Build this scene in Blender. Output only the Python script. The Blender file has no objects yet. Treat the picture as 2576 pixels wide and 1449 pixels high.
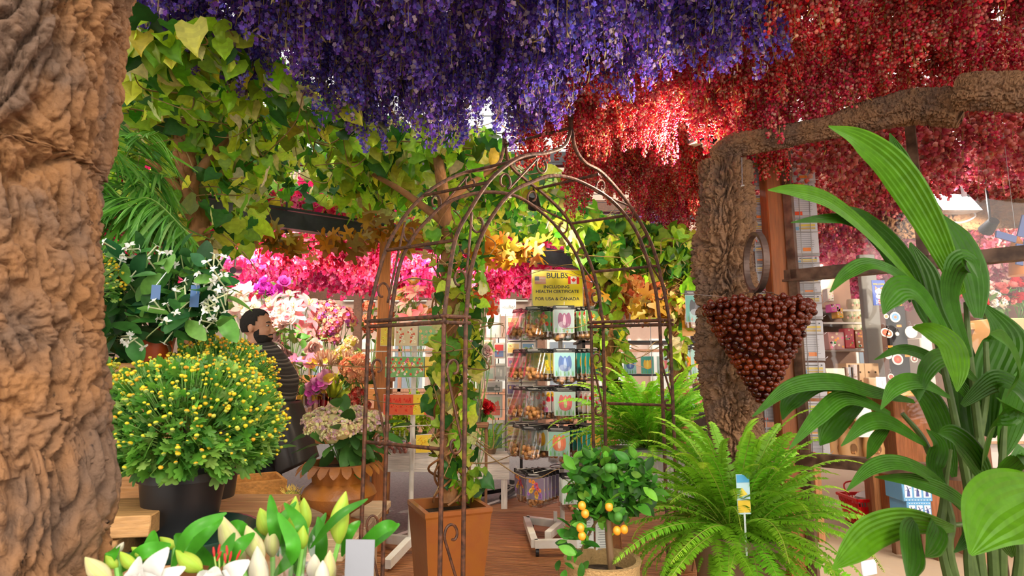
import bpy, math, random
import numpy as np
from mathutils import Vector, Matrix, noise

SC = bpy.context.scene
COL = SC.collection
PI = math.pi
F = 1456.0
PITCH = math.radians(8.05)
CAMZ = 1.35
SP, CP = math.sin(PITCH), math.cos(PITCH)

# ---------------------------------------------------------------- measuring
def ray(px, py):
    u = (px - 1288) / F; v = (724.5 - py) / F
    return np.array([u, CP - v * SP, SP + v * CP])
def at(px, py, Y):
    d = ray(px, py); k = Y / d[1]
    return np.array([d[0] * k, Y, CAMZ + d[2] * k])
def on_z(px, py, z):
    d = ray(px, py); k = (z - CAMZ) / d[2]
    return np.array([d[0] * k, d[1] * k, z])
def on_plane(px, py, A, B):            # vertical plane through two plan points
    d = ray(px, py); n = np.array([-(B[1] - A[1]), B[0] - A[0]])
    k = (n[0] * A[0] + n[1] * A[1]) / (n[0] * d[0] + n[1] * d[1])
    return np.array([d[0] * k, d[1] * k, CAMZ + d[2] * k])
def RS(s): return np.random.default_rng(s)

# ---------------------------------------------------------------- geometry
def arr(V): return np.asarray(V, dtype=np.float64).reshape(-1, 3)
def T(V, Fs):                         # template: verts, loops, counts
    loops = np.concatenate([np.asarray(f, dtype=np.int64) for f in Fs])
    return (arr(V), loops, np.array([len(f) for f in Fs], dtype=np.int64))
def Tjoin(parts):
    V, L, C, n = [], [], [], 0
    for v, l, c in parts:
        V.append(v); L.append(l + n); C.append(c); n += len(v)
    return (np.concatenate(V), np.concatenate(L), np.concatenate(C))
def Tx(t, M):
    M = np.asarray(M); return (t[0] @ M[:3, :3].T + M[:3, 3], t[1], t[2])

class G:
    def __init__(s): s.V = []; s.L = []; s.C = []; s.K = []; s.M = []; s.n = 0
    def add(s, t, col=(1, 1, 1), mat=0):
        v, l, c = t
        s.V.append(v); s.L.append(l + s.n); s.C.append(c); s.n += len(v)
        k = np.asarray(col, dtype=np.float64)
        if k.ndim == 1: k = np.tile(k[:3], (len(c), 1))
        s.K.append(k); s.M.append(np.full(len(c), mat, dtype=np.int64)); return s
    def inst(s, t, Ms, cols, mat=0, fv=None):  # many copies of a template in one mesh; fv = tint factor per face
        v, l, c = t; Ms = np.asarray(Ms); k = len(Ms)
        if k == 0: return s
        VV = np.einsum('kij,nj->kni', Ms[:, :3, :3], v) + Ms[:, None, :3, 3]
        LL = (l[None, :] + (np.arange(k) * len(v))[:, None]).ravel() + s.n
        s.V.append(VV.reshape(-1, 3)); s.L.append(LL); s.C.append(np.tile(c, k)); s.n += len(v) * k
        cols = np.asarray(cols, dtype=np.float64)
        if cols.ndim == 1: cols = np.tile(cols, (k, 1))
        KK = np.repeat(cols, len(c), axis=0); s.K.append(KK if fv is None else np.clip(KK * np.tile(fv, k)[:, None], 0, 1)); s.M.append(np.full(len(c) * k, mat, dtype=np.int64)); return s
    def mesh(s, name, mats, off=(0, 0, 0), smooth=True, sharp=42):
        V = np.concatenate(s.V) - np.asarray(off); L = np.concatenate(s.L); C = np.concatenate(s.C)
        me = bpy.data.meshes.new(name)
        me.vertices.add(len(V)); me.vertices.foreach_set('co', V.astype(np.float32).ravel())
        me.loops.add(len(L)); me.loops.foreach_set('vertex_index', L.astype(np.int32))
        me.polygons.add(len(C)); st = np.zeros(len(C), dtype=np.int32); st[1:] = np.cumsum(C)[:-1]
        me.polygons.foreach_set('loop_start', st); me.polygons.foreach_set('loop_total', C.astype(np.int32))
        me.polygons.foreach_set('material_index', np.concatenate(s.M).astype(np.int32))
        me.polygons.foreach_set('use_smooth', np.full(len(C), smooth))
        a = me.attributes.new('tint', 'FLOAT_COLOR', 'FACE')
        K = np.ones((len(C), 4), dtype=np.float32); K[:, :3] = np.concatenate(s.K); a.data.foreach_set('color', K.ravel())
        for m in (mats if isinstance(mats, (list, tuple)) else [mats]): me.materials.append(m)
        me.update(calc_edges=True); me.validate()
        if smooth and len(C) < 6000 and sharp: me.set_sharp_from_angle(angle=math.radians(sharp))
        return me
    def build(s, name, mats, parent=None, smooth=True, tag=None):
        off = wl(parent)
        o = bpy.data.objects.new(name, s.mesh(name, mats, off, smooth)); COL.objects.link(o)
        if parent is not None: o.parent = parent
        WL[o.name] = off
        if tag: settag(o, *tag)
        return o
WL = {}
def wl(o): return np.zeros(3) if o is None else WL.get(o.name, np.zeros(3))
def settag(o, label, cat=None, group=None, kind=None):
    if label: o['label'] = label
    if cat: o['category'] = cat
    if group: o['group'] = group
    if kind: o['kind'] = kind
    return o
def thing(name, label, cat, loc=(0, 0, 0), group=None, rz=0):
    o = bpy.data.objects.new(name, None); COL.objects.link(o); o.empty_display_size = .05
    o.location = tuple(float(a) for a in loc); o.rotation_euler = (0, 0, rz)
    WL[o.name] = np.array(loc, dtype=float); return settag(o, label, cat, group)
def kids(o): return [c for c in o.children]
def copy_tree(o, parent=None):
    c = o.copy(); COL.objects.link(c)
    if parent is not None: c.parent = parent
    for ch in kids(o): copy_tree(ch, c)
    return c
def put(o, loc, rot=(0, 0, 0), sc=1.0, label=None, group=None):
    o.location = tuple(float(a) for a in loc); o.rotation_euler = rot
    o.scale = (sc, sc, sc) if np.isscalar(sc) else sc
    if label: o['label'] = label
    if group: o['group'] = group
    return o
class Maker:                          # first call hands out the prototype itself, then copies
    def __init__(s, fn): s.fn = fn; s.p = None
    def __call__(s):
        if s.p is None: s.p = s.fn(); return s.p
        return copy_tree(s.p)
def struct(g, name, mats, smooth=False):
    o = g.build(name, mats, None, smooth); o['kind'] = 'structure'; return o

def nrm(v): v = np.asarray(v, float); return v / (np.linalg.norm(v, axis=-1, keepdims=True) + 1e-12)
def smooth_path(P, n=8):
    P = arr(P); Q = []
    E = np.vstack([2 * P[0] - P[1], P, 2 * P[-1] - P[-2]])
    for i in range(1, len(E) - 2):
        p0, p1, p2, p3 = E[i - 1], E[i], E[i + 1], E[i + 2]
        for k in range(n):
            t = k / n
            Q.append(.5 * (2 * p1 + (p2 - p0) * t + (2 * p0 - 5 * p1 + 4 * p2 - p3) * t * t + (3 * p1 - p0 - 3 * p2 + p3) * t ** 3))
    Q.append(P[-1]); return np.array(Q)
def tube(P, r, n=8, cap=True):
    P = arr(P); m = len(P); r = np.full(m, r) if np.isscalar(r) else np.interp(np.linspace(0, 1, m), np.linspace(0, 1, len(r)), r)
    Tn = nrm(np.gradient(P, axis=0)); ref = np.array([0, 0, 1.]) if abs(Tn[0][2]) < .9 else np.array([1., 0, 0])
    s = nrm(np.cross(Tn[0], ref)); V = []
    a = np.arange(n) * 2 * PI / n
    for i in range(m):
        s = nrm(s - Tn[i] * np.dot(s, Tn[i])); b = np.cross(Tn[i], s)
        V.append(P[i] + r[i] * (np.cos(a)[:, None] * s + np.sin(a)[:, None] * b))
    V = np.concatenate(V); Fs = []
    for i in range(m - 1):
        for j in range(n):
            k = (j + 1) % n; Fs.append((i * n + j, i * n + k, (i + 1) * n + k, (i + 1) * n + j))
    if cap: Fs.append(tuple(range(n))[::-1]); Fs.append(tuple((m - 1) * n + j for j in range(n)))
    return T(V, Fs)
def lathe(prof, n=32, c=(0, 0, 0), sx=1, sy=1):
    a = np.arange(n) * 2 * PI / n; V = []; Fs = []
    for r, z in prof: V.append(np.stack([c[0] + r * sx * np.cos(a), c[1] + r * sy * np.sin(a), np.full(n, c[2] + z)], 1))
    for i in range(len(prof) - 1):
        for j in range(n):
            k = (j + 1) % n; Fs.append((i * n + j, i * n + k, (i + 1) * n + k, (i + 1) * n + j))
    if prof[0][0] > 1e-4: Fs.append(tuple(range(n))[::-1])
    if prof[-1][0] > 1e-4: Fs.append(tuple((len(prof) - 1) * n + j for j in range(n)))
    return T(np.concatenate(V), Fs)
def box(c, s, rz=0, bev=0.0):
    hx, hy, hz = s[0] / 2, s[1] / 2, s[2] / 2
    b = min(bev, hx * .9, hy * .9, hz * .9)
    if b <= 0:
        V = [(-hx, -hy, -hz), (hx, -hy, -hz), (hx, hy, -hz), (-hx, hy, -hz), (-hx, -hy, hz), (hx, -hy, hz), (hx, hy, hz), (-hx, hy, hz)]
        Fs = [(0, 3, 2, 1), (4, 5, 6, 7), (0, 1, 5, 4), (1, 2, 6, 5), (2, 3, 7, 6), (3, 0, 4, 7)]
    else:
        V = []
        for z, q in ((-hz, b), (-hz + b, 0), (hz - b, 0), (hz, b)):
            V += [(-hx + q + (b if q == 0 else 0), -hy + q, z), (hx - q - (b if q == 0 else 0), -hy + q, z), (hx - q, -hy + q + (b if q == 0 else 0), z), (hx - q, hy - q - (b if q == 0 else 0), z),
                  (hx - q - (b if q == 0 else 0), hy - q, z), (-hx + q + (b if q == 0 else 0), hy - q, z), (-hx + q, hy - q - (b if q == 0 else 0), z), (-hx + q, -hy + q + (b if q == 0 else 0), z)]
        Fs = [tuple(range(8))[::-1], tuple(24 + i for i in range(8))]
        for i in range(3):
            for j in range(8):
                k = (j + 1) % 8; Fs.append((i * 8 + j, i * 8 + k, (i + 1) * 8 + k, (i + 1) * 8 + j))
    V = arr(V); ca, sa = math.cos(rz), math.sin(rz)
    V = V @ np.array([[ca, sa, 0], [-sa, ca, 0], [0, 0, 1]]) + np.asarray(c, float)
    return T(V, Fs)
def bar(A, B, w, h, up=(0, 0, 1)):     # rectangular bar between two points
    A = np.asarray(A, float); B = np.asarray(B, float); d = nrm(B - A); s = nrm(np.cross(d, up)); u = np.cross(s, d)
    V = [p + s * a * w / 2 + u * b * h / 2 for p in (A, B) for a, b in ((-1, -1), (1, -1), (1, 1), (-1, 1))]
    return T(V, [(3, 2, 1, 0), (4, 5, 6, 7), (0, 1, 5, 4), (1, 2, 6, 5), (2, 3, 7, 6), (3, 0, 4, 7)])
def ball(c, r, n=10, m=7, sz=1.0):
    prof = [(max(r * math.sin(PI * i / m), 1e-5), -r * sz * math.cos(PI * i / m)) for i in range(m + 1)]
    v, l, k = lathe(prof, n, c); return (v, l, k)
def fan(R, n, z=None):                 # flat outline from polar radii function
    a = np.linspace(0, 2 * PI, n, endpoint=False)
    V = [(0, 0, 0)] + [(R(t) * math.sin(t), R(t) * math.cos(t), 0 if z is None else z(t, R(t))) for t in a]
    return T(V, [(0, 1 + (i + 1) % n, 1 + i) for i in range(n)])
def poly(P, z=0): P = np.asarray(P, float); return T(np.c_[P, np.full(len(P), z)], [tuple(range(len(P)))])
def strip(Lg, wf, rows=8, cols=4, fold=.25, droop=.15, pleat=0, curl=0):
    V = []; Fs = []                    # leaf along +Y, normal +Z
    for i in range(rows + 1):
        t = i / rows; w = wf(t) * Lg
        for j in range(cols + 1):
            x = (j / cols * 2 - 1)
            z = abs(x) * w * fold - droop * Lg * t * t + (pleat * Lg * (1 if j % 2 else -1) if 0 < j < cols else 0) - curl * w * x * x
            V.append((x * w, t * Lg, z))
    for i in range(rows):
        for j in range(cols):
            a = i * (cols + 1) + j; Fs.append((a, a + 1, a + cols + 2, a + cols + 1))
    return T(V, Fs)
def ribbon(P, W, side, cols=4, fold=.2, pleat=.0):
    P = arr(P); m = len(P); Tn = nrm(np.gradient(P, axis=0)); V = []; Fs = []
    side = np.asarray(side, float)
    for i in range(m):
        s = nrm(np.cross(Tn[i], side if side.ndim == 1 else side[i])); u = np.cross(s, Tn[i])
        for j in range(cols + 1):
            x = j / cols * 2 - 1
            V.append(P[i] + s * x * W[i] + u * (abs(x) * W[i] * fold + (pleat * W[i] * (1 if j % 2 else -1))))
    for i in range(m - 1):
        for j in range(cols):
            a = i * (cols + 1) + j; Fs.append((a, a + 1, a + cols + 2, a + cols + 1))
    return T(V, Fs)
def frames(P, D, N, S):                # kx4x4: local +Y -> D, local +Z ~ N
    P = arr(P); D = nrm(D); X = nrm(np.cross(D, N)); Z = np.cross(X, D)
    S = np.broadcast_to(np.asarray(S, float).reshape(-1, 1), (len(P), 1))
    M = np.zeros((len(P), 4, 4)); M[:, :3, 0] = X * S; M[:, :3, 1] = D * S; M[:, :3, 2] = Z * S; M[:, :3, 3] = P; M[:, 3, 3] = 1
    return M
def rv(r, k): return nrm(r.normal(size=(k, 3)))
def pick(r, cols, k, jit=.08):
    c = np.asarray(cols, float)[r.integers(0, len(cols), k)]
    return np.clip(c * (1 + r.normal(0, jit, (k, 1))) * (1 + r.normal(0, jit * .4, (k, 3))), 0, 1)
def inpoly(x, y, P):
    c = False; j = len(P) - 1
    for i in range(len(P)):
        if (P[i][1] > y) != (P[j][1] > y) and x < (P[j][0] - P[i][0]) * (y - P[i][1]) / (P[j][1] - P[i][1]) + P[i][0]: c = not c
        j = i
    return c

# ---------------------------------------------------------------- materials
def mk(name, base=(.8, .8, .8), tint=False, rough=.5, metal=0, var=.12, nscale=30, bump=0, bscale=None, trans=0, coat=0, glass=0, alpha=1, emit=0, c2=None, stretch=None, orand=0, spec=.5, sheen=0):
    m = bpy.data.materials.new(name); m.use_nodes = True; nt = m.node_tree; N = nt.nodes; Lk = nt.links; N.clear()
    out = N.new('ShaderNodeOutputMaterial'); p = N.new('ShaderNodeBsdfPrincipled')
    p.inputs['Roughness'].default_value = rough; p.inputs['Metallic'].default_value = metal
    p.inputs['Specular IOR Level'].default_value = spec
    if coat: p.inputs['Coat Weight'].default_value = coat; p.inputs['Coat Roughness'].default_value = .08
    if glass: p.inputs['Transmission Weight'].default_value = glass
    if sheen: p.inputs['Sheen Weight'].default_value = sheen
    p.inputs['Alpha'].default_value = alpha
    tc = N.new('ShaderNodeTexCoord'); src = tc.outputs['Object']
    if stretch:
        mp = N.new('ShaderNodeMapping'); mp.inputs['Scale'].default_value = stretch; Lk.new(src, mp.inputs['Vector']); src = mp.outputs['Vector']
    nz = N.new('ShaderNodeTexNoise'); nz.inputs['Scale'].default_value = nscale; nz.inputs['Detail'].default_value = 3; Lk.new(src, nz.inputs['Vector'])
    if tint:
        a = N.new('ShaderNodeAttribute'); a.attribute_name = 'tint'; col = a.outputs['Color']
    else:
        rgb = N.new('ShaderNodeRGB'); rgb.outputs[0].default_value = (*base, 1); col = rgb.outputs[0]
    if c2:
        cr = N.new('ShaderNodeValToRGB'); cr.color_ramp.elements[0].position = .38; cr.color_ramp.elements[1].position = .62; Lk.new(nz.outputs['Fac'], cr.inputs['Fac'])
        mx = N.new('ShaderNodeMix'); mx.data_type = 'RGBA'; Lk.new(cr.outputs['Color'], mx.inputs['Factor']); Lk.new(col, mx.inputs['A']); mx.inputs['B'].default_value = (*c2, 1); col = mx.outputs['Result']
    if var or orand:
        mr = N.new('ShaderNodeMapRange'); mr.inputs['From Min'].default_value = .25; mr.inputs['From Max'].default_value = .75
        mr.inputs['To Min'].default_value = 1 - var; mr.inputs['To Max'].default_value = 1 + var; Lk.new(nz.outputs['Fac'], mr.inputs['Value'])
        hs = N.new('ShaderNodeHueSaturation'); Lk.new(col, hs.inputs['Color']); Lk.new(mr.outputs['Result'], hs.inputs['Value'])
        if orand:
            oi = N.new('ShaderNodeObjectInfo'); m2 = N.new('ShaderNodeMapRange'); m2.inputs['To Min'].default_value = .5 - orand; m2.inputs['To Max'].default_value = .5 + orand
            Lk.new(oi.outputs['Random'], m2.inputs['Value']); Lk.new(m2.outputs['Result'], hs.inputs['Hue'])
        col = hs.outputs['Color']
    Lk.new(col, p.inputs['Base Color'])
    if bump:
        b = N.new('ShaderNodeBump'); b.inputs['Strength'].default_value = bump; b.inputs['Distance'].default_value = .01
        n2 = N.new('ShaderNodeTexNoise'); n2.inputs['Scale'].default_value = bscale or nscale; n2.inputs['Detail'].default_value = 5; Lk.new(src, n2.inputs['Vector'])
        Lk.new(n2.outputs['Fac'], b.inputs['Height']); Lk.new(b.outputs['Normal'], p.inputs['Normal'])
    if emit: Lk.new(col, p.inputs['Emission Color']); p.inputs['Emission Strength'].default_value = emit
    sh = p.outputs[0]
    if trans:
        tr = N.new('ShaderNodeBsdfTranslucent'); Lk.new(col, tr.inputs['Color']); ms = N.new('ShaderNodeMixShader'); ms.inputs[0].default_value = trans
        Lk.new(p.outputs[0], ms.inputs[1]); Lk.new(tr.outputs[0], ms.inputs[2]); sh = ms.outputs[0]
    Lk.new(sh, out.inputs['Surface']); return m
def clear_mat(name, col=(1, 1, 1), amt=.12, rough=.03):   # thin clear sheet: mostly see-through, part gloss
    m = bpy.data.materials.new(name); m.use_nodes = True; nt = m.node_tree; N = nt.nodes; Lk = nt.links; N.clear()
    out = N.new('ShaderNodeOutputMaterial'); t = N.new('ShaderNodeBsdfTransparent'); t.inputs[0].default_value = (*col, 1)
    g = N.new('ShaderNodeBsdfGlossy'); g.inputs['Roughness'].default_value = rough; lw = N.new('ShaderNodeLayerWeight'); lw.inputs['Blend'].default_value = .3
    mr = N.new('ShaderNodeMapRange'); mr.inputs['To Min'].default_value = amt; mr.inputs['To Max'].default_value = .12 if rough < .04 else .5; Lk.new(lw.outputs['Fresnel'], mr.inputs['Value'])
    nz = N.new('ShaderNodeTexNoise'); nz.inputs['Scale'].default_value = 14; tc = N.new('ShaderNodeTexCoord'); Lk.new(tc.outputs['Object'], nz.inputs['Vector'])
    b = N.new('ShaderNodeBump'); b.inputs['Strength'].default_value = .25 if rough > .04 else .02; b.inputs['Distance'].default_value = .01; Lk.new(nz.outputs['Fac'], b.inputs['Height']); Lk.new(b.outputs['Normal'], g.inputs['Normal'])
    ms = N.new('ShaderNodeMixShader'); Lk.new(mr.outputs['Result'], ms.inputs[0]); Lk.new(t.outputs[0], ms.inputs[1]); Lk.new(g.outputs[0], ms.inputs[2]); Lk.new(ms.outputs[0], out.inputs['Surface']); return m

MT = dict(
    leaf=mk('leaf', tint=True, rough=.45, var=.15, nscale=40, trans=.5),
    gloss_leaf=mk('gloss_leaf', tint=True, rough=.38, var=.2, nscale=45, trans=.25, spec=.22),
    fern=mk('fern', tint=True, rough=.55, var=.1, nscale=40, trans=.35, orand=.012),
    petal=mk('petal', tint=True, rough=.6, var=.1, nscale=60, trans=.35),
    dried=mk('dried', tint=True, rough=.8, var=.12, nscale=60, trans=.45, orand=.012),
    plain=mk('plain', tint=True, rough=.5, var=.05, nscale=20),
    card=mk('card', tint=True, rough=.35, var=.03, nscale=20, coat=.3),
    plastic=mk('plastic', tint=True, rough=.35, var=.04),
    cloth=mk('cloth', tint=True, rough=.95, var=.15, nscale=200, bump=.3),
    rust=mk('rust', (.075, .036, .024), rough=.6, metal=.2, var=.35, nscale=45, bump=.35, c2=(.14, .055, .028)),
    black=mk('black', (.015, .015, .017), rough=.4, var=.1),
    steel=mk('steel', (.45, .45, .46), rough=.35, metal=.8, var=.1),
    darksteel=mk('darksteel', (.035, .035, .04), rough=.45, metal=.5, var=.2),
    white=mk('white', (.82, .8, .76), rough=.45, var=.1, nscale=12, c2=(.7, .66, .58)),
    wood=mk('wood', tint=True, rough=.6, var=.28, nscale=6, stretch=(14, 14, 1.2), bump=.3, bscale=7),
    woodx=mk('woodx', tint=True, rough=.6, var=.28, nscale=6, stretch=(1.2, 14, 14), bump=.3, bscale=7),
    cork=mk('cork', (.25, .112, .038), rough=.95, var=.4, nscale=7, c2=(.09, .052, .032), bump=1.0, bscale=60, stretch=(1, 1, .8)),
    corkd=mk('corkd', (.33, .17, .08), rough=.95, var=.4, nscale=9, c2=(.14, .08, .05), bump=1.0, bscale=70),
    soil=mk('soil', (.06, .035, .02), rough=1, var=.4, nscale=80, bump=1),
    terra=mk('terra', (.38, .125, .02), rough=.35, var=.2, nscale=10, c2=(.3, .09, .02), bump=.3, coat=.3),
    urn=mk('urn', (.46, .16, .018), rough=.5, var=.3, nscale=7, c2=(.25, .1, .04), bump=.6, bscale=30),
    sand=mk('sand', (.46, .29, .12), rough=1, var=.15, nscale=120, bump=.6, bscale=150),
    grape=mk('grape', (.035, .003, .002), rough=.06, var=.2, nscale=14, spec=.4, c2=(.13, .016, .003)),
    bulb=mk('bulb', (.42, .16, .04), rough=.5, var=.35, nscale=35, c2=(.55, .27, .09)),
    glass=clear_mat('window_glass', (.97, .97, .97), .025),
    wrap=clear_mat('plastic_wrap', (.95, .95, .95), .10, .12),
    vase=clear_mat('vase_glass', (.9, .88, .9), .12, .06),
    pinkvase=clear_mat('pink_glass', (.75, .35, .42), .12, .06),
    skin=mk('skin', (.55, .27, .16), rough=.5, var=.08, nscale=60),
    hair=mk('hair', (.012, .008, .006), rough=.75, var=.3, nscale=300, bump=.6, bscale=300),
    lamp=mk('lamp_glow', (1, .97, .9), emit=14, var=0),
)
SIDES = {}
# ---------------------------------------------------------------- plant templates
def hw(t): return .50 * math.sin(PI * min(1, t * 1.04 + .0) ** .62) * (1 - t * .12) + .0
def heart_leaf():
    V = []; Fs = []; rows, cols = 7, 4
    for i in range(rows + 1):
        t = i / rows; w = .52 * (math.sin(PI * (t * .93 + .07) ** .6)) if i < rows else 0
        for j in range(cols + 1):
            x = j / cols * 2 - 1
            V.append((x * w * (1 if abs(x) < .9 else 1 + .09 * (i % 2)), t + (-.17 * abs(x) ** 1.5 * (1 - t) if True else 0), abs(x) * .11 - .22 * t * t + .035 * math.sin(t * 11) * abs(x)))
    for i in range(rows):
        for j in range(cols): a = i * (cols + 1) + j; Fs.append((a, a + 1, a + cols + 2, a + cols + 1))
    return T(V, Fs)
HEART = heart_leaf()
def lobed(n, depth, sh=1.5):
    return fan(lambda t: (.5 + depth * abs(math.cos(t * n / 2)) ** sh) * (1 if abs(t - PI) > .25 else .35), n * 6, lambda t, r: -.25 * r * r + .05 * math.cos(t * n))
HEARTF = np.array([(1.0 + (.06 if (i + (j in (0, 3))) % 2 else -.05)) * (1.06 if j in (1, 2) else .96) for i in range(7) for j in range(4)])
MAPLE = lobed(5, .55, 2.2)
MUM = T(*(lambda t: (t[0] * [.62, 1, 1] + [0, .45, 0], [t[1][i * 3:i * 3 + 3] for i in range(len(t[2]))]))(lobed(7, .28, 1.3)))
OVAL = strip(1, lambda t: .27 * math.sin(PI * (t * .96 + .02)) ** .75, 6, 4, .18, .18)
LANCE = strip(1, lambda t: .085 * math.sin(PI * (t * .97 + .015) ** .8) ** .8, 8, 2, .25, .25)
PIN = T([(0, 0, 0), (-.17, .12, .02), (-.13, .6, 0), (0, 1, -.08), (.13, .6, 0), (.17, .12, .02), (0, .5, .03)], [(0, 6, 1), (1, 6, 2), (2, 6, 3), (3, 6, 4), (4, 6, 5), (5, 6, 0)])
CUP = strip(1, lambda t: .42 * math.sin(PI * (t * .72 + .14)) ** .7, 4, 4, .35, -.35, curl=-.1)
PETAL = strip(1, lambda t: .26 * math.sin(PI * (t * .92 + .06)) ** .8, 6, 4, .22, .25)
def rot(ax, a): return np.array(Matrix.Rotation(a, 4, Vector(ax)))
def trs(p=(0, 0, 0), R=None, s=1):
    M = np.eye(4) if R is None else np.array(R); M = M.copy(); M[:3, :3] = M[:3, :3] * s; M[:3, 3] = p; return M
# little florets (local +Y = outward)
def floret(n, r, open_, seed=1):
    ps = []
    q = RS(seed)
    for k in range(n):
        a = 2 * PI * k / n + q.normal(0, .15); o = open_ * (1 + q.normal(0, .2))
        d = np.array([math.cos(a) * math.sin(o), math.cos(o), math.sin(a) * math.sin(o)])
        s = np.array([-math.sin(a), 0, math.cos(a)])
        b = d * r; w = s * r * .42
        ps.append(T([(0, 0, 0), b * .6 - w, b * 1.0 - w * .35 + (0, -r * .15, 0), b * 1.0 + w * .35 + (0, -r * .15, 0), b * .6 + w], [(0, 1, 2, 3, 4)]))
    return Tjoin(ps)
F5 = floret(5, 1, 1.05); F4 = floret(4, 1, .8, 3)
def lump(seed, n=6, m=4):
    q = RS(seed); v, l, c = ball((0, 0, 0), 1, n, m); v = v * (1 + q.normal(0, .16, (len(v), 1))); return (v, l, c)
LUMP = lump(4, 5, 4)
def ring_petals(pt, n, tilt, r0, s, q, z=0):
    Ms = []
    for k in range(n):
        a = 2 * PI * k / n + q.normal(0, .12)
        M = rot((0, 0, 1), a) @ trs((0, r0, z)) @ rot((1, 0, 0), tilt + q.normal(0, .08)) @ trs(s=s * (1 + q.normal(0, .06)))
        Ms.append(M)
    return Ms
def peony(cols, q, g=None):            # unit radius, facing +Z
    g = g or G()
    for n, tilt, r0, s, z, c in ((7, .35, .12, 1.0, 0, 0), (7, .75, .1, .92, .05, 0), (6, 1.1, .08, .8, .08, 1), (5, 1.35, .05, .62, .12, 1), (4, 1.5, .02, .45, .2, 1)):
        Ms = ring_petals(CUP, n, tilt, r0, s, q, z); g.inst(CUP, Ms, pick(q, [cols[c % len(cols)]], n, .1))
    return g
def lilyf(cols, q, open_=.35, n=6, centre=(.9, .7, .1), pt=None, g=None):
    g = g or G(); pt = pt or PETAL
    Ms = ring_petals(pt, n, open_, .03, 1, q); g.inst(pt, Ms, pick(q, cols, n, .06))
    for k in range(5):
        a = k * 1.256; tp = np.array([math.cos(a) * .16, math.sin(a) * .16, .45]); g.add(tube([(0, 0, 0), tp * .6 + (0, 0, .05), tp], .012, 4), (.6, .75, .3)); g.add(ball(tp, .035, 5, 4, 1.6), centre)
    return g
def cluster(cols, q, k=60, fl=None, s=.3, sq=.8):   # round head of small florets, unit radius
    g = G(); D = rv(q, k); D[:, 2] = np.abs(D[:, 2]) * 1.2 - .25; D = nrm(D)
    g.inst(fl or F4, frames(D * [1, 1, sq] * .85, D, rv(q, k), s * q.uniform(.8, 1.2, k)), pick(q, cols, k, .1)); g.add(ball((0, 0, 0), .7, 8, 5, sq), cols[0]); return g

# ---------------------------------------------------------------- bark tube
def bark(P, R, nr, seed, amp=.12, around=140, along=None, vs=1.0, ridge=6.0, cap=True):
    P = smooth_path(P, 24); m0 = len(P); along = along or 260
    t = np.linspace(0, m0 - 1, along); P = np.stack([np.interp(t, np.arange(m0), P[:, i]) for i in range(3)], 1)
    R = np.interp(np.linspace(0, 1, along), np.linspace(0, 1, len(R)), R)
    Tn = nrm(np.gradient(P, axis=0)); ref = np.array([0, 1., 0]) if abs(Tn[0][1]) < .8 else np.array([1., 0, 0]); s = nrm(np.cross(Tn[0], ref))
    L = np.concatenate([[0], np.cumsum(np.linalg.norm(np.diff(P, axis=0), axis=1))]); V = []; o = seed * 7.3
    r0 = R.mean()
    for i in range(along):
        s = nrm(s - Tn[i] * np.dot(s, Tn[i])); b = np.cross(Tn[i], s)
        for j in range(around):
            a = 2 * PI * j / around; ca, sa = math.cos(a), math.sin(a)
            x, y, z = ca * ridge * .5, sa * ridge * .5, L[i] / r0 * ridge * .15 * vs
            w = noise.noise(Vector((x * .6 + o, y * .6, z * .8))) * 1.6
            n1 = 1 - abs(noise.noise(Vector((x + w, y + w + o, z)))) * 2.4
            n2 = noise.noise(Vector((x * 3.1 + o, y * 3.1, z * 5.5)))
            n3 = noise.noise(Vector((x * .35, y * .35 + o, z * .35)))
            n4 = 1 - abs(noise.noise(Vector((x * 1.5 + o, y * 1.5 + w * .6, z * 2.6 + w)))) * 2.6
            n5 = 1 - abs(noise.noise(Vector((x * 3.4 + w, y * 3.4 + o, z * 7.5)))) * 2.2
            cr = -(max(0, n1 - .55) * 2.2) ** 1.0; c4 = -max(0, n4 - .5) * 1.6; c5 = -max(0, n5 - .5)
            r = R[i] * (1 + amp * (cr * 1.1 + c4 * .75 + c5 * .45 + n2 * .3 + n3 * 1.0))
            V.append(P[i] + r * (ca * s + sa * b))
    Fs = []
    idx = np.arange(along * around).reshape(along, around)
    a0 = idx[:-1]; a1 = idx[1:]
    Q = np.stack([a0, np.roll(a0, -1, 1), np.roll(a1, -1, 1), a1], -1).reshape(-1, 4)
    loops = Q.ravel(); cnt = np.full(len(Q), 4)
    if cap:
        loops = np.concatenate([loops, idx[0][::-1], idx[-1]]); cnt = np.concatenate([cnt, [around, around]])
    return (np.array(V), loops, cnt)

# ---------------------------------------------------------------- text
def text(body, loc, size, parent, mat, rz=0, bold=0.0, sx=1.0, name='lettering', align='CENTER', rx=PI / 2):
    cu = bpy.data.curves.new(name, 'FONT'); cu.body = body; cu.size = size; cu.extrude = .0004; cu.offset = bold * size; cu.align_x = align; cu.align_y = 'CENTER'; cu.resolution_u = 2
    cu.materials.append(mat); t_ = bpy.data.objects.new(name, cu); COL.objects.link(t_); me = bpy.data.meshes.new_from_object(t_); bpy.data.objects.remove(t_); o = bpy.data.objects.new(name, me); COL.objects.link(o)
    if parent is not None: o.parent = parent
    o.location = tuple(float(a) for a in (np.asarray(loc) - wl(parent))); o.rotation_euler = (rx, 0, rz); o.scale = (sx, 1, 1); return o

# ================================================================ SETTING
g = G(); g.add(T([(-14, -6, -.02), (16, -6, -.02), (16, 22, -.02), (-14, 22, -.02)], [(0, 1, 2, 3)]), (.11, .105, .10))
struct(g, 'ground', mk('asphalt', (.17, .16, .155), rough=.9, var=.3, nscale=40, bump=.5))
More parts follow.
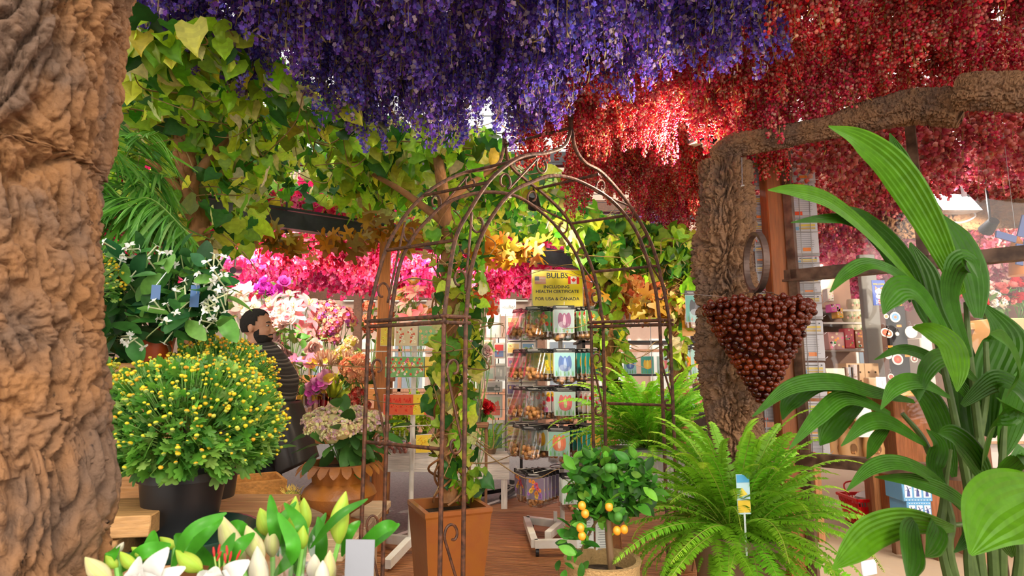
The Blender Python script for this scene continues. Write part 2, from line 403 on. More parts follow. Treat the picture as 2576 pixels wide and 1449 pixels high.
# ribbed wooden deck with its pale metal edge
def deck_mat():
    m = bpy.data.materials.new('ribbed_deck'); m.use_nodes = True; nt = m.node_tree; N = nt.nodes; Lk = nt.links
    p = N['Principled BSDF']; p.inputs['Roughness'].default_value = .55
    tc = N.new('ShaderNodeTexCoord'); mp = N.new('ShaderNodeMapping'); mp.inputs['Rotation'].default_value = (0, 0, 0); Lk.new(tc.outputs['Object'], mp.inputs['Vector'])
    nz = N.new('ShaderNodeTexNoise'); nz.inputs['Scale'].default_value = 5; nz.inputs['Detail'].default_value = 6
    m2 = N.new('ShaderNodeMapping'); m2.inputs['Scale'].default_value = (.6, 9, 1); Lk.new(mp.outputs['Vector'], m2.inputs['Vector']); Lk.new(m2.outputs['Vector'], nz.inputs['Vector'])
    w = N.new('ShaderNodeTexWave'); w.bands_direction = 'Y'; w.inputs['Scale'].default_value = 9.6; w.inputs['Distortion'].default_value = 0; Lk.new(mp.outputs['Vector'], w.inputs['Vector'])
    cr = N.new('ShaderNodeValToRGB'); cr.color_ramp.elements[0].color = (.13, .042, .012, 1); cr.color_ramp.elements[1].color = (.46, .18, .06, 1)
    Lk.new(nz.outputs['Fac'], cr.inputs['Fac']); cr.color_ramp.elements[0].position = .25; cr.color_ramp.elements[1].position = .75
    Lk.new(cr.outputs['Color'], p.inputs['Base Color'])
    b = N.new('ShaderNodeBump'); b.inputs['Strength'].default_value = .9; b.inputs['Distance'].default_value = .006; Lk.new(w.outputs['Fac'], b.inputs['Height']); Lk.new(b.outputs['Normal'], p.inputs['Normal'])
    return m
e0 = on_z(1060, 1330, 0); e1 = on_z(1330, 1237, 0); ed = nrm(e1 - e0)
dk = bpy.data.meshes.new('floor'); 
g = G(); Rz = math.atan2(-.20, 1); q = RS(3)
A = e0 - ed * 3.2; B = e1 + ed * 1.6
pts = [(A[0], A[1]), (B[0], B[1]), (2.35, 4.6), (2.35, .2), (A[0] - .2, .2)]
ca, sa = math.cos(Rz), math.sin(Rz)
# planks laid in the deck's own direction, clipped to the deck outline
def clip(P, a, b, c):                  # keep a*x+b*y<=c
    out = []
    for i in range(len(P)):
        p, r_ = P[i], P[(i + 1) % len(P)]; dp = a * p[0] + b * p[1] - c; dq = a * r_[0] + b * r_[1] - c
        if dp <= 0: out.append(p)
        if dp * dq < 0: t = dp / (dp - dq); out.append((p[0] + (r_[0] - p[0]) * t, p[1] + (r_[1] - p[1]) * t))
    return out
L2 = [(x * ca + y * sa, -x * sa + y * ca) for x, y in pts]
w = .145; k0 = int(min(p[1] for p in L2) / w) - 1; k1 = int(max(p[1] for p in L2) / w) + 1
for k in range(k0, k1 + 1):
    P = clip(clip(L2, 0, 1, (k + 1) * w - .004), 0, -1, -(k * w + .001))
    if len(P) >= 3:
        n = len(P); V = [(x, y, .0) for x, y in P] + [(x, y, -.018) for x, y in P]
        g.add(T(V, [tuple(range(n))[::1], tuple(range(n, 2 * n))[::-1]] + [(i, n + i, n + (i + 1) % n, (i + 1) % n) for i in range(n)]))
o = struct(g, 'floor', deck_mat()); o.rotation_euler = (0, 0, Rz)
g = G(); g.add(bar(np.r_[A[:2], .006], np.r_[B[:2], .006], .05, .02)); struct(g, 'trim_1', MT['steel'])
g = G(); g.add(T([(1.95, .2, -.01), (12, .2, -.01), (12, 14, -.01), (3.0, 14, -.01), (2.0, 4.7, -.01)], [(0, 1, 2, 3, 4)]))
o = struct(g, 'floor_shop', mk('concrete', (.5, .37, .25), rough=.8, var=.2, nscale=6, bump=.2, c2=(.4, .3, .21))); o.location.z = .012

# roof: glazing bars, glass and beams above the flowers
g = G(); zr = 3.5
g.add(box((1, 8, zr + .06), (22, 19, .01))); struct(g, 'ceiling', clear_mat('roof_glass', (.97, .98, 1), .04))
g = G()
for x in np.arange(-9, 12, 1.6): g.add(box((x, 8, zr), (.05, 19, .09)))
for y in np.arange(-1, 17, 2.2): g.add(box((1, y, zr - .05), (22, .08, .14)))
struct(g, 'ceiling_beam', MT['darksteel'])
g = G(); a = np.array([-2.1, 4.05, 2.48]); b = np.array([2.45, 7.3, 2.48]); d = nrm(b - a)
g.add(bar(a - d * 3.5, b + d * .5, .09, .13)); g.add(bar(a - d * 3.5 + (.0, .14, .10), b + d * .5 + (0, .14, .10), .2, .02))
struct(g, 'beam', MT['darksteel'])
g = G()
for yy in (5.9, 8.2): g.add(bar((-7, yy + .2, 3.28), (6, yy + 1.2, 3.28), .1, .14))
for x, y in ((-7, 12), (-3.2, 12), (.6, 12), (4.4, 12), (8.2, 12)): g.add(box((x, y, 1.75), (.16, .16, 3.5)))
g.add(box((.6, 12, 2.95), (16, .14, .3)))
struct(g, 'beam_back', mk('beam_brown', (.12, .05, .025), rough=.6, var=.3))
g = G()
for y in np.arange(.5, 11, .3): g.add(bar((-7.5, y, 3.09), (7.8, y, 3.09), .006, .006))
for x in np.arange(-7.5, 8, 1.5):
    for y in np.arange(.5, 11, 1.5): g.add(bar((x, y, 3.09), (x, y, 3.5), .006, .006, (0, 1, 0)))
struct(g, 'trim_2', MT['darksteel'])
# far back wall of panes and wooden posts with a low panelled base
g = G(); g.add(box((.6, 12.3, .45), (20, .12, .9)), (.42, .2, .12))
for x in np.arange(-9, 10, .95): g.add(box((x, 12.25, 1.9), (.07, .08, 2.1)), (.35, .17, .1))
for z in (.93, 1.75, 2.6): g.add(box((.6, 12.25, z), (20, .08, .06)), (.35, .17, .1))
struct(g, 'wall_back', MT['wood'])
g = G()
for x in np.arange(-9, 10, .95): g.add(box((x + .475, 12.27, 1.75), (.88, .012, 1.6)))
struct(g, 'window_1', MT['glass'])
g = G(); q = RS(5)
g.add(box((0, 17.2, 4), (40, .3, 8)), (.42, .27, .2))
for x in np.arange(-18, 19, 1.5):
    for z in (1.4, 4.2): g.add(box((x, 17.0, z), (.95, .1, 1.7)), (.75, .7, .62)); g.add(box((x, 16.97, z), (.8, .1, 1.5)), (.2, .24, .28) if q.uniform() < .6 else (.6, .6, .55))
struct(g, 'wall_street', MT['plain'])
g = G(); g.add(box((-4.3, 6, 1.7), (.1, 13, 3.4)), (.42, .4, .36)); struct(g, 'wall_left', mk('plaster', (.42, .38, .33), rough=.9, var=.2, nscale=4))
g = G(); g.add(box((8.2, 7, 1.7), (.1, 13, 3.4)), (.6, .5, .42)); struct(g, 'wall_right', mk('plaster_warm', (.26, .13, .09), rough=.9, var=.2, nscale=4))

# glazed partition on the right
PA = np.array([1.44, 3.03]); PB = np.array([2.16, 2.40]); PD = nrm(PB - PA); PN = np.array([PD[1], -PD[0]])  # PN towards the hall
def part_xy(s, off=0): p = PA + PD * s - PN * off; return p
frame_m = mk('old_frame', (.06, .028, .014), rough=.5, var=.3, nscale=14, c2=(.13, .075, .045), spec=.3)
g = G()
def rail(s0, s1, z, w, h): a = part_xy(s0); b = part_xy(s1); return bar((*a, z), (*b, z), w, h)
def zat(px, py, s=None): return on_plane(px, py, PA, PB)
zu = zat(2040, 687)[2]; zl = zat(2060, 1157)[2]
smul = np.linalg.norm(zat(2318, 600)[:2] - PA)
g.add(rail(.0, 2.6, zu, .05, .05)); g.add(rail(.0, 2.6, zu - .03, .065, .012)); g.add(rail(.0, 2.6, zl, .06, .06)); g.add(rail(0, 2.6, 3.35, .06, .08)); g.add(rail(0, 2.6, .05, .07, .1))
for s, z0, z1 in ((smul, zu, 3.35), (.05, 0.05, 3.35), (2.2, .05, 3.35)):
    p = part_xy(s); g.add(bar((*p, z0), (*p, z1), .05, .04, (PD[0], PD[1], 0)))
p = part_xy(.035, -.02); g.add(bar((*p, .6), (*p, 3.3), .012, .012, (PD[0], PD[1], 0)))
p = part_xy(smul + .16); g.add(bar((*p, .05), (*p, zl), .05, .04, (PD[0], PD[1], 0)))
struct(g, 'window_2_frame', frame_m)
def pane(n, s0, s1, z0, z1):
    a = part_xy(s0); b = part_xy(s1); g = G(); g.add(bar((*a, (z0 + z1) / 2), (*b, (z0 + z1) / 2), .005, z1 - z0)); struct(g, n, MT['glass'])
pane('window_2', .07, smul - .02, zu + .02, 3.3); pane('window_3', smul + .02, 2.2, zu + .02, 3.3); pane('window_4', .07, 2.2, zl + .03, zu - .03)
# wooden post between the packets
p0 = at(1963, 700, 3.06)
g = G(); g.add(box((p0[0], 3.06, 1.75), (.125, .11, 3.5), -.1, .006), (.26, .075, .012)); struct(g, 'column_wood', MT['wood'])
p1 = at(1905, 1000, 3.15); g = G(); g.add(box((p1[0], 3.16, 1.0), (.05, .06, 2.0), 0, .004), (.14, .05, .02)); struct(g, 'column_dark', MT['wood'])
# orange post at the left stalls
p1 = at(961, 900, 4.6); g = G(); g.add(box((p1[0], 4.6, 1.25), (.085, .085, 2.5), .1, .005), (.5, .17, .04)); struct(g, 'column_orange', MT['wood'])

# ================================================================ HANGING DRIED FLOWERS
def bunch_mesh(name, seed, ns, L, spread, nf, fl, fs, cols, stem, sc=.018, stemk=.3, tipcols=None):
    q = RS(seed); g = G()
    for s in range(ns):
        a = q.uniform(0, 2 * PI); r = spread * math.sqrt(q.uniform(0, 1)); top = np.array([math.cos(a) * r * .35, math.sin(a) * r * .35, 0])
        l = L * q.uniform(.72, 1.05); bot = np.array([math.cos(a) * r, math.sin(a) * r, -l]) + q.normal(0, .012, 3)
        g.add(tube(np.linspace(top, bot, 3), [.0022, .0012], 4, False), stem)
        t = q.uniform(.22, 1, nf) ** .85; P = top + (bot - top) * t[:, None]
        th = q.uniform(0, 2 * PI, nf); R = sc * (.35 + 1.0 * np.sin(PI * np.clip((t - .1) / .93, 0, 1)) ** .5) * q.uniform(.5, 1.15, nf)
        O = np.stack([np.cos(th), np.sin(th), -.35 + 0 * th], 1)
        g.inst(fl, frames(P + O * R[:, None], O + q.normal(0, .35, (nf, 3)), rv(q, nf), fs * q.uniform(.7, 1.25, nf)), pick(q, cols, nf, .14))
        k = int(nf * stemk)
        if k:
            t = q.uniform(.1, 1, k); P = top + (bot - top) * t[:, None]; D = nrm(np.stack([q.normal(size=k), q.normal(size=k), -np.ones(k) * 1.2], 1))
            g.inst(LANCE, frames(P, D, rv(q, k), q.uniform(.015, .034, k)), pick(q, [stem, stem], k, .2))
    return g.mesh(name, MT['dried'])
def hang(name, meshes, poly_, z, step, label, cat, group, seed, jit=.35, dz=.06, sc=(.9, 1.1), limit=300, skip=None):
    q = RS(seed); xs = [p[0] for p in poly_]; ys = [p[1] for p in poly_]; pts = []
    for i, x in enumerate(np.arange(min(xs), max(xs), step)):
        for y in np.arange(min(ys), max(ys), step):
            X = x + q.uniform(-jit, jit) * step; Y = y + (step / 2 if i % 2 else 0) + q.uniform(-jit, jit) * step
            if inpoly(X, Y, poly_) and not (skip and skip(X, Y)): pts.append((X, Y))
    if len(pts) > limit: pts = sorted(pts, key=lambda p: p[0] ** 2 + p[1] ** 2)[:limit]
    print('HANG', name, len(pts))
    for X, Y in pts:
        o = bpy.data.objects.new(name, meshes[q.integers(len(meshes))]); COL.objects.link(o)
        o.location = (X, Y, z + q.normal(0, dz)); o.rotation_euler = (q.normal(0, .07), q.normal(0, .07), q.uniform(0, 6.28)); s = q.uniform(*sc); o.scale = (s, s, s * q.uniform(.92, 1.1))
        settag(o, label, cat, group)
PUR = [(.12, .06, .48), (.18, .10, .62), (.07, .04, .32), (.30, .20, .75), (.16, .05, .40), (.13, .11, .50), (.22, .08, .45), (.4, .3, .4)]
purple = [bunch_mesh('purple_bunch', 10 + i, 16, .6, .11, 95, F5, .0088, PUR, (.42, .32, .12), .02, .12) for i in range(4)]
def zz(pl, z): return [tuple(on_z(px, py, z)[:2]) for px, py in pl]
PZ = 2.56
pp = zz([(330, 110), (480, 190), (640, 220), (760, 275), (900, 300), (1060, 325), (1200, 325), (1390, 300), (1460, 255), (1640, 190), (1820, 170), (1910, 90), (1960, -30), (1960, -420), (330, -420)], PZ)
hang('larkspur_bunch', purple, pp, PZ + .56, .135, 'bunch of dried violet-blue larkspur hanging upside down from the roof', 'dried flowers', 'violet-blue dried bunches hung over the arch', 1)
RED = [(.80, .02, .06), (.86, .06, .10), (.6, .01, .05), (.9, .3, .25), (.8, .03, .10), (.92, .55, .42), (.88, .12, .13), (.9, .2, .2)]
red = [bunch_mesh('red_bunch', 20 + i, 17, .55, .13, 115, LUMP, .0055, RED, (.62, .36, .1), .0195, .10) for i in range(4)]
rp = zz([(1250, 335), (1310, 400), (1420, 440), (1520, 540), (1640, 575), (1775, 575)], 2.52) + [(1.75, 5.0), (1.30, 3.15), (PA[0] - .02, PA[1] - .05), (PB[0] - .05, PB[1] - .05), (2.9, 1.7), (2.9, .7), (1.06, .7)] + zz([(1960, -30), (1910, 90), (1820, 175), (1640, 200), (1460, 265), (1390, 305)], 2.52)
hang('crimson_flower_bunch', red, rp, 3.09, .18, 'bunch of dried crimson flowers hanging upside down in front of the glazed partition', 'dried flowers', 'crimson dried bunches hung on the hall side', 2, dz=.07)
PNK = [(.85, .02, .20), (.80, .02, .16), (.88, .10, .32), (.68, .01, .12), (.9, .25, .42), (.85, .04, .15), (.88, .14, .36)]
PZM = 2.5
mag = [bunch_mesh('magenta_bunch', 30 + i, 16, .5, .2, 26, F5, .030, PNK, (.6, .4, .15), .04, .05) for i in range(3)]
mp_ = zz([(180, 500), (560, 545), (1000, 610), (1330, 650), (1500, 690), (1500, 730), (1330, 745), (1180, 750), (900, 735), (600, 745), (380, 740), (180, 740)], PZM)
hang('magenta_flower_bunch', mag, mp_, PZM + .48, .31, 'bunch of dried magenta flowers hanging from the roof beyond the dark beam', 'dried flowers', 'magenta dried bunches beyond the dark beam', 3, dz=.05)
SAL = [(.80, .16, .16), (.85, .30, .28), (.70, .08, .12), (.9, .45, .4), (.75, .12, .2)]
sal = [bunch_mesh('salmon_bunch', 40 + i, 12, .5, .16, 40, LUMP, .012, SAL, (.7, .5, .2), .026, .1) for i in range(3)]
sp = [(1.60, 3.1), (2.3, 2.5), (3.3, 1.7), (5.2, 2.4), (6.0, 5.2), (2.4, 5.5), (1.95, 5.2)]
hang('salmon_flower_bunch', sal, sp, 3.02, .25, 'bunch of dried salmon-red flowers hanging behind the partition glass', 'dried flowers', 'salmon dried bunches inside the shop', 4)
LPK = [(.85, .35, .48), (.80, .22, .38), (.9, .55, .6), (.75, .15, .33)]
lpk = [bunch_mesh('pink_bunch', 50 + i, 14, .5, .22, 26, F5, .034, LPK, (.7, .5, .2), .045, .05) for i in range(3)]
lp = [(2.4, 5.3), (6.0, 4.9), (7.8, 5.0), (7.8, 10.5), (3.4, 9.5)]
hang('pink_flower_bunch', lpk, lp, 2.98, .34, 'bunch of pale pink dried flowers hanging deep inside the shop', 'dried flowers', 'pale pink dried bunches deep in the shop', 5)
LIL = [(.45, .2, .6), (.6, .35, .75), (.35, .15, .5)]; ORA = [(.85, .4, .1), (.9, .55, .2), (.8, .2, .08)]
for nm, cl, py0, py1, x0, x1, z, lb in (('lilac', LIL, 640, 745, 1500, 1680, 2.5, 'bunch of lilac dried flowers hanging beyond the vine columns'), ('orange', ORA, 745, 790, 1500, 1700, 2.0, 'bunch of orange dried flowers hanging low beyond the vine columns')):
    ms = [bunch_mesh(nm + '_bunch', 60, 12, .5, .22, 26, F5, .034, cl, (.7, .5, .2), .045, .05)]
    hang(nm + '_flower_bunch', ms, zz([(x0, py0), (x1, py0), (x1, py1), (x0, py1)], z), z + .48, .33, lb, 'dried flowers', nm + ' dried bunches at the back', 6, limit=60)
# ================================================================ CORK TRUNKS AND BRANCHES
def one(name, geo, mats, label, cat, group=None, smooth=True):
    g = G(); g.add(geo); o = g.build(name, mats, None, smooth); return settag(o, label, cat, group)
D0 = .9
prof = [(-28, 1449 + 700), (-28, 1449), (-30, 1200), (-28, 1000), (-30, 850), (-22, 700), (-20, 530), (-24, 400), (10, 270), (28, 90), (50, -60), (70, -300), (80, -900)]
P = [at(px, py, D0) for px, py in prof]; P[0][2] = .0; P[-1][2] = 3.4
one('cork_tree', bark(P, [.17, .150, .149, .148, .146, .147, .143, .150, .153, .160, .17, .18, .19], 0, 3, .15, 260, 700, 1.0, 8), MT['cork'], 'thick blurred cork bark trunk at the entrance, closest to the lilies', 'tree trunk')
P = [(at(1825, 412, 2.62) + (0, 0, .0)), at(1826, 600, 2.62), at(1835, 800, 2.62), at(1838, 950, 2.62), at(1852, 1080, 2.62), at(1870, 1180, 2.6)]
P.append(np.array([P[-1][0] + .01, 2.6, .0]))
one('cork_tree', bark(P, [.118, .135, .137, .142, .118, .105, .1], 0, 11, .27, 240, 700, 1.0, 8), MT['corkd'], 'deeply cracked brown cork trunk standing behind the grape shaped lamp', 'tree trunk')
P = [at(1792, 395, 2.58), at(1850, 368, 2.52), at(1960, 345, 2.42), at(2080, 322, 2.3), at(2180, 293, 2.22), at(2300, 268, 2.12), at(2420, 268, 2.02)]
one('cork_branch', bark(P, [.036, .056, .052, .05, .066, .07, .08], 0, 17, .2, 110, 560, 1.0, 9), MT['corkd'], 'crooked cork branch lying level on top of the cracked trunk', 'branch')
P = [at(2408, 232, 1.96), at(2480, 228, 1.9), at(2576, 230, 1.84), at(2800, 235, 1.7)]
one('cork_branch', bark(P, [.062, .068, .066, .066], 0, 23, .2, 110, 260, 1.0, 9), MT['corkd'], 'short thick cork log hung beside the end of the crooked branch', 'branch')
P = [at(1690, 372, 3.4), at(1730, 372, 3.4), at(1790, 378, 3.3)]
one('cork_piece', bark(P, [.04, .035, .02], 0, 29, .2, 40, 60, 1.0, 6), MT['corkd'], 'small cork piece under the black spot lamp among the red flowers', 'branch')
P = [at(2230, 560, 4.4), at(2330, 565, 4.2), at(2440, 545, 4.0), at(2600, 535, 3.8)]
one('cork_branch', bark(P, [.11, .1, .1, .1], 0, 31, .2, 70, 160, 1.0, 6), MT['corkd'], 'rough cork log under the floodlight inside the shop', 'branch')
# thin wire with a hook down the cracked trunk
o = one('hanging_wire', Tjoin([tube([at(1866, 395, 2.42), at(1867, 465, 2.42)], .0015, 5), tube([at(1867, 465, 2.42), at(1863, 468, 2.42), at(1872, 466, 2.42)], .004, 6)]), MT['steel'], 'thin steel wire hanging down the upper face of the cracked trunk', 'wire')

# ================================================================ IRON GARDEN ARCH
BL, BR_, AL, AR_ = [np.array([(px - 1288) / F * Y * 1.0, Y]) for px, Y in ((1117, 2.3), (1685, 3.1), (925, 2.57), (1519, 3.29))]
arch = thing('garden_arch', 'rusty wrought iron garden arch with scrolled double rails, standing on the deck', 'garden arch', (-.1, 2.8, 0))
def rl(plane, pts, r, name='arch_rail', n=8):
    Q = smooth_path([on_plane(px, py, *plane) for px, py in pts], 8); g = G(); g.add(tube(Q, r, n)); return g.build(name, MT['rust'], arch)
PlA = (AL, AR_); PlB = (BL, BR_)
def rail_post(plane, pts, r=.0092, down=(True, True)):
    Q = [on_plane(px, py, *plane) for px, py in pts]; S = smooth_path(Q, 8)
    if down[0]: S = np.vstack([[(S[0][0], S[0][1], z) for z in (0, .5, 1.0, 1.4)], S])
    if down[1]: S = np.vstack([S, [(S[-1][0], S[-1][1], z) for z in (1.4, 1.0, .5, 0)]])
    g = G(); g.add(tube(S, r, 8)); return g.build('arch_rail', MT['rust'], arch)
B_OL = [(1117, 806), (1124, 740), (1145, 604), (1182, 529), (1228, 459), (1273, 417), (1319, 392), (1377, 384), (1418, 368), (1431, 343), (1436, 322)]
B_OR = [(1438, 322), (1447, 372), (1472, 409), (1518, 438), (1584, 517), (1638, 612), (1667, 716), (1685, 811)]
B_IN = [(1172, 802), (1186, 674), (1220, 575), (1278, 492), (1335, 459), (1393, 442), (1460, 457), (1543, 508), (1605, 591), (1646, 716), (1660, 811)]
A_OL = [(927, 812), (934, 760), (971, 628), (1017, 546), (1066, 492), (1120, 455), (1178, 432), (1230, 424), (1255, 410), (1264, 385), (1269, 363)]
A_OR = [(1270, 363), (1282, 413), (1319, 450), (1377, 496), (1435, 562), (1493, 684), (1517, 811)]
A_IN = [(981, 806), (1004, 674), (1037, 600), (1079, 550), (1128, 508), (1211, 484), (1294, 492), (1356, 529), (1410, 583), (1460, 666), (1487, 811)]
rail_post(PlB, B_OL, down=(True, False)); rail_post(PlB, B_OR, down=(False, True)); rail_post(PlB, B_IN)
rail_post(PlA, A_OL, down=(True, False)); rail_post(PlA, A_OR, down=(False, True)); rail_post(PlA, A_IN)
def xbar(a, b, r=.0078, n='crossbar'): g = G(); g.add(tube([on_plane(*a, *PlA), on_plane(*b, *PlB)], r, 8)); g.build(n, MT['rust'], arch)
for a, b in (((1269, 363), (1436, 322)), ((1178, 432), (1350, 391)), ((1066, 492), (1228, 459)), ((971, 630), (1145, 604)), ((1350, 475), (1507, 438)), ((1439, 562), (1592, 540)), ((1493, 684), (1655, 669)), ((923, 1112), (1112, 1130)), ((1530, 1015), (1693, 1020))): xbar(a, b)
def band(pts):
    for dz in (.012, -.012):
        g = G(); g.add(tube([np.asarray(p) + (0, 0, dz) for p in pts], .0085, 8)); g.build('band', MT['rust'], arch)
def stick(a, b, e=.02): d = nrm(b - a); return [a - d * e, a, b, b + d * e]
aO, aI, bO, bI = on_plane(927, 815, *PlA), on_plane(981, 812, *PlA), on_plane(1117, 803, *PlB), on_plane(1172, 805, *PlB)
band(stick(aO, bO)); band([aI, aO + (aI - aO) * 0]); band(stick(bO, bI))
aO, aI, bO, bI = on_plane(1517, 815, *PlA), on_plane(1487, 817, *PlA), on_plane(1685, 811, *PlB), on_plane(1660, 811, *PlB)
band(stick(aI, bI)); band(stick(aO, bO)); band(stick(aI, aO))
for p in (on_plane(1436, 315, *PlB), on_plane(1269, 356, *PlA)):
    g = G(); g.add(tube([p - (0, 0, .02), p + (0, 0, .03)], .012, 8)); g.add(ball(p + (0, 0, .04), .016, 10, 6)); g.build('finial', MT['rust'], arch)
def scroll(plane, c1, c2, r1, r2=None, flip=1):
    r2 = r2 or r1; P = []
    for k in range(22):                      # first spiral, unwinding towards c2
        t = k / 21; a = PI * (-.2 + 1.75 * (1 - t)) * flip; rr = .35 + .65 * t
        P.append((c1[0] - flip * r1 * .62 * rr * math.cos(a) * 1, c1[1] - r1 * rr * math.sin(abs(a)) if False else c1[1] + r1 * rr * math.sin(a) * flip * -1))
    Q = []
    for k in range(22):
        t = k / 21; a = PI * (-.2 + 1.75 * t) * flip; rr = 1 - .65 * t
        Q.append((c2[0] + flip * r2 * .62 * rr * math.cos(a), c2[1] - (-1) * r2 * rr * math.sin(a) * flip))
    pts = P + Q; g = G(); g.add(tube(smooth_path([on_plane(px, py, *plane) for px, py in pts], 2), .0055, 6)); g.build('scroll', MT['rust'], arch)
for pl, c1, c2, r, fl in ((PlA, (951, 925), (953, 1105), 27, 1), (PlB, (1142, 928), (1144, 1118), 30, 1), (PlA, (940, 1320), (938, 1480), 30, 1), (PlB, (1138, 1345), (1138, 1500), 34, 1),
                          (PlA, (962, 735), (1032, 585), 30, -1), (PlB, (1155, 705), (1203, 560), 32, -1), (PlA, (1095, 510), (1185, 460), 24, -1), (PlB, (1268, 458), (1365, 415), 27, -1),
                          (PlA, (1340, 497), (1415, 570), 22, 1), (PlB, (1512, 470), (1580, 535), 22, 1), (PlA, (1465, 640), (1497, 745), 22, 1), (PlB, (1626, 612), (1659, 735), 24, 1),
                          (PlA, (1502, 905), (1505, 1030), 20, 1), (PlB, (1674, 895), (1680, 1015), 22, 1), (PlA, (1500, 1190), (1503, 1290), 20, 1)):
    scroll(pl, c1, c2, r, None, fl)

# ================================================================ VINES
LEAFC = [(.28, .52, .02), (.14, .38, .02), (.48, .68, .05), (.62, .70, .08), (.05, .20, .02), (.34, .52, .03), (.68, .62, .28), (.22, .44, .03), (.03, .14, .02), (.55, .55, .04)]
DRYC = [(.55, .5, .25), (.62, .58, .34), (.45, .42, .12)]
def leaf_mass(pts, q, size, cols, tpl=HEART, hang=.75, jit=.65):
    k = len(pts); D = nrm(q.normal(0, jit, (k, 3)) + [0, 0, -hang]); N = nrm(q.normal(0, .6, (k, 3)) + [0, -.7, .35])
    return tpl, frames(pts, D, N, size * q.uniform(.55, 1.2, k)), pick(q, cols, k, .26)
def px_points(poly_, dfun, k, q, dj=.25):
    xs = [p[0] for p in poly_]; ys = [p[1] for p in poly_]; out = []
    while len(out) < k:
        x, y = q.uniform(min(xs), max(xs)), q.uniform(min(ys), max(ys))
        if inpoly(x, y, poly_): out.append(at(x, y, dfun(x, y) + q.uniform(-dj, dj)))
    return np.array(out)
def vine(label, base, trunk_paths, masses, seed, cols=LEAFC, size=.12, twigs=18, name='climbing_vine', group=None):
    q = RS(seed); root = thing(name, label, 'vine', base, group)
    for nm, P, R, m in trunk_paths:
        g = G(); g.add(tube(smooth_path(P, 8), R, 9) if m == 't' else bark(P, R, 0, seed, .12, 40, 150, 1, 5)); g.build(nm, VBARK, root)
    g = G(); tw = G()
    for pts, sz, k2 in masses:
        g.inst(*leaf_mass(pts, q, sz, cols), fv=HEARTF); 
        k = max(3, len(pts) // 14)
        for i in range(k):
            a = pts[q.integers(len(pts))]; b = a + q.normal(0, .22, 3) * (1, 1, .5); m = (a + b) / 2 + q.normal(0, .05, 3); tw.add(tube(smooth_path([a, m, b], 5), [.004, .002], 4, False), (.28, .17, .06))
    g.build('foliage', MT['leaf'], root); tw.build('twigs', MT['plain'], root); return root
VBARK = mk('vine_bark', (.38, .16, .05), rough=.8, var=.3, nscale=12, c2=(.2, .09, .035), bump=.6, bscale=40)
q = RS(101)
# left tree with its canopy
def dcan(z):
    return lambda x, y: max(1.9, min(6.0, on_z(x, min(y, 560), z)[1]))
Lp = [(300, 40), (560, 70), (760, 190), (900, 260), (1010, 330), (1010, 470), (860, 565), (760, 545), (640, 530), (560, 515), (520, 600), (470, 640), (420, 560), (350, 470), (240, 400), (235, 250)]
m1 = px_points(Lp, dcan(2.75), 2500, q, .5); m2 = px_points([(240, 100), (540, 170), (700, 400), (640, 600), (560, 700), (520, 640), (380, 560), (240, 420)], lambda x, y: 3.05, 560, q, .3)
tp = [at(505, 700, 2.9) * [1, 1, 0], at(500, 640, 2.9), at(478, 520, 2.9), at(470, 420, 2.88), at(455, 330, 2.85), at(438, 250, 2.85), at(430, 120, 2.8)]
vine('tall artificial vine tree at the left, its leafy canopy spread above the magenta flowers', tp[0], [('trunk', tp, [.06, .05, .05, .05, .042, .035, .02], 'b'),
     ('branch', [at(478, 470, 2.88), at(540, 380, 2.9), at(620, 290, 3.0), at(700, 200, 3.1)], [.03, .02, .01], 't'), ('branch', [at(475, 500, 2.9), at(420, 440, 2.8), at(370, 400, 2.7)], [.028, .012], 't'),
     ('branch', [at(460, 330, 2.85), at(560, 260, 3.0), at(760, 250, 3.4)], [.02, .01], 't'), ('branch', [at(440, 260, 2.85), at(360, 190, 2.7), at(300, 120, 2.6)], [.02, .01], 't'), ('branch', [at(480, 520, 2.9), at(455, 430, 2.8), at(440, 380, 2.75)], [.022, .012], 't')],
     [(m1, .09, 0), (m2, .095, 0)], 11)
# middle canopy, carried by the vine in the square planter
Cp = [(880, 300), (1240, 330), (1300, 420), (1420, 440), (1540, 560), (1500, 640), (1400, 600), (1250, 590), (1100, 600), (960, 600), (880, 560), (830, 480)]
m3 = px_points(Cp, dcan(2.7), 1900, q, .5)
col_ = px_points([(1085, 560), (1210, 560), (1215, 700), (1200, 900), (1180, 1120), (1225, 1180), (1200, 1260), (1140, 1250), (1090, 1150), (1075, 1000), (1100, 800)], lambda x, y: 3.05, 420, q, .13)
pb = at(1128, 1262, 3.02)
tp = [pb, at(1125, 1100, 3.04), at(1138, 900, 3.06), at(1128, 700, 3.08), at(1118, 520, 3.1), at(1100, 380, 3.15)]
def twine(P, r, turns, ph, R=.006, n=60):
    S = smooth_path(P, 12); t = np.linspace(0, 1, len(S)); a = t * turns * 2 * PI + ph
    return [('stem', S + np.stack([np.cos(a) * r, np.sin(a) * r, 0 * a], 1), [R, R * .6], 't')]
vine('vine column climbing from the square terracotta planter up to the roof', pb, [('trunk', tp, [.05, .045, .042, .04, .035, .03], 'b'), ('branch', [at(1118, 560, 3.1), at(1010, 480, 3.2), at(940, 440, 3.4)], [.025, .012], 't'), ('branch', [at(1112, 520, 3.1), at(1200, 450, 3.2), at(1290, 400, 3.4)], [.02, .01], 't')] + sum([twine(tp[:5], .055 + .01 * k, 2.2 + k * .4, k * 1.6) for k in range(5)], []),
     [(m3, .10, 0), (col_, .072, 0)], 12)
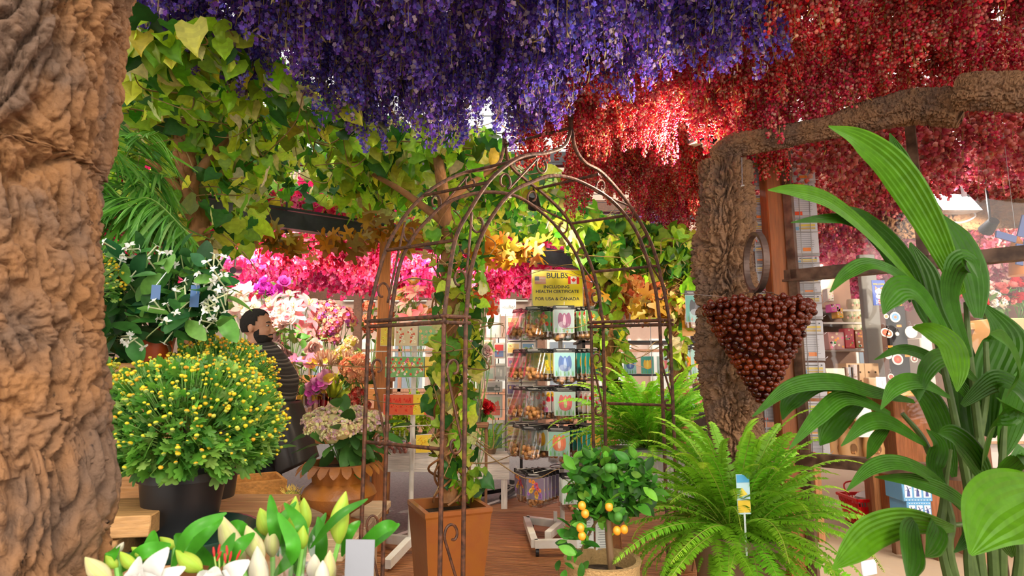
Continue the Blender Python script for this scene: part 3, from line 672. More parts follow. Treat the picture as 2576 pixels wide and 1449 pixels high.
# two columns to the right of the arch
Rp = [(1380, 560), (1540, 540), (1620, 560), (1740, 580), (1765, 640), (1700, 700), (1600, 680), (1500, 690), (1440, 640)]
m4 = px_points(Rp, lambda x, y: 4.5, 1000, q, .4); c4 = px_points([(1490, 620), (1570, 620), (1560, 760), (1575, 900), (1560, 1000), (1500, 900), (1510, 760)], lambda x, y: 4.6, 190, q, .15)
b4 = at(1530, 900, 4.6) * [1, 1, 0]
tp = [b4, at(1530, 900, 4.6), at(1528, 760, 4.6), at(1530, 650, 4.6), at(1520, 560, 4.6)]
vine('vine column beyond the arch, just to the right of the yellow bulb sign', b4, [('trunk', tp, [.06, .05, .05, .045, .03], 'b'), ('branch', [at(1530, 690, 4.6), at(1580, 600, 4.5), at(1600, 560, 4.5)], [.02, .01], 't')] + sum([twine(tp[:4], .07, 2.5, k * 2) for k in range(3)], []), [(m4[:500], .10, 0), (c4, .09, 0)], 13)
c5 = px_points([(1640, 600), (1765, 600), (1750, 720), (1720, 760), (1730, 900), (1715, 960), (1680, 880), (1690, 700)], lambda x, y: 4.2, 230, q, .15)
b5 = at(1705, 900, 4.2) * [1, 1, 0]
tp = [b5, at(1705, 900, 4.2), at(1700, 760, 4.2), at(1698, 680, 4.2), at(1690, 600, 4.2)]
vine('vine column with tangled bare stems, close to the left side of the cracked trunk', b5, [('trunk', tp, [.06, .055, .05, .045, .03], 'b'), ('branch', [at(1700, 740, 4.2), at(1740, 690, 4.1), at(1765, 640, 4.1)], [.025, .015], 't')] + sum([twine(tp[:4], .065, 3.5, k * 1.3, .005) for k in range(5)], []), [(m4[500:], .10, 0), (c5, .09, 0)], 14)
# golden maple garlands along the beam
def garland(label, pts, k, seed, Y):
    q = RS(seed); root = thing('maple_garland', label, 'garland', at(*pts[0], Y)); P = smooth_path([at(px, py, Y + .1 * i) for i, (px, py) in enumerate(pts)], 8)
    g = G(); g.add(tube(P, .005, 5), (.3, .16, .05)); g.build('stem', MT['plain'], root)
    g = G(); pp_ = P[q.integers(0, len(P), k)] + q.normal(0, .07, (k, 3)) * [1, 1, .6]
    g.inst(*leaf_mass(pp_, q, .072, [(.52, .22, .01), (.42, .17, .01), (.6, .34, .03), (.3, .2, .02), (.5, .32, .1)], MAPLE, .5)); g.build('leaves', MT['leaf'], root)
garland('golden maple leaf garland hanging from the beam above the man', [(600, 575), (680, 600), (760, 610), (860, 600), (950, 610)], 85, 1, 3.7)
garland('golden maple leaf garland hanging from the beam to the right of the planter vine', [(1180, 600), (1240, 625), (1300, 635), (1345, 640)], 75, 2, 3.9)
garland('yellow maple leaf garland high behind the arch crown', [(930, 560), (1000, 600), (1060, 590)], 40, 3, 3.6)
garland('brown maple leaf garland wound on the vine column beyond the arch', [(1590, 770), (1650, 770), (1700, 790)], 55, 4, 4.0)

# ================================================================ FERNS
def frond_mesh(seed, L=.5, n=34):
    q = RS(seed); P = []; 
    for i in range(n + 1):
        t = i / n; P.append((q.normal(0, .001) + .02 * math.sin(seed + 3 * t), L * (math.sin(t * 1.15) / 1.05), L * (.72 * t - .62 * t * t)))
    P = smooth_path(P[::4] + [P[-1]], 9); g = G(); g.add(tube(P, [.0022, .0007], 4, False), (.42, .5, .08))
    m = len(P); Tn = nrm(np.gradient(P, axis=0)); t = np.linspace(0, 1, m); idx = np.linspace(2, m - 1, 60).astype(int)
    for sgn in (1, -1):
        Pk = P[idx]; Tk = Tn[idx]; U = np.cross(Tk, [1, 0, 0]); U = np.cross([1, 0, 0], Tk)
        D = np.array([sgn, 0, 0]) + Tk * .28 + q.normal(0, .07, (len(idx), 3)) + [0, 0, -.12]
        tt = t[idx]; s = L * .057 * (np.sin(PI * (tt * .93 + .06)) ** .6) * (1 - .25 * tt) * q.uniform(.88, 1.1, len(idx))
        c = np.array([(.22, .55, .02)] * len(idx)) * (1 + q.normal(0, .14, (len(idx), 1))); c = c + np.clip(tt[:, None] - .6, 0, 1) * [.7, .55, .1]
        Mx = frames(Pk, D, np.cross(np.cross(Tk, [sgn, 0, 0]) * sgn, [0, 0, 0]) + [0, -.2, 1], s); g.inst(PIN, Mx, np.clip(c, 0, 1))
    FRT.append((Tjoin(list(zip(g.V, g.L, g.C))) if False else (np.concatenate(g.V), np.concatenate(g.L), np.concatenate(g.C)), np.concatenate(g.K)))
    return g.mesh('frond', MT['fern'])
FRT = []
FR = [frond_mesh(s) for s in range(5)]
def fern(label, c, R, n, seed, potz, potr, potmat, tilt=0, squash=1.0, boxp=None, extra=0, dr=0):
    q = RS(seed); root = thing('potted_fern', label, 'fern', (c[0], c[1], potz))
    h = c[2] - potz
    g = G()
    if boxp: g.add(box((c[0], c[1], potz + h * .5), (boxp, boxp * .5, h), .12, .01), (.32, .3, .27))
    else: g.add(lathe([(potr * .7, 0), (potr, h * .95), (potr * 1.06, h * .96), (potr * 1.06, h), (potr * .92, h), (potr * .9, h * .9), (0, h * .9)], 28, (c[0], c[1], potz)), (.2, .12, .07))
    g.build('pot', potmat, root)
    for i in range(n):
        o = bpy.data.objects.new('frond', FR[q.integers(5)]); COL.objects.link(o); o.parent = root
        a = 2 * PI * (i * .618) + q.normal(0, .1); lay = (i + .5) / n
        o.location = (math.cos(a) * .04, math.sin(a) * .04, h); el = (lay ** .75) * (1.45 + dr) - .5 - dr
        o.rotation_euler = Matrix.Rotation(a - PI / 2, 4, 'Z').to_euler(); o.rotation_euler = (Matrix.Rotation(a - PI / 2, 4, 'Z') @ Matrix.Rotation(el, 4, 'X') @ Matrix.Rotation(q.normal(0, .25), 4, 'Y')).to_euler()
        s = R / .46 * q.uniform(.75, 1.12); o.scale = (s * 1.0, s, s * squash)
    g = G(); q = RS(seed + 50)
    for i in range(extra):
        a = q.uniform(0, 2 * PI); el = q.uniform(-.3 - dr, 1.0); M = (Matrix.Rotation(a, 4, 'Z') @ Matrix.Rotation(el, 4, 'X') @ Matrix.Rotation(q.normal(0, .4), 4, 'Y')); s = R / .46 * q.uniform(.45, .95)
        g.add(Tx(FRT[q.integers(5)][0], trs((c[0] + math.cos(a) * .05, c[1] + math.sin(a) * .05, potz + h), np.array(M), s)), np.clip(FRT[0][1][:1] * 0 + q.uniform(.75, 1.1) * np.array((.22, .54, .02)), 0, 1)[0])
    if extra: o = g.build('fronds', MT['fern'], root); o['kind'] = 'stuff'
    return root
fern('huge bright green sword fern filling the lower right, with a blue plant tag', (at(1855, 1330, 1.95)) , .42, 98, 5, .55, .15, MT['plain'], extra=240, dr=.55)
fern('leafy sword fern in a grey wooden box behind the arch leg', at(1640, 1125, 3.68), .60, 98, 6, .58, .2, MT['wood'], boxp=.5, extra=130)
fern('small sword fern in a pot on the white bench behind the square planter', at(1235, 1128, 6.1), .38, 26, 7, .5, .06, MT['plain'])
c = at(1870, 1243, 1.8); o = thing('plant_tag', 'blue and yellow plastic plant tag stuck in the huge fern', 'plant tag', c)
g = G(); g.add(box(c, (.042, .0015, .115), .15, .0), (.55, .75, .85)); g.build('tag_card', MT['card'], o)
g = G(); g.add(box(c + (.0, -.002, -.035), (.040, .001, .035), .15), (.9, .6, .05)); g.add(box(c + (.0, -.002, .045), (.040, .001, .022), .15), (.1, .4, .75)); g.add(T([c + (-.015, -.003, -.01), c + (-.005, -.003, .02), c + (.012, -.003, .0)], [(0, 1, 2)]), (.95, .7, .1)); g.build('print', MT['card'], o)
g = G(); g.add(tube([c - (0, 0, .05), c - (0, 0, .2)], .003, 5), (.8, .85, .9)); g.build('stake', MT['plastic'], o)
# stands under the ferns
def table(label, c, sx, sy, z, col=(.2, .09, .04), name='plant_stand', cat='stand', leg=.05, mat='woodx'):
    r = thing(name, label, cat, (c[0], c[1], 0)); g = G(); g.add(box((c[0], c[1], z - .015), (sx, sy, .03), 0, .004), col); g.build('top', MT[mat], r)
    for a in (-1, 1):
        for b in (-1, 1): g = G(); g.add(box((c[0] + a * (sx / 2 - leg), c[1] + b * (sy / 2 - leg), (z - .03) / 2), (leg, leg, z - .03), 0, .003), col); g.build('leg', MT['wood'], r)
    return r
f1 = at(1855, 1330, 1.95); table('low wooden stand hidden under the huge fern', f1, .5, .45, .55)
f2 = at(1640, 1125, 3.68); table('dark wooden stand carrying the grey fern box', f2, .75, .42, .58)

# ================================================================ SQUARE PLANTER
pc = at(1128, 1268, 3.0); zt = pc[2]; root = thing('square_planter', 'tall tapered square planter glazed terracotta brown, on the ribbed deck', 'planter', (pc[0], 3.02, 0))
def sq(w, z, a=.42): return [(pc[0] + w * math.cos(a + PI / 4 + k * PI / 2) * 1.0, 3.02 + w * math.sin(a + PI / 4 + k * PI / 2), z) for k in range(4)]
def loft(rings, cap0=True, cap1=True):
    n = len(rings[0]); V = [p for r in rings for p in r]; Fs = []
    for i in range(len(rings) - 1):
        for j in range(n): k = (j + 1) % n; Fs.append((i * n + j, i * n + k, (i + 1) * n + k, (i + 1) * n + j))
    if cap0: Fs.append(tuple(range(n))[::-1])
    if cap1: Fs.append(tuple((len(rings) - 1) * n + j for j in range(n)))
    return T(V, Fs)
g = G(); g.add(loft([sq(.150, 0), sq(.232, zt - .03), sq(.238, zt - .02), sq(.238, zt), sq(.205, zt), sq(.2, zt - .05)], True, False)); g.build('body', MT['terra'], root, smooth=False)
g = G(); g.add(loft([sq(.20, zt - .06), sq(.2, zt - .05)])); g.build('soil', MT['soil'], root, smooth=False)
# ================================================================ CHRYSANTHEMUMS AND THE LEFT TABLE
def mum(label, c, R, Rz, n, seed, pot, potcol, nb=300, cset=None, name='chrysanthemum_plant'):
    q = RS(seed); potz, potr = pot; root = thing(name, label, 'chrysanthemum', (c[0], c[1], potz)); h = c[2] - Rz * .55 - potz
    g = G()
    g.add(lathe([(potr * .78, 0), (potr * .8, .005), (potr * .98, h * .86), (potr * 1.05, h * .87), (potr * 1.06, h), (potr * .97, h), (potr * .95, h * .9), (0, h * .9)], 32, (c[0], c[1], potz)), potcol); g.build('pot', MT['plastic'], root)
    D = rv(q, n); D = D[D[:, 2] > -.55]; k = len(D); rr = q.uniform(.55, 1, k) ** .5
    low = np.clip(-D[:, 2], 0, 1)
    P = c + D * [R, R, Rz] * (rr * (1 - low * .25))[:, None]
    g = G(); O = D + q.normal(0, .55, (k, 3)); N = nrm(D * .6 + q.normal(0, .5, (k, 3)) + [0, 0, .6])
    g.inst(MUM, frames(P, O, N, R * .125 * q.uniform(.6, 1.2, k) * (1 + low)), pick(q, [(.13, .36, .04), (.19, .44, .06), (.08, .26, .04), (.28, .5, .1)], k, .15)); g.build('foliage', MT['leaf'], root)
    D = rv(q, nb * 4); D = D[(D[:, 2] > -.35)]; D = D[:nb]; w = q.uniform(.98, 1.13, len(D)); P = c + D * [R, R, Rz] * w[:, None]
    keep = q.uniform(0, 1, len(D)) < np.clip(.55 + D[:, 2], .25, 1); D, P = D[keep], P[keep]
    g = G()
    for p, d in zip(P, D): g.add(tube([p - d * .07 - (0, 0, .012), p], .0013, 3, False), (.25, .45, .12))
    g.build('flower_stems', MT['plain'], root)
    order = np.argsort(P[:, 1]); BM = MUMB if cset is None else MUMB[:1] + MUMB[2:3]
    rest = order[100:]; g = G(); k = len(rest)
    g.inst(MUMBT[0], [trs(P[i], rot((1, 0, 0), q.uniform(-.4, .4)), q.uniform(.4, .85)) for i in rest], pick(q, cset or BUDC, k, .1)); o = g.build('flower_buds', MT['petal'], root); o['kind'] = 'stuff'
    for i in order[:100]:
        o = bpy.data.objects.new('flower_bud', BM[q.integers(len(BM))]); COL.objects.link(o); o.parent = root; o.location = tuple(P[i] - wl(root)); o.rotation_euler = (q.uniform(-.5, .5), q.uniform(-.5, .5), 0); s = q.uniform(.45, .9); o.scale = (s, s, s)
    return root
BUDC = [(.88, .66, .02), (.8, .74, .05), (.9, .5, .02), (.6, .66, .08), (.88, .72, .03)]
MUMBT = []
def budt():
    v, l, c = ball((0, 0, 0), .0078, 8, 5, .72); v2, l2, c2 = lathe([(.002, -.008), (.0065, -.004), (.0079, -.001)], 7); return Tjoin([(v, l, c), (v2, l2, c2)]), len(c), len(c2)
tt, n1, n2 = budt(); MUMBT.append(tt); MUMB = []
for i, cc in enumerate(BUDC):
    g = G(); k = np.array([cc] * n1 + [(.3, .45, .12)] * n2); g.add(tt, k); MUMB.append(g.mesh('flower_bud', MT['petal']))
C1 = at(472, 1082, 1.75)
mum('round bush of yellow budding chrysanthemums in a black pot, foremost of the bushes', C1, .25, .205, 2600, 1, (at(460, 1340, 1.75)[2], .115), (.012, .012, .014), 1300)
mum('round chrysanthemum bush whose orange-yellow buds rise right behind the foremost bush', at(548, 985, 2.2), .205, .19, 1500, 2, (at(560, 1250, 2.2)[2], .1), (.02, .015, .015), 900, [(.88, .6, .02), (.88, .42, .02), (.8, .66, .05)])
mum('chrysanthemum bush in a red pot between the cork trunk and the foremost bush', at(190, 1075, 1.75), .14, .22, 600, 3, (at(230, 1240, 1.75)[2], .08), (.45, .02, .02), 500)
mum('small chrysanthemum bush half behind the cork trunk, beside the white-flowered climber', at(215, 720, 1.9), .10, .11, 320, 4, (at(215, 880, 1.9)[2], .06), (.3, .12, .05), 260)
# saucer
sz_ = at(460, 1340, 1.75)[2]; c = (C1[0], C1[1], sz_ - .028)
g = G(); g.add(lathe([(.16, 0), (.185, .004), (.205, .035), (.212, .036), (.212, .030), (.19, -.004), (.16, -.004)][::-1], 48, c)); g.add(lathe([(0, 0), (.19, .002)], 48, c)); settag(g.build('pot_saucer', mk('green_plastic', (.01, .05, .035), rough=.25, var=.1), None), 'dark green plastic saucer under the black chrysanthemum pot', 'saucer')
# pallet like bench at the left
def plankbox(root, x0, x1, y0, y1, z, n, along='x', th=.03, col=(.42, .22, .09), nm='board'):
    q = RS(int(abs(x0) * 100)); 
    for i in range(n):
        if along == 'x': w = (y1 - y0) / n; c = ((x0 + x1) / 2, y0 + w * (i + .5), z - th / 2); s = (x1 - x0, w - .008, th)
        else: w = (x1 - x0) / n; c = (x0 + w * (i + .5), (y0 + y1) / 2, z - th / 2); s = (w - .008, y1 - y0, th)
        g = G(); g.add(box(c, s, 0, .004), np.array(col) * q.uniform(.8, 1.2)); g.build(nm, MT['woodx' if along == 'x' else 'wood'], root)
zb = sz_ - .034
r = thing('pallet_bench', 'rough wooden pallet bench under the chrysanthemum pots', 'bench', (-1.2, 1.75, 0))
plankbox(r, -1.9, -.86, 1.42, 2.45, zb, 7)
for y in (1.46, 1.9, 2.38):
    for x in (-1.8, -1.35, -.92):
        g = G(); g.add(box((x, y, zb / 2 - .015), (.09, .08, zb - .03), 0, .004), (.4, .2, .08)); g.build('leg', MT['wood'], r)
    g = G(); g.add(box((-1.38, y, zb - .085), (1.0, .085, .1), 0, .004), (.45, .24, .09)); g.build('bearer', MT['woodx'], r)
# block of stacked boards beside the red pot
c = at(275, 1295, 1.62); r = thing('wooden_step', 'small step of raw boards on the pallet bench, left of the black pot', 'step', c)
for i in range(2): g = G(); g.add(box((c[0] - .06 - .04 * i, c[1] + .06, zb + .03 + .062 * (1 - i)), (.34 - .08 * i, .24, .055), .18, .003), (.5, .27, .1)); g.build('board', MT['woodx'], r)
# pale plank table behind with the urn
r = thing('plank_table', 'pale plank table carrying the rusty urn', 'table', (-1.25, 3.0, 0)); zt2 = .60
plankbox(r, -2.3, -.70, 2.52, 3.5, zt2, 5, 'x', .035, (.56, .4, .25))
for x in (-2.2, -.8):
    for y in (2.6, 3.4): g = G(); g.add(box((x, y, (zt2 - .035) / 2), (.08, .08, zt2 - .035), 0, .004), (.5, .33, .2)); g.build('leg', MT['wood'], r)
# crate
c = at(600, 1238, 3.2); c[2] = zt2 + .085; r = thing('wooden_crate', 'orange stained wooden crate on the plank table behind the black pot', 'crate', (c[0], c[1], zt2))
for s, sy in (((.42, .018, .18), -.13), ((.42, .018, .18), .13)): g = G(); a = .55; g.add(box((c[0] - sy * math.sin(a), c[1] + sy * math.cos(a), c[2]), s, a, .002), (.62, .27, .06)); g.build('side_panel', MT['woodx'], r)
for sx in (-.21, .21): g = G(); g.add(box((c[0] + sx * math.cos(a), c[1] + sx * math.sin(a), c[2]), (.018, .27, .17), a, .002), (.6, .26, .06)); g.build('end_panel', MT['woodx'], r)
g = G(); g.add(box((c[0], c[1], zt2 + .008), (.41, .26, .012), a), (.5, .25, .08)); g.build('bottom', MT['woodx'], r)

# ================================================================ WHITE FLOWERED CLIMBER AND PALM
def climber():
    q = RS(9); c = at(385, 880, 2.15); root = thing('stephanotis_plant', 'glossy climber with white trumpet flowers in an orange pot above the chrysanthemums', 'climber plant', c - (0, 0, .02))
    g = G(); g.add(lathe([(.058, -.03), (.072, .085), (.08, .086), (.08, .105), (.07, .105), (0, .09)], 28, c - (0, 0, .03))); g.build('pot', mk('orange_pot', (.62, .09, .02), rough=.4), root)
    pts = px_points([(215, 640), (330, 640), (450, 620), (560, 680), (580, 760), (560, 820), (470, 850), (420, 840), (340, 860), (230, 860), (215, 760)], lambda x, y: 2.12, 380, q, .17)
    pts = np.vstack([pts, px_points([(215, 850), (340, 870), (400, 960), (300, 1010), (215, 990)], lambda x, y: 2.2, 110, q, .1)])
    k = len(pts); D = nrm(q.normal(0, .8, (k, 3)) + [.1, -.1, -.1]); g = G(); g.inst(OVAL, frames(pts, D, q.normal(0, .5, (k, 3)) + [0, -.5, .8], .105 * q.uniform(.6, 1.15, k)), pick(q, [(.035, .13, .03), (.055, .19, .035), (.02, .08, .02), (.12, .30, .05), (.02, .10, .03)], k, .15)); g.build('foliage', MT['gloss_leaf'], root)
    g = G()
    for i in range(26):
        a = c + (0, 0, .05); b = pts[q.integers(k)]; m = (a + b) / 2 + q.normal(0, .05, 3); g.add(tube(smooth_path([a, m, b], 5), .0025, 4, False), (.25, .3, .12))
    g.build('stems', MT['plain'], root)
    for cx, cy, n in ((325, 640, 9), (395, 660, 7), (540, 700, 10), (500, 725, 8), (440, 800, 12), (470, 760, 9), (540, 790, 12), (550, 760, 8), (330, 860, 6), (300, 650, 5)):
        g = G(); c0 = at(cx, cy, 1.98 + q.uniform(-.03, .05))
        for i in range(n):
            d = nrm(q.normal(size=3) + [0, -.8, .3]); p = c0 + q.normal(0, .022, 3); g.add(tube([p, p + d * .025, p + d * .045], [.0022, .002, .003, .0028], 6), (.62, .66, .4))
            g.inst(PETAL, [frames([p + d * .044], [nrm(np.cross(d, s_) + d * .35)], [d], .017)[0] for s_ in rv(q, 5)], (.88, .88, .84))
        g.build('blossom_cluster', MT['petal'], root)
climber()
for px, py, h, lb in ((490, 745, .075, 'blue plant tag hanging among the white trumpet flowers, larger one'), (392, 735, .05, 'blue plant tag deep in the climber leaves, smaller one')):
    c = at(px, py, 1.95); r = thing('plant_tag', lb, 'plant tag', c); g = G(); g.add(box(c, (.028, .0015, h), .3), (.02, .09, .25)); g.build('tag_card', MT['card'], r)
    g = G(); g.add(tube([c + (0, 0, h * .5), c + (.02, .02, h * .5 + .05)], .0015, 4), (.8, .85, .9)); g.build('tie', MT['plastic'], r)
c = at(385, 905, 2.2); r = thing('wooden_box', 'raw wooden box holding up the orange pot', 'box', (c[0], c[1], zb)); g = G(); hh = at(385, 893, 2.15)[2] - .03 - zb
g.add(box((c[0] - .12, c[1] + .05, zb + hh / 2), (.55, .3, hh), .05, .004), (.42, .2, .06)); g.build('body', MT['woodx'], r)
def palm_frond(P, q, ln=.26, n=34, col=((.16, .42, .05), (.1, .3, .04), (.24, .5, .1))):
    S = smooth_path(P, 10); g = G(); g.add(tube(S, [.005, .0015], 5), (.3, .45, .1)); m = len(S); Tn = nrm(np.gradient(S, axis=0))
    idx = np.linspace(m * .15, m - 1, n).astype(int)
    for sg in (-1, 1):
        sd = nrm(np.cross(Tn[idx], [0, .3, 1])) * sg; D = sd * .8 + Tn[idx] * .55 + [0, 0, -.45] + q.normal(0, .08, (n, 3)); s = ln * np.sin(PI * (np.linspace(.12, .95, n))) ** .6 * q.uniform(.85, 1.1, n)
        g.inst(PALML, frames(S[idx], D, q.normal(0, .3, (n, 3)) + [0, 0, 1], s), pick(q, col, n, .12))
    return g
PALML = strip(1, lambda t: .032 * math.sin(PI * (t * .95 + .03)) ** .6, 6, 2, .3, .35)
q = RS(21); b = at(250, 760, 2.5); root = thing('areca_palm', 'feathery green palm behind the cork trunk, arching over the white flowers', 'palm', (b[0], b[1], zb))
g = G(); g.add(lathe([(.09, 0), (.12, .22), (.13, .22), (.13, .25), (.11, .25), (0, .22)], 24, (b[0], b[1], zb))); g.build('pot', MT['terra'], root)
crown = at(230, 640, 2.5)
g = G(); g.add(tube(smooth_path([(b[0], b[1], zb + .2), (b[0], b[1], 1.5), crown], 6), [.025, .02], 8), (.3, .35, .1)); g.build('stem', MT['wood'], root)
for tip in ((430, 520), (520, 640), (300, 300), (400, 330), (480, 590), (330, 520), (240, 330), (500, 700), (380, 640), (120, 400), (90, 560), (420, 440)):
    t_ = at(*tip, 2.3 + q.uniform(-.25, .2)); m = (crown + t_) / 2 + (0, 0, .14 + .1 * q.uniform()); palm_frond([crown, m, t_], q).build('frond', MT['leaf'], root)

# ================================================================ LILIES AT THE FRONT
def ellip(P0, P1, r, q, ribs=6, seg=10, col0=(.5, .7, .1), col1=(.85, .8, .5), curve=.04):
    P0, P1 = np.asarray(P0), np.asarray(P1); d = P1 - P0; L = np.linalg.norm(d); s = nrm(np.cross(d, [0, 1, 0])); u = np.cross(nrm(d), s); n = 18; V = []
    for i in range(seg + 1):
        t = i / seg; R = r * .92 * (math.sin(PI * min(.995, t * .95 + .045)) ** .8) * (1.15 - .45 * t) + .0005
        for j in range(n):
            a = 2 * PI * j / n; rr = R * (1 + .09 * math.cos(a * 3)); V.append(P0 + d * t + s * curve * L * math.sin(PI * t) + rr * (math.cos(a) * s + math.sin(a) * u))
    Fs = []; cols = []
    for i in range(seg):
        for j in range(n):
            k = (j + 1) % n; Fs.append((i * n + j, i * n + k, (i + 1) * n + k, (i + 1) * n + j)); w = .5 + .5 * math.cos((j + .5) * 2 * PI / n * 3); w = w * .75
            cols.append(np.array(col0) * (1 - w) + np.array(col1) * w)
    Fs.append(tuple(range(n))[::-1]); Fs.append(tuple(seg * n + j for j in range(n))); cols += [col0, col0]
    return T(V, Fs), np.array(cols)
q = RS(31)
def lily_bunch(label, sleeve_label, cx, Y, buds, blooms, leaves, seed):
    q = RS(seed); base = np.array([at(cx, 1449, Y)[0], Y, .66]); root = thing('lily_bunch', label, 'lilies', base)
    st = G()
    for (x0, y0, x1, y1, w, dY, kind) in buds:     # base px -> tip px
        a = at(x0, y0, Y + dY); b = at(x1, y1, Y + dY); r = w / 2 / F * (Y + dY)
        c0, c1 = {'g': ((.28, .5, .03), (.5, .62, .08)), 'c': ((.45, .52, .14), (.68, .6, .36)), 'w': ((.62, .6, .42), (.68, .64, .54))}[kind]
        t_, cc = ellip(a, b, r, q, col0=c1, col1=c0); g = G(); g.add(t_, cc); g.build('flower_bud', MT['petal'], root)
        st.add(tube(smooth_path([base + q.normal(0, .02, 3) * [1, 1, 0], (base + a) / 2 + (0, 0, .03), a], 6), .004, 6), (.16, .4, .07))
    for (x, y, sz, dY, face) in blooms:
        g = lilyf([(.88, .87, .84), (.85, .84, .82)], q, .32, 6, (.45, .03, .01)); v = g.mesh('tmp', MT['petal'])
        o = bpy.data.objects.new('lily_flower', v); COL.objects.link(o); o.parent = root; p = at(x, y, Y + dY); o.location = tuple(p - wl(root)); s = sz / F * (Y + dY); o.scale = (s, s, s); o.rotation_euler = face
        st.add(tube(smooth_path([base, (base + p) / 2 + (0, 0, .02), p], 6), .004, 6), (.16, .4, .07))
    for (x0, y0, xm, ym, x1, y1, w, dY) in leaves:
        P = smooth_path([at(x0, y0, Y + dY), at(xm, ym, Y + dY - .03), at(x1, y1, Y + dY)], 8); t = np.linspace(0, 1, len(P)); W_ = w / 2 / F * Y * np.sin(PI * (t * .96 + .02)) ** .7
        g = G(); g.add(ribbon(P, W_, (0.1, -.9, .35), 4, .3), np.array((.04, .20, .012)) * q.uniform(.7, 1.5)); g.build('leaf', MT['gloss_leaf'], root)
    st.build('stems', MT['plain'], root)
    # bucket
    g = G(); g.add(lathe([(.085, 0), (.11, .26), (.118, .262), (.118, .27), (.108, .27), (.083, .01), (0, .01)], 28, tuple(base))); settag(g.build('flower_bucket', MT['black'], None), sleeve_label, 'bucket'); return root
lily_bunch('bunch of cream lily buds with a tall yellow-green bud, in the front middle', 'black bucket holding the lily bunch with the tall bud', 720, .98,
    [(852, 1366, 870, 1236, 50, 0, 'g'), (612, 1415, 554, 1294, 52, 0, 'c'), (660, 1410, 620, 1322, 46, -.03, 'c'), (686, 1400, 690, 1322, 40, .03, 'c'), (684, 1348, 654, 1278, 44, .08, 'g'), (740, 1340, 744, 1248, 36, .1, 'g'), (773, 1328, 764, 1252, 36, .12, 'g'),
     (662, 1490, 647, 1374, 48, -.08, 'w'), (794, 1460, 791, 1394, 38, -.06, 'w'), (832, 1470, 830, 1384, 38, -.04, 'c'), (760, 1380, 764, 1322, 34, .0, 'g'), (815, 1480, 812, 1410, 36, -.1, 'w')],
    [], [(700, 1400, 690, 1320, 680, 1245, 30, .05), (740, 1420, 760, 1330, 715, 1265, 28, .03), (780, 1380, 850, 1300, 925, 1255, 20, .0), (720, 1390, 700, 1330, 745, 1262, 30, .08), (640, 1380, 600, 1330, 560, 1340, 40, .1), (860, 1400, 880, 1340, 905, 1310, 26, .04), (800, 1450, 810, 1370, 800, 1300, 30, .06),
                             (690, 1449, 740, 1380, 700, 1290, 34, .0), (880, 1400, 960, 1330, 1002, 1322, 30, .05), (870, 1420, 940, 1360, 1005, 1318, 34, .08), (750, 1449, 720, 1380, 640, 1330, 34, .1), (830, 1449, 790, 1370, 820, 1290, 30, .1)], 1)
lily_bunch('bunch of opening white lilies with slanting green leaves, at the lower left', 'black bucket holding the opening white lilies', 430, .9,
    [(276, 1462, 214, 1402, 44, -.05, 'c'), (378, 1404, 331, 1377, 28, .03, 'g'), (340, 1430, 302, 1388, 28, 0, 'g'), (294, 1428, 266, 1396, 24, .02, 'g'), (294, 1394, 311, 1364, 16, .04, 'w'), (440, 1378, 402, 1351, 26, .1, 'g'), (506, 1434, 442, 1384, 42, -.02, 'g')],
    [],
    [(430, 1440, 480, 1340, 570, 1290, 30, .0), (380, 1449, 380, 1400, 385, 1335, 46, .08), (450, 1430, 520, 1340, 560, 1300, 34, .05), (540, 1420, 480, 1380, 440, 1345, 44, .08), (300, 1440, 360, 1390, 430, 1370, 36, .05), (560, 1449, 600, 1380, 640, 1340, 34, .04), (260, 1449, 280, 1400, 300, 1370, 30, .05), (520, 1449, 560, 1400, 590, 1340, 30, -.02)], 2)
# red stamens of the middle lily
c = at(560, 1410, .86); r = thing('lily_flower', 'white lily with dark red stamens at the very front', 'lily', c - (0, 0, .05)); g = G()
for i, (sx, sy) in enumerate(((538, 1388), (551, 1381), (551, 1399), (571, 1384), (580, 1399), (600, 1396), (566, 1404))):
    p = at(sx, sy, .84); g.add(tube([c - (0, 0, .05), p], .0011, 4), (.4, .55, .15)); dv = np.array([.0018 * ((i % 3) - .6), 0, .0062]); g.add(tube([p - dv, p, p + dv], [.001, .0018, .001], 6), (.35, .008, .006))
g.build('stamens', MT['plain'], r)
def px_lily(label, base, tips, Y, root=None, wd=.020, seed=1):
    r = root or thing('lily_flower', label, 'lily', at(*base, Y)); q = RS(seed)
    for (tx, ty, w_) in tips:
        a = at(*base, Y); b = at(tx, ty, Y - .02); m = (a + b) / 2 + (0, -.02, .004); P = smooth_path([a, m, b], 8); t = np.linspace(0, 1, len(P)); g = G(); g.add(ribbon(P, w_ / 2 / F * Y * np.sin(PI * (t * .9 + .08)) ** .8, (q.uniform(-.3, .3), -1, .3), 8, .22), np.array((.56, .55, .52)) * q.uniform(.92, 1.05)); g.build('petal', MT['petal'], r)
    return r
px_lily(None, (570, 1472), ((628, 1410, 52), (500, 1440, 44), (540, 1425, 44), (605, 1440, 50), (650, 1462, 40)), .86, r, seed=2)
g = G(); g.add(tube([c - (0, 0, .05), (c[0], c[1] + .04, .7)], .004, 6), (.16, .4, .07)); g.build('stem', MT['plain'], r)
r = px_lily('big white lily opening at the lower left with pointed petals', (388, 1485), ((350, 1400, 46), (424, 1377, 50), (467, 1427, 46), (318, 1440, 44), (400, 1420, 44), (450, 1465, 50)), .82, None, seed=3)
p = at(388, 1485, .82); g = G(); g.add(tube([p, (p[0] + .01, .86, .7)], .004, 6), (.16, .4, .07)); g.build('stem', MT['plain'], r)
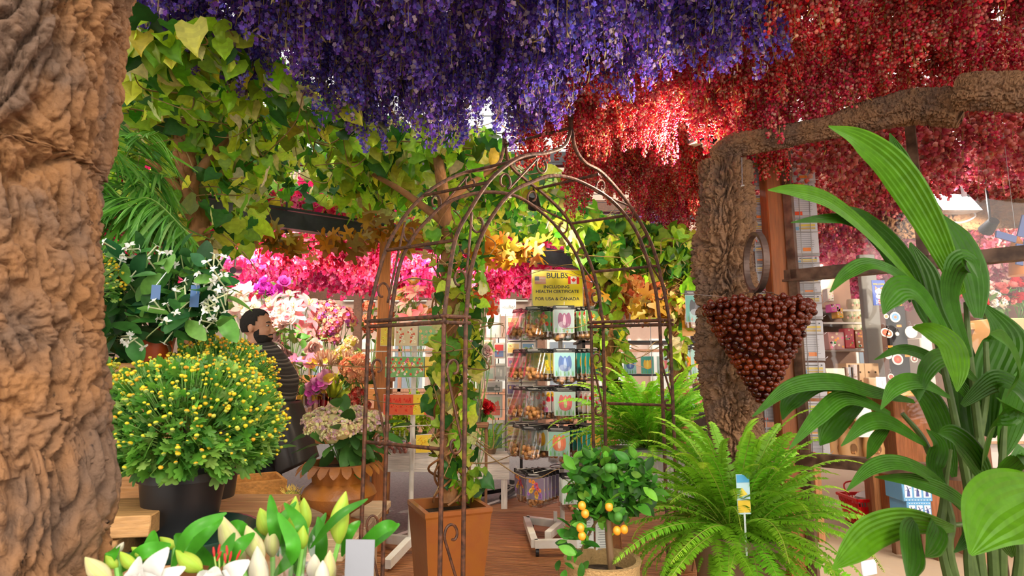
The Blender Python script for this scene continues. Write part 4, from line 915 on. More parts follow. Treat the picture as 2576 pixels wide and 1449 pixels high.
# clear sleeve and grey card
c = at(905, 1410, .92); g = G(); g.add(box(c - (0, 0, .02), (.044, .002, .10), -.05, 0), (.21, .22, .25)); settag(g.build('price_card', MT['card'], None), 'plain grey card standing beside the tall lily bud', 'card')
q = RS(5); V = []; Fs = []; n, m = 26, 7; b0 = at(770, 1600, .97); t0 = at(770, 1385, .97)
for i in range(m):
    t = i / (m - 1); 
    for j in range(n): a = 2 * PI * j / n; R = (.045 + .035 * t) * (1 + q.normal(0, .05)); V.append((b0[0] + R * math.cos(a) * 1.1, .97 + R * math.sin(a), b0[2] + (t0[2] - b0[2]) * t + (q.normal(0, .012) if i == m - 1 else 0)))
for i in range(m - 1):
    for j in range(n): k = (j + 1) % n; Fs.append((i * n + j, i * n + k, (i + 1) * n + k, (i + 1) * n + j))
g = G(); g.add(T(V, Fs)); settag(g.build('plastic_sleeve', MT['wrap'], None), 'crumpled clear plastic sleeve around the cream lily buds', 'plastic wrap')
lc = at(620, 1449, .95); table('low table under the lily buckets, below the picture edge', (lc[0] + .03, .95), .62, .4, .655, (.3, .2, .1), 'flower_table', 'table')

# ================================================================ URN, HYDRANGEA, CACTUS
uc = at(857, 1165, 2.95); uc[2] = zt2; H = at(857, 1162, 2.95)[2] - zt2; R = .19
root = thing('garden_urn', 'rust coloured garden urn with a scalloped petal rim, on the pale plank table', 'urn', uc)
g = G(); g.add(lathe([(.10, 0), (.105, .015), (.06, .03), (.055, .05), (.09, .075), (.16, H * .38), (.178, H * .5), (.165, H * .6), (.13, H * .7), (.135, H * .8), (.165, H * .93), (.172, H), (.155, H), (.15, H * .9), (0, H * .9)], 48, uc)); g.build('body', MT['urn'], root)
g = G(); rp_ = strip(1, lambda t: .38 * (1 - max(0, t - .55) ** 2 * 3.6) if t < 1 else .05, 6, 4, .12, .45)
for k in range(22):
    a = 2 * PI * k / 22; g.inst(rp_, frames([uc + (math.cos(a) * .165, math.sin(a) * .165, H - .004)], [(math.cos(a), math.sin(a), -.35)], [(math.cos(a), math.sin(a), .8)], .06), (1, 1, 1))
g.build('petal_rim', MT['urn'], root)
g = G(); g.add(lathe([(.14, H * .9), (0, H * .93)], 24, uc)); g.build('soil', MT['soil'], root)
def hydrangea(label, c, heads, cols, seed, R=.05, leafcol=((.1, .28, .05), (.07, .2, .04)), name='hydrangea_plant', spread=.1, base=None, nleaf=60):
    q = RS(seed); root = thing(name, label, 'hydrangea', base if base is not None else c); g0 = G()
    for (px, py, Y, s) in heads:
        s *= 1.2
        p = at(px, py, Y); k = cluster(cols, q, 130, F4, .26, .85); me = k.mesh('flower_head', MT['petal']); o = bpy.data.objects.new('flower_head', me); COL.objects.link(o); o.parent = root; o.location = tuple(p - wl(root)); o.scale = (s,) * 3
        g0.add(tube(smooth_path([wl(root), (wl(root) + p) / 2 + (0, 0, .02), p], 4), .003, 5, False), (.15, .3, .08))
    g0.build('stems', MT['plain'], root)
    pts = c + q.normal(0, 1, (nleaf, 3)) * [spread, spread * .8, spread * .5]; D = nrm(pts - c + [0, 0, -.02] + q.normal(0, .04, (nleaf, 3))); g = G(); g.inst(OVAL, frames(pts, D, q.normal(0, .4, (nleaf, 3)) + [0, -.2, 1], .13 * q.uniform(.6, 1.1, nleaf)), pick(q, leafcol, nleaf, .15)); g.build('foliage', MT['leaf'], root); return root
hb = uc + (0, 0, H * .95)
hydrangea('cream and mauve hydrangea filling the rusty urn', at(865, 1115, 2.95), [(800, 1080, 2.85, .055), (840, 1060, 2.9, .055), (880, 1050, 3.0, .055), (915, 1075, 2.85, .05), (860, 1085, 2.78, .055), (810, 1050, 3.05, .05), (940, 1060, 2.95, .05), (835, 1100, 2.8, .045), (900, 1045, 3.1, .05), (955, 1075, 3.05, .045), (785, 1060, 3.0, .045), (845, 1035, 3.1, .05)], [(.95, .85, .42), (.92, .62, .48), (.82, .55, .6), (.93, .9, .45)], 3, base=hb)
cc = at(732, 1240, 2.9); cc[2] = zt2 + .09; root = thing('barrel_cactus', 'round spiny yellow barrel cactus beside the urn', 'cactus', (cc[0], cc[1], zt2)); g = G(); v, l, k = ball((0, 0, 0), .062, 40, 14, 1.35)
a = np.arctan2(v[:, 1], v[:, 0]); v = v * np.stack([1 + .08 * np.cos(a * 13)] * 2 + [np.ones(len(a))], 1); g.add((v + cc, l, k), (.3, .33, .05)); g.build('body', MT['plain'], root)
g = G(); q = RS(2)
for j in range(13):
    for i in range(9):
        t = .12 + .8 * i / 8; an = 2 * PI * j / 13; d = np.array([math.cos(an) * math.sin(PI * t), math.sin(an) * math.sin(PI * t), -math.cos(PI * t) * 1.35]); p = cc + d * .066
        for s in range(3): g.add(tube([p, p + (nrm(d) + q.normal(0, .4, 3)) * .018], .0009, 3, False), (.85, .6, .12))
g.build('spines', MT['plain'], root)
g = G(); g.add(lathe([(.04, 0), (.055, .045), (0, .045)], 20, (cc[0], cc[1], zt2))); g.build('pot', MT['terra'], root)

# ================================================================ CITRUS TREE
cb = at(1515, 1405, 1.8); zr0 = cb[2]; root = thing('citrus_tree', 'small kumquat tree with orange fruits in a round sandstone pot', 'citrus tree', (cb[0], 1.8, .0)); q = RS(77)
g = G(); g.add(lathe([(.08, .0), (.105, .12), (.112, .35), (.11, .55), (.108, zr0 - .02), (.114, zr0), (.098, zr0), (.092, zr0 - .05), (0, zr0 - .05)], 48, (cb[0], 1.8, 0))); g.build('pot', MT['sand'], root)
g = G(); g.add(lathe([(.092, zr0 - .045), (0, zr0 - .03)], 24, (cb[0], 1.8, 0))); g.build('soil', MT['soil'], root)
g = G(); g.add(tube(smooth_path([(cb[0] + .03, 1.8, zr0 - .05), at(1530, 1330, 1.8), at(1530, 1250, 1.8), at(1540, 1180, 1.8)], 6), [.012, .010, .006], 9), (.2, .11, .05))
for tx, ty in ((1460, 1170), (1600, 1180), (1500, 1140), (1580, 1230), (1470, 1230), (1440, 1350), (1460, 1390)): g.add(tube(smooth_path([at(1530, 1280, 1.8), at((tx + 1530) / 2, (ty + 1250) / 2, 1.8), at(tx, ty, 1.8 + q.uniform(-.1, .1))], 5), .004, 5), (.2, .14, .05))
g.build('trunk', MT['wood'], root)
pts = np.vstack([px_points([(1440, 1150), (1500, 1150), (1600, 1150), (1640, 1180), (1650, 1240), (1600, 1300), (1540, 1325), (1470, 1290), (1440, 1240)], lambda x, y: 1.8, 640, q, .11), px_points([(1420, 1320), (1470, 1290), (1480, 1340), (1470, 1390), (1430, 1380)], lambda x, y: 1.75, 40, q, .05), px_points([(1390, 1410), (1480, 1380), (1500, 1420), (1430, 1440)], lambda x, y: 1.72, 9, q, .03)])
k = len(pts); D = nrm(q.normal(0, 1, (k, 3)) + [0, -.1, .35]); g = G(); g.inst(OVAL, frames(pts, D, q.normal(0, .5, (k, 3)) + [0, -.5, .8], 0.046 * q.uniform(.6, 1.15, k)), pick(q, [(.04, .17, .015), (.06, .23, .02), (.025, .10, .012), (.12, .33, .03)], k, .2)); g.build('foliage', MT['gloss_leaf'], root)
for x, y in ((1464, 1272), (1472, 1292), (1460, 1328), (1464, 1348), (1552, 1335), (1570, 1332), (1532, 1275)): g = G(); g.add(ball(at(x, y, 1.68), 0.0115, 12, 8, 1.1)); g.build('fruit', mk('orange_fruit', (.85, .33, .02), rough=.35, var=.08, coat=.2) if 'orange_fruit' not in bpy.data.materials else bpy.data.materials['orange_fruit'], root)
for x, y in ((1531, 1178), (1542, 1178), (1555, 1300)): g = G(); g.add(ball(at(x, y, 1.68), .013, 12, 8, 1.05), (.1, .3, .05)); settag(g.build('fruit', MT['gloss_leaf'], root), 'unripe green fruit')
for i, (x, y, w, h) in enumerate(((1472, 1330, .052, .17), (1518, 1345, .05, .14))):
    c = at(x, y, 1.9); r = thing('care_leaflet', ('white' if i == 0 else 'second white') + ' printed leaflet hanging behind the kumquat leaves' + (', nearer the bulb stand' if i == 0 else ', nearer the trunk'), 'leaflet', c); g = G(); g.add(box(c, (w, .001, h), .1 * (i * 2 - 1)), (.8, .78, .72)); g.build('paper', MT['card'], r); g = G()
    for j in range(16): g.add(box(c + (0, -.002, h * .42 - j * h * .052), (w * .75 * RS(j).uniform(.6, 1), .0006, .0016), .1 * (i * 2 - 1)), (.25, .25, .25))
    g.build('print_lines', MT['card'], r)
    g = G(); g.add(tube([c + (0, 0, h / 2), c + (.01, -.05, h / 2 + .1)], .001, 4), (.3, .3, .3)); g.build('tie', MT['plastic'], r)
# ================================================================ SMALL GOODS HELPERS
def pbox(x0, y0, x1, y1, Y, dep):      # centre and size of a box that spans a picture rectangle at distance Y
    a = at(x0, (y0 + y1) / 2, Y); b = at(x1, (y0 + y1) / 2, Y); t = at((x0 + x1) / 2, y0, Y); u = at((x0 + x1) / 2, y1, Y)
    return np.array([(a[0] + b[0]) / 2, Y + dep / 2, (t[2] + u[2]) / 2]), np.array([b[0] - a[0], dep, t[2] - u[2]])
def rectf(cx, cz, w, h, y): return T([(cx - w / 2, y, cz - h / 2), (cx + w / 2, y, cz - h / 2), (cx + w / 2, y, cz + h / 2), (cx - w / 2, y, cz + h / 2)], [(0, 1, 2, 3)])
def ell2(cx, cz, rx, rz, y, n=12, rot_=0):
    a = np.arange(n) * 2 * PI / n; x = rx * np.cos(a); z = rz * np.sin(a); c, s = math.cos(rot_), math.sin(rot_)
    return T(np.stack([cx + x * c - z * s, np.full(n, y), cz + x * s + z * c], 1), [tuple(range(n))])
def tulip_pic(g, w, h, cz, kind, q, y=-.002):
    bg_ = {'purple': (.35, .45, .5), 'mix': (.15, .4, .12), 'blue': (.3, .6, .65), 'yellow': (.03, .35, .3), 'pink': (.45, .65, .62), 'flame': (.5, .65, .6), 'coral': (.3, .55, .5), 'rose': (.6, .7, .7), 'dark': (.12, .55, .45), 'balls': (.55, .5, .5), 'narc': (.5, .45, .08), 'crocus': (.25, .2, .3), 'red': (.2, .45, .15), 'poppy': (.75, .12, .05), 'gaz': (.75, .6, .35), 'yel': (.85, .6, .05), 'veg': (.25, .45, .1), 'orange': (.3, .5, .5)}[kind]
    g.add(rectf(0, cz, w, h, y), bg_)
    def ell2(cx, cz, rx, rz, y, n=16, rot_=0):
        a = np.arange(n) * 2 * PI / n; x = rx * np.sin(a) * (1 - .38 * np.cos(a)); z = rz * np.cos(a); co, s = math.cos(rot_), math.sin(rot_); return T(np.stack([cx + x * co - z * s, np.full(n, y), cz + x * s + z * co], 1), [tuple(range(n))[::-1]])
    def tul(cx, cz_, s, c, c2):
        g.add(ell2(cx - s * .24, cz_, s * .30, s * .62, y - .0006, 16, .2), np.array(c) * .85); g.add(ell2(cx + s * .24, cz_, s * .30, s * .62, y - .0006, 16, -.2), np.array(c) * .85); g.add(ell2(cx, cz_ - s * .04, s * .30, s * .62, y - .0010), c); g.add(ell2(cx, cz_, s * .12, s * .45, y - .0014), c2)
    big = {'purple': ((.3, .1, .22), (.6, .45, .6)), 'blue': ((.1, .2, .55), (.35, .5, .8)), 'yellow': ((.9, .55, .02), (.95, .75, .1)), 'pink': ((.85, .2, .22), (.6, .75, .3)), 'coral': ((.85, .25, .13), (.95, .65, .5)), 'rose': ((.8, .08, .14), (.9, .45, .45)), 'dark': ((.05, .05, .06), (.15, .15, .17)), 'flame': ((.9, .5, .03), (.8, .1, .02)), 'orange': ((.9, .25, .02), (.95, .5, .05))}
    if kind in big:
        for i in range(5): x = (i / 4 - .5) * w * .8; g.add(ell2(x, cz - h * .38, w * .03, h * .12, y - .0004), (.12, .4, .1))
        tul(w * .02, cz + h * .05, w * .62, *big[kind])
    else:
        pal = {'mix': [(.85, .1, .05), (.95, .75, .1), (.9, .85, .8), (.8, .1, .3), (.9, .4, .1)], 'balls': [(.8, .03, .06), (.95, .6, .05), (.85, .2, .5), (.9, .8, .8), (.85, .3, .05)], 'narc': [(.95, .8, .05), (.9, .6, .02), (.3, .5, .1)], 'crocus': [(.95, .9, .85), (.9, .6, .1), (.7, .1, .15), (.4, .2, .6), (.9, .3, .05)],
               'red': [(.8, .05, .03), (.95, .8, .6), (.9, .6, .1)], 'poppy': [(.9, .12, .04), (.8, .05, .02)], 'gaz': [(.95, .85, .6), (.8, .1, .02)], 'yel': [(.98, .8, .05), (.9, .55, .02)], 'veg': [(.7, .5, .25), (.1, .5, .12), (.9, .5, .1)]}[kind]
        for i in range(16):
            x = q.uniform(-.40, .40) * w; z = cz + q.uniform(-.40, .40) * h; r = w * q.uniform(.08, .13); c = pal[q.integers(len(pal))]
            g.add(ell2(x, z, r, r * 1.25, y - .0005 - i * .00005, 9), c); g.add(ell2(x, z, r * .4, r * .5, y - .0016, 6), np.array(c) * .6)
BALLB = ball((0, 0, 0), 1, 9, 6, 1.1)
def packet_proto(kind, w=.16, h=.17, bulbs=True, head=True, seed=1):
    def fn():
        q = RS(seed); r = thing('bulb_packet' if bulbs else 'seed_packet', 'x', 'bulb bag' if bulbs else 'seed packet', (0, 0, 0)); z0 = 0
        if head: g = G(); g.add(box((0, 0, -.014), (w * 1.02, .004, .032)), (.015, .015, .018)); g.add(rectf(-w * .1, -.010, w * .6, .005, -.003), (.7, .7, .7)); g.add(rectf(0, -.02, w * .7, .003, -.003), (.5, .5, .5)); g.build('header_card', MT['card'], r)
        if kind != 'clear': g = G(); g.add(box((0, .001, -.03 - h / 2), (w, .002, h)), (.8, .8, .78)); tulip_pic(g, w * .97, h * .97, -.03 - h / 2, kind, q, -.0008); g.build('picture_card', MT['card'], r)
        if bulbs:
            g = G(); k = 12; P = np.stack([q.uniform(-.36, .36, k) * w, .022 + q.uniform(-.008, .012, k), -.03 - h * 1.0 + q.uniform(-.045, .04, k)], 1); g.inst(BALLB, [trs(p, None, .019 * q.uniform(.8, 1.15)) for p in P], (1, 1, 1)); g.build('bulbs', MT['bulb'], r)
            g = G(); rings = []
            for t, ww, d in ((0, .8, .004), (.3, .9, .012), (.7, 1.06, .035), (.93, 1.05, .045), (1, .7, .02)):
                z = -.028 - t * (h + .06); rings.append([(ww * w / 2 * math.cos(a), .018 * t + .003 + d * math.sin(a) * .7, z + RS(int(a * 9)).normal(0, .002)) for a in np.arange(12) * PI / 6])
            g.add(loft(rings)); g.build('clear_bag', MT['wrap'], r)
        return r
    return Maker(fn)
PK = {}
def packet(kind, loc, rz, label, group, bulbs=True, head=True, w=.16, h=.17, sc=1.0, tilt=0):
    key = (kind, bulbs, head, w, h)
    if key not in PK: PK[key] = packet_proto(kind, w, h, bulbs, head, len(PK) + 3)
    return put(PK[key](), loc, (tilt, 0, rz), sc, label, group)

# ================================================================ BULB STAND WITH THE YELLOW SIGN
bs = at(1415, 1310, 5.0); BX, BY = bs[0], 5.0
root = thing('bulb_stand', 'white wheeled display stand with five tiers of hooks for bulb bags', 'display stand', (BX, BY, 0))
g = G(); zs0 = at(1415, 772, 5.0)[2]; g.add(tube([(BX, BY, .1), (BX, BY, zs0 + .02)], .019, 14)); g.build('pole', MT['white'], root)
fb = [on_z(1345, 1368, .09), on_z(1324, 1307, .09), on_z(1500, 1365, .09), on_z(1500, 1306, .09)]
g = G(); g.add(bar(fb[0], fb[2], .05, .055)); g.build('base_bar', MT['white'], root); g = G(); g.add(bar(fb[0], fb[1], .05, .055)); g.build('base_bar', MT['white'], root)
g = G(); g.add(bar(fb[1], (BX + .0, BY, .09), .05, .055)); g.build('base_bar', MT['white'], root); g = G(); m_ = on_z(1378, 1347, .09); g.add(bar(m_, (BX, BY, .1), .05, .055)); g.build('base_bar', MT['white'], root)
g = G(); g.add(box((BX - .06, BY - .02, .15), (.03, .03, .09))); g.build('bracket', MT['white'], root)
for p in (fb[0] + (.02, .02, 0), fb[1] + (.05, 0, 0), fb[2] - (.02, 0, 0)):
    g = G(); c = (p[0], p[1], .032); v, l, k = lathe([(.012, -.012), (.032, -.012), (.032, .012), (.012, .012)], 20); v = v @ np.array([[0, 1, 0], [0, 0, 1], [1, 0, 0]]); g.add((v + c, l, k)); w_ = g.build('caster', MT['black'], root)
    g = G(); g.add(box((p[0], p[1], .062), (.03, .044, .02))); g.build('fork', MT['steel'], w_)
tiers = [(784, 'top', {0: 'purple', 40: 'red', 75: 'blue', -38: 'mix', -75: 'mix'}), (884, 'second', {0: 'blue', 40: 'yellow', 75: 'yellow', -38: 'narc', -75: 'narc'}),
         (975, 'middle', {0: 'pink', 40: 'balls', 75: 'balls', -38: 'balls', -75: 'balls'}), (1068, 'fourth', {-8: 'coral', 40: 'yellow', 75: 'yellow', -45: 'flame', -75: 'flame'}), (1178, 'lowest', {8: 'rose', 45: 'rose', -38: 'crocus', -70: 'crocus'})]
for py, nm, dd in tiers:
    z = at(1415, py, 5.0)[2] + .015; R = .40
    g = G(); g.add(tube([(BX + .10 * math.cos(a), BY + .10 * math.sin(a), z) for a in np.linspace(0, 2 * PI, 17)], .004, 5, False))
    g.build('tier_ring', MT['darksteel'], root)
    for a, kd in dd.items():
        an = math.radians(a); dv = np.array([math.sin(an), -math.cos(an), 0]); g = G(); p0 = np.array([BX, BY, z])
        g.add(tube([p0, p0 + dv * R, p0 + dv * (R + .01) + (0, 0, .025)], .003, 5)); g.build('hook', MT['white'], root)
        n = 3 if abs(a) < 20 else 5
        for k in range(n):
            r_ = R - .02 - k * .052; side = 'facing the arch' if abs(a) < 20 else ('at the left side' if a < 0 else 'at the right side')
            fl = {'purple': 'purple tulip', 'mix': 'mixed tulip', 'blue': 'blue tulip', 'yellow': 'yellow tulip', 'red': 'red and white tulip', 'narc': 'yellow narcissus', 'pink': 'pink tulip', 'balls': 'coloured ranunculus', 'coral': 'coral tulip', 'flame': 'flamed orange tulip', 'rose': 'rose tulip', 'crocus': 'mixed crocus'}[kd]
            if k < 2 and a < -30 and nm != 'lowest': kdd, fl = 'clear', 'no'
            else: kdd = kd
            packet(kdd, p0 + dv * r_ - (0, 0, .004), an + (0 if abs(a) < 20 else -.25 * np.sign(a)), f'bulb bag with {fl} picture, {nm} tier, {side}' + (' rear' if abs(a) > 60 else ''), f'{fl} bulb bags {side} of the {nm} tier' + (' rear' if abs(a) > 60 else ''), w=.165 if abs(a) < 20 else .15, h=.19 if abs(a) < 20 else .17, tilt=RS(int(py + a)).normal(0, .04) - (.35 if kdd == 'clear' else 0))
# yellow sign
sc_, ss_ = pbox(1337, 678, 1468, 773, 4.86, .02)
root = thing('bulb_sign', 'yellow sign reading BULBS INCLUDING HEALTH CERTIFICATE with two small flags, on the white stand', 'sign', sc_ - (0, 0, ss_[2] / 2))
g = G(); g.add(box(sc_, (ss_[0], .012, ss_[2]), 0, .004), (.72, .62, .42)); g.build('frame', MT['plastic'], root)
g = G(); yy = sc_[1] - .0085; g.add(box((sc_[0], yy, sc_[2]), (ss_[0] - .018, .004, ss_[2] - .018)), (.9, .72, .0)); g.build('board', MT['card'], root)
ty = yy - .003; H_ = ss_[2]; Wd = ss_[0]
for s, py, sz, sx in (('BULBS', 694, .066, 1.03), ('INCLUDING', 722, .036, 1.12), ('HEALTH CERTIFICATE', 733.5, .036, 1.03), ('FOR USA & CANADA', 752, .036, 1.10)):
    p = at(1402 if s != 'INCLUDING' else 1400, py, ty); text(s, p, sz, root, MT['black'], 0, .018, sx)
def flagm(cx, cy, kind):
    c, s = pbox(cx - 14, cy - 9.5, cx + 14, cy + 9.5, ty, .001); g = G()
    if kind == 'us':
        for i in range(13): g.add(rectf(c[0], c[2] + s[2] * (.5 - (i + .5) / 13), s[0], s[2] / 13, ty), (.6, .03, .04) if i % 2 == 0 else (.8, .75, .65))
        g.add(rectf(c[0] - s[0] * .3, c[2] + s[2] * .23, s[0] * .4, s[2] * .54, ty - .0008), (.02, .03, .15))
        for i in range(5):
            for j in range(4): g.add(ell2(c[0] - s[0] * .47 + i * s[0] * .085, c[2] + s[2] * .44 - j * s[2] * .13, .0012, .0012, ty - .0014, 5), (.9, .9, .9))
    else:
        g.add(rectf(c[0], c[2], s[0], s[2], ty), (.85, .85, .85))
        for sg in (-1, 1): g.add(rectf(c[0] + sg * s[0] * .385, c[2], s[0] * .23, s[2], ty - .0006), (.8, .01, .01))
        m = [(0, 1), (.15, .7), (.35, .8), (.28, .3), (.55, .55), (.62, .38), (.95, .35), (.8, .1), (.45, -.3), (.5, -.5), (.06, -.42), (.06, -.9), (-.06, -.9), (-.06, -.42)] + [(-x, z) for x, z in ((.5, -.5), (.45, -.3), (.8, .1), (.95, .35), (.62, .38), (.55, .55), (.28, .3), (.35, .8), (.15, .7))]
        k = s[2] * .38; g.add(T([(c[0] + x * k, ty - .0012, c[2] + z * k) for x, z in m], [tuple(range(len(m)))]), (.8, .01, .01))
    settag(g.build('flag_print', MT['card'], root, smooth=False), 'red and white maple leaf flag' if kind != 'us' else 'stars and stripes flag')
flagm(1359, 705, 'us'); flagm(1443, 705, 'ca')
g = G(); g.add(tube([(BX, 4.9, at(1415, 773, 4.9)[2] - .0), (BX, 5.0, zs0 - .03)], .016, 10)); g.build('holder', MT['white'], root)

# ================================================================ POSTCARD RACKS
def card_pic(g, c, w, h, q, pal, y):
    a, b, d = [pal[q.integers(len(pal))] for _ in range(3)]
    g.add(rectf(c[0], c[2], w, h, y), a); g.add(rectf(c[0], c[2] - h * .22, w, h * .5, y - .0006), b)
    for i in range(5): g.add(ell2(c[0] + q.uniform(-.35, .35) * w, c[2] + q.uniform(-.25, .2) * h, w * q.uniform(.06, .14), h * q.uniform(.08, .22), y - .001 - i * .0001, 9), pal[q.integers(len(pal))] if i % 2 else d)
def cards(x0, y0, x1, y1, Y, label, pal, seed, border=(.82, .8, .74), group=None, th=.03, name='postcard_stack', k=.8):
    q = RS(seed); c, s = pbox(x0, y0, x1, y1, Y, th); r = thing(name, label, 'postcards', c - (0, 0, s[2] / 2), group)
    g = G()
    for i in range(5): g.add(box(c + (i * .0035, (i - 2) * th / 6, i * .002), (s[0] - .012, .0025, s[2] - .008)), border)
    g.build('cards', MT['card'], r); g = G(); y = c[1] - th / 3 - .003; card_pic(g, c, s[0] * k, s[2] * k, q, pal, y); g.build('picture', MT['card'], r, smooth=False); return r
r1 = at(1262, 1240, 6.4); RX = r1[0]
root = thing('postcard_rack', 'black revolving wire postcard rack with big pockets on a wheeled foot', 'card rack', (RX, 6.45, 0))
g = G(); g.add(tube([(RX + .03, 6.5, .08), (RX + .03, 6.5, at(1260, 1140, 6.45)[2])], .015, 10)); g.add(tube([(RX - .04, 6.5, at(1260, 1140, 6.45)[2]), (RX - .04, 6.5, at(1260, 800, 6.45)[2])], .005, 8)); g.build('pole', MT['black'], root)
for a, b in ((on_z(1215, 1240, .06), on_z(1292, 1228, .06)), (on_z(1262, 1250, .06), on_z(1292, 1228, .06)), (on_z(1292, 1228, .06), on_z(1270, 1218, .06))): g = G(); g.add(bar(a, b, .035, .04)); g.build('foot', MT['black'], root)
for px, py in ((1264, 1251), (1215, 1241)): g = G(); p = on_z(px, py, .036); g.add(ball((p[0], p[1], .036), .034, 12, 8)); g.build('caster', MT['black'], root)
g = G()
for z in np.linspace(at(1260, 1140, 6.4)[2], at(1260, 850, 6.4)[2], 9):
    for x in (1219, 1246, 1272): p = at(x, 1000, 6.36); g.add(tube([(p[0], 6.45, z + .1), (p[0], 6.36, z), (p[0], 6.36, z + .045)], .002, 4))
    g.add(tube([(at(1219, 1000, 6.36)[0], 6.36, z), (at(1272, 1000, 6.36)[0], 6.36, z)], .002, 4))
for x in (1219, 1272): p = at(x, 1000, 6.45); g.add(tube([(p[0], 6.45, at(1260, 1145, 6.45)[2]), (p[0], 6.45, at(1260, 790, 6.45)[2])], .003, 4))
g.build('wire_pockets', MT['black'], root)
SILV = [(.7, .78, .78), (.55, .65, .68), (.8, .82, .8)]
for (x0, y0, x1, y1, lb, pal) in ((1222, 790, 1258, 850, 'tall silver-blue card stack in the top pocket of the wire rack', SILV), (1214, 856, 1240, 886, 'beige card stack in the second pocket of the wire rack', [(.6, .4, .25), (.8, .6, .4), (.5, .3, .2)]), (1242, 863, 1269, 903, 'white card stack with a red flower in the wire rack', [(.8, .8, .85), (.75, .05, .05), (.2, .3, .6)]),
    (1218, 893, 1240, 920, 'grey and brown card stack under the beige ones', [(.45, .35, .3), (.7, .65, .6), (.3, .2, .15)]), (1218, 926, 1243, 955, 'mint green card stack in the wire rack', [(.55, .75, .65), (.7, .8, .7), (.4, .6, .55)]), (1245, 915, 1271, 957, 'silver grey card stack beside the mint green cards', [(.6, .62, .6), (.5, .52, .5), (.8, .8, .78)]),
    (1222, 960, 1262, 988, 'dark grey photo card stack in the middle of the wire rack', [(.4, .42, .42), (.6, .6, .6), (.2, .22, .2)]), (1222, 993, 1262, 1052, 'large coral and green card stack in the wire rack', [(.8, .35, .25), (.6, .75, .6), (.85, .2, .15)]), (1221, 1058, 1268, 1136, 'largest white cards with a dark green plant print, lowest in the wire rack', [(.55, .65, .62), (.1, .25, .18), (.3, .45, .4)])):
    cards(x0, y0, x1, y1, 6.38, lb, pal, x0 + y0)
r2 = at(1312, 1200, 6.8)
root = thing('postcard_rack', 'grey upright rack of framed small postcards behind the bulb bags', 'card rack', (r2[0], 6.87, 0))
zz0, zz1 = at(1300, 1145, 6.8)[2], at(1300, 793, 6.8)[2]
g = G(); g.add(box((r2[0], 6.87, (zz0 + zz1) / 2), (.38, .03, zz1 - zz0)), (.42, .4, .4)); g.build('back_panel', MT['plain'], root)
g = G(); g.add(tube([(r2[0], 6.95, .0), (r2[0], 6.95, zz0 + .1)], .018, 8)); g.build('pole', MT['black'], root)
for a in (0, 2.1, 4.2): g = G(); g.add(bar((r2[0], 6.95, .05), (r2[0] + .24 * math.cos(a), 6.95 + .24 * math.sin(a), .03), .04, .05)); g.build('foot', MT['black'], root)
PP = [[(.8, .5, .15), (.45, .15, .08), (.9, .7, .3)], [(.2, .45, .7), (.3, .5, .15), (.8, .75, .6)], [(.6, .2, .3), (.85, .55, .2), (.2, .15, .3)], [(.15, .3, .12), (.6, .65, .7), (.5, .6, .3)]]
rows_ = [797, 830, 862, 897, 935, 965, 1000, 1034, 1070, 1104]
for i, y in enumerate(rows_):
    for j, x in enumerate((1274, 1311)):
        cards(x, y, x + 35, y + 28, 6.8, f'small white-bordered postcards on the grey rack, {["topmost", "second", "third", "fourth", "fifth", "sixth", "seventh", "eighth", "ninth", "lowest"][i]} row, {["left", "right"][j]} column', PP[(i * 2 + j) % 4], i * 10 + j, group=None, th=.02, name='postcard_pocket')
c, s = pbox(1257, 753, 1298, 795, 6.5, .004); root = thing('holland_sign', 'white card sign reading HOLLAND above the postcard racks', 'sign', c - (0, 0, s[2] / 2)); g = G(); g.add(box(c, s), (.85, .83, .85)); g.build('board', MT['card'], root)
text('HOLLAND', (c[0], c[1] - .004, c[2] - .0), .036, root, mk('grey_ink', (.25, .25, .27)), 0, .012, .78)
g = G(); cx, cz, y_ = c[0] + .022, c[2] + .02, c[1] - .004
for a in (.4, 1.97, 3.54, 5.11): g.add(tube([(cx, y_, cz), (cx + .016 * math.cos(a), y_, cz + .016 * math.sin(a))], .0016, 4))
g.build('windmill_mark', bpy.data.materials['grey_ink'], root)
g = G(); g.add(tube([(c[0], 6.51, c[2] - s[2] / 2 - .3), (c[0], 6.51, c[2])], .005, 5)); g.build('support', MT['steel'], root)

# ================================================================ SEED STAND AT THE LEFT
sx0 = at(1040, 1000, 4.5)[0]
root = thing('seed_stand', 'white pole stand of flower seed packets beyond the left arch leg', 'display stand', (sx0, 4.5, 0))
g = G(); zt_ = at(1040, 800, 4.5)[2]; g.add(tube([(sx0, 4.5, .1), (sx0, 4.5, zt_)], .019, 12)); g.build('pole', MT['white'], root)
for a in (.3, 2.4, 4.5): g = G(); g.add(bar((sx0, 4.5, .1), (sx0 + .42 * math.cos(a), 4.5 + .42 * math.sin(a) * .9, .05), .05, .06)); g.build('foot', MT['white'], root)
SEEDP = [(812, [('yel', -58), ('gaz', -22), ('gaz', 4), ('veg', 34), ('veg', 58)], 'top'), (888, [('red', -44), ('red', -24), ('red', 20), ('mix', -4), ('yel', 50)], 'second'), (980, [('poppy', -46), ('poppy', -24), ('poppy', 0), ('yel', 24), ('poppy', 50)], 'third')]
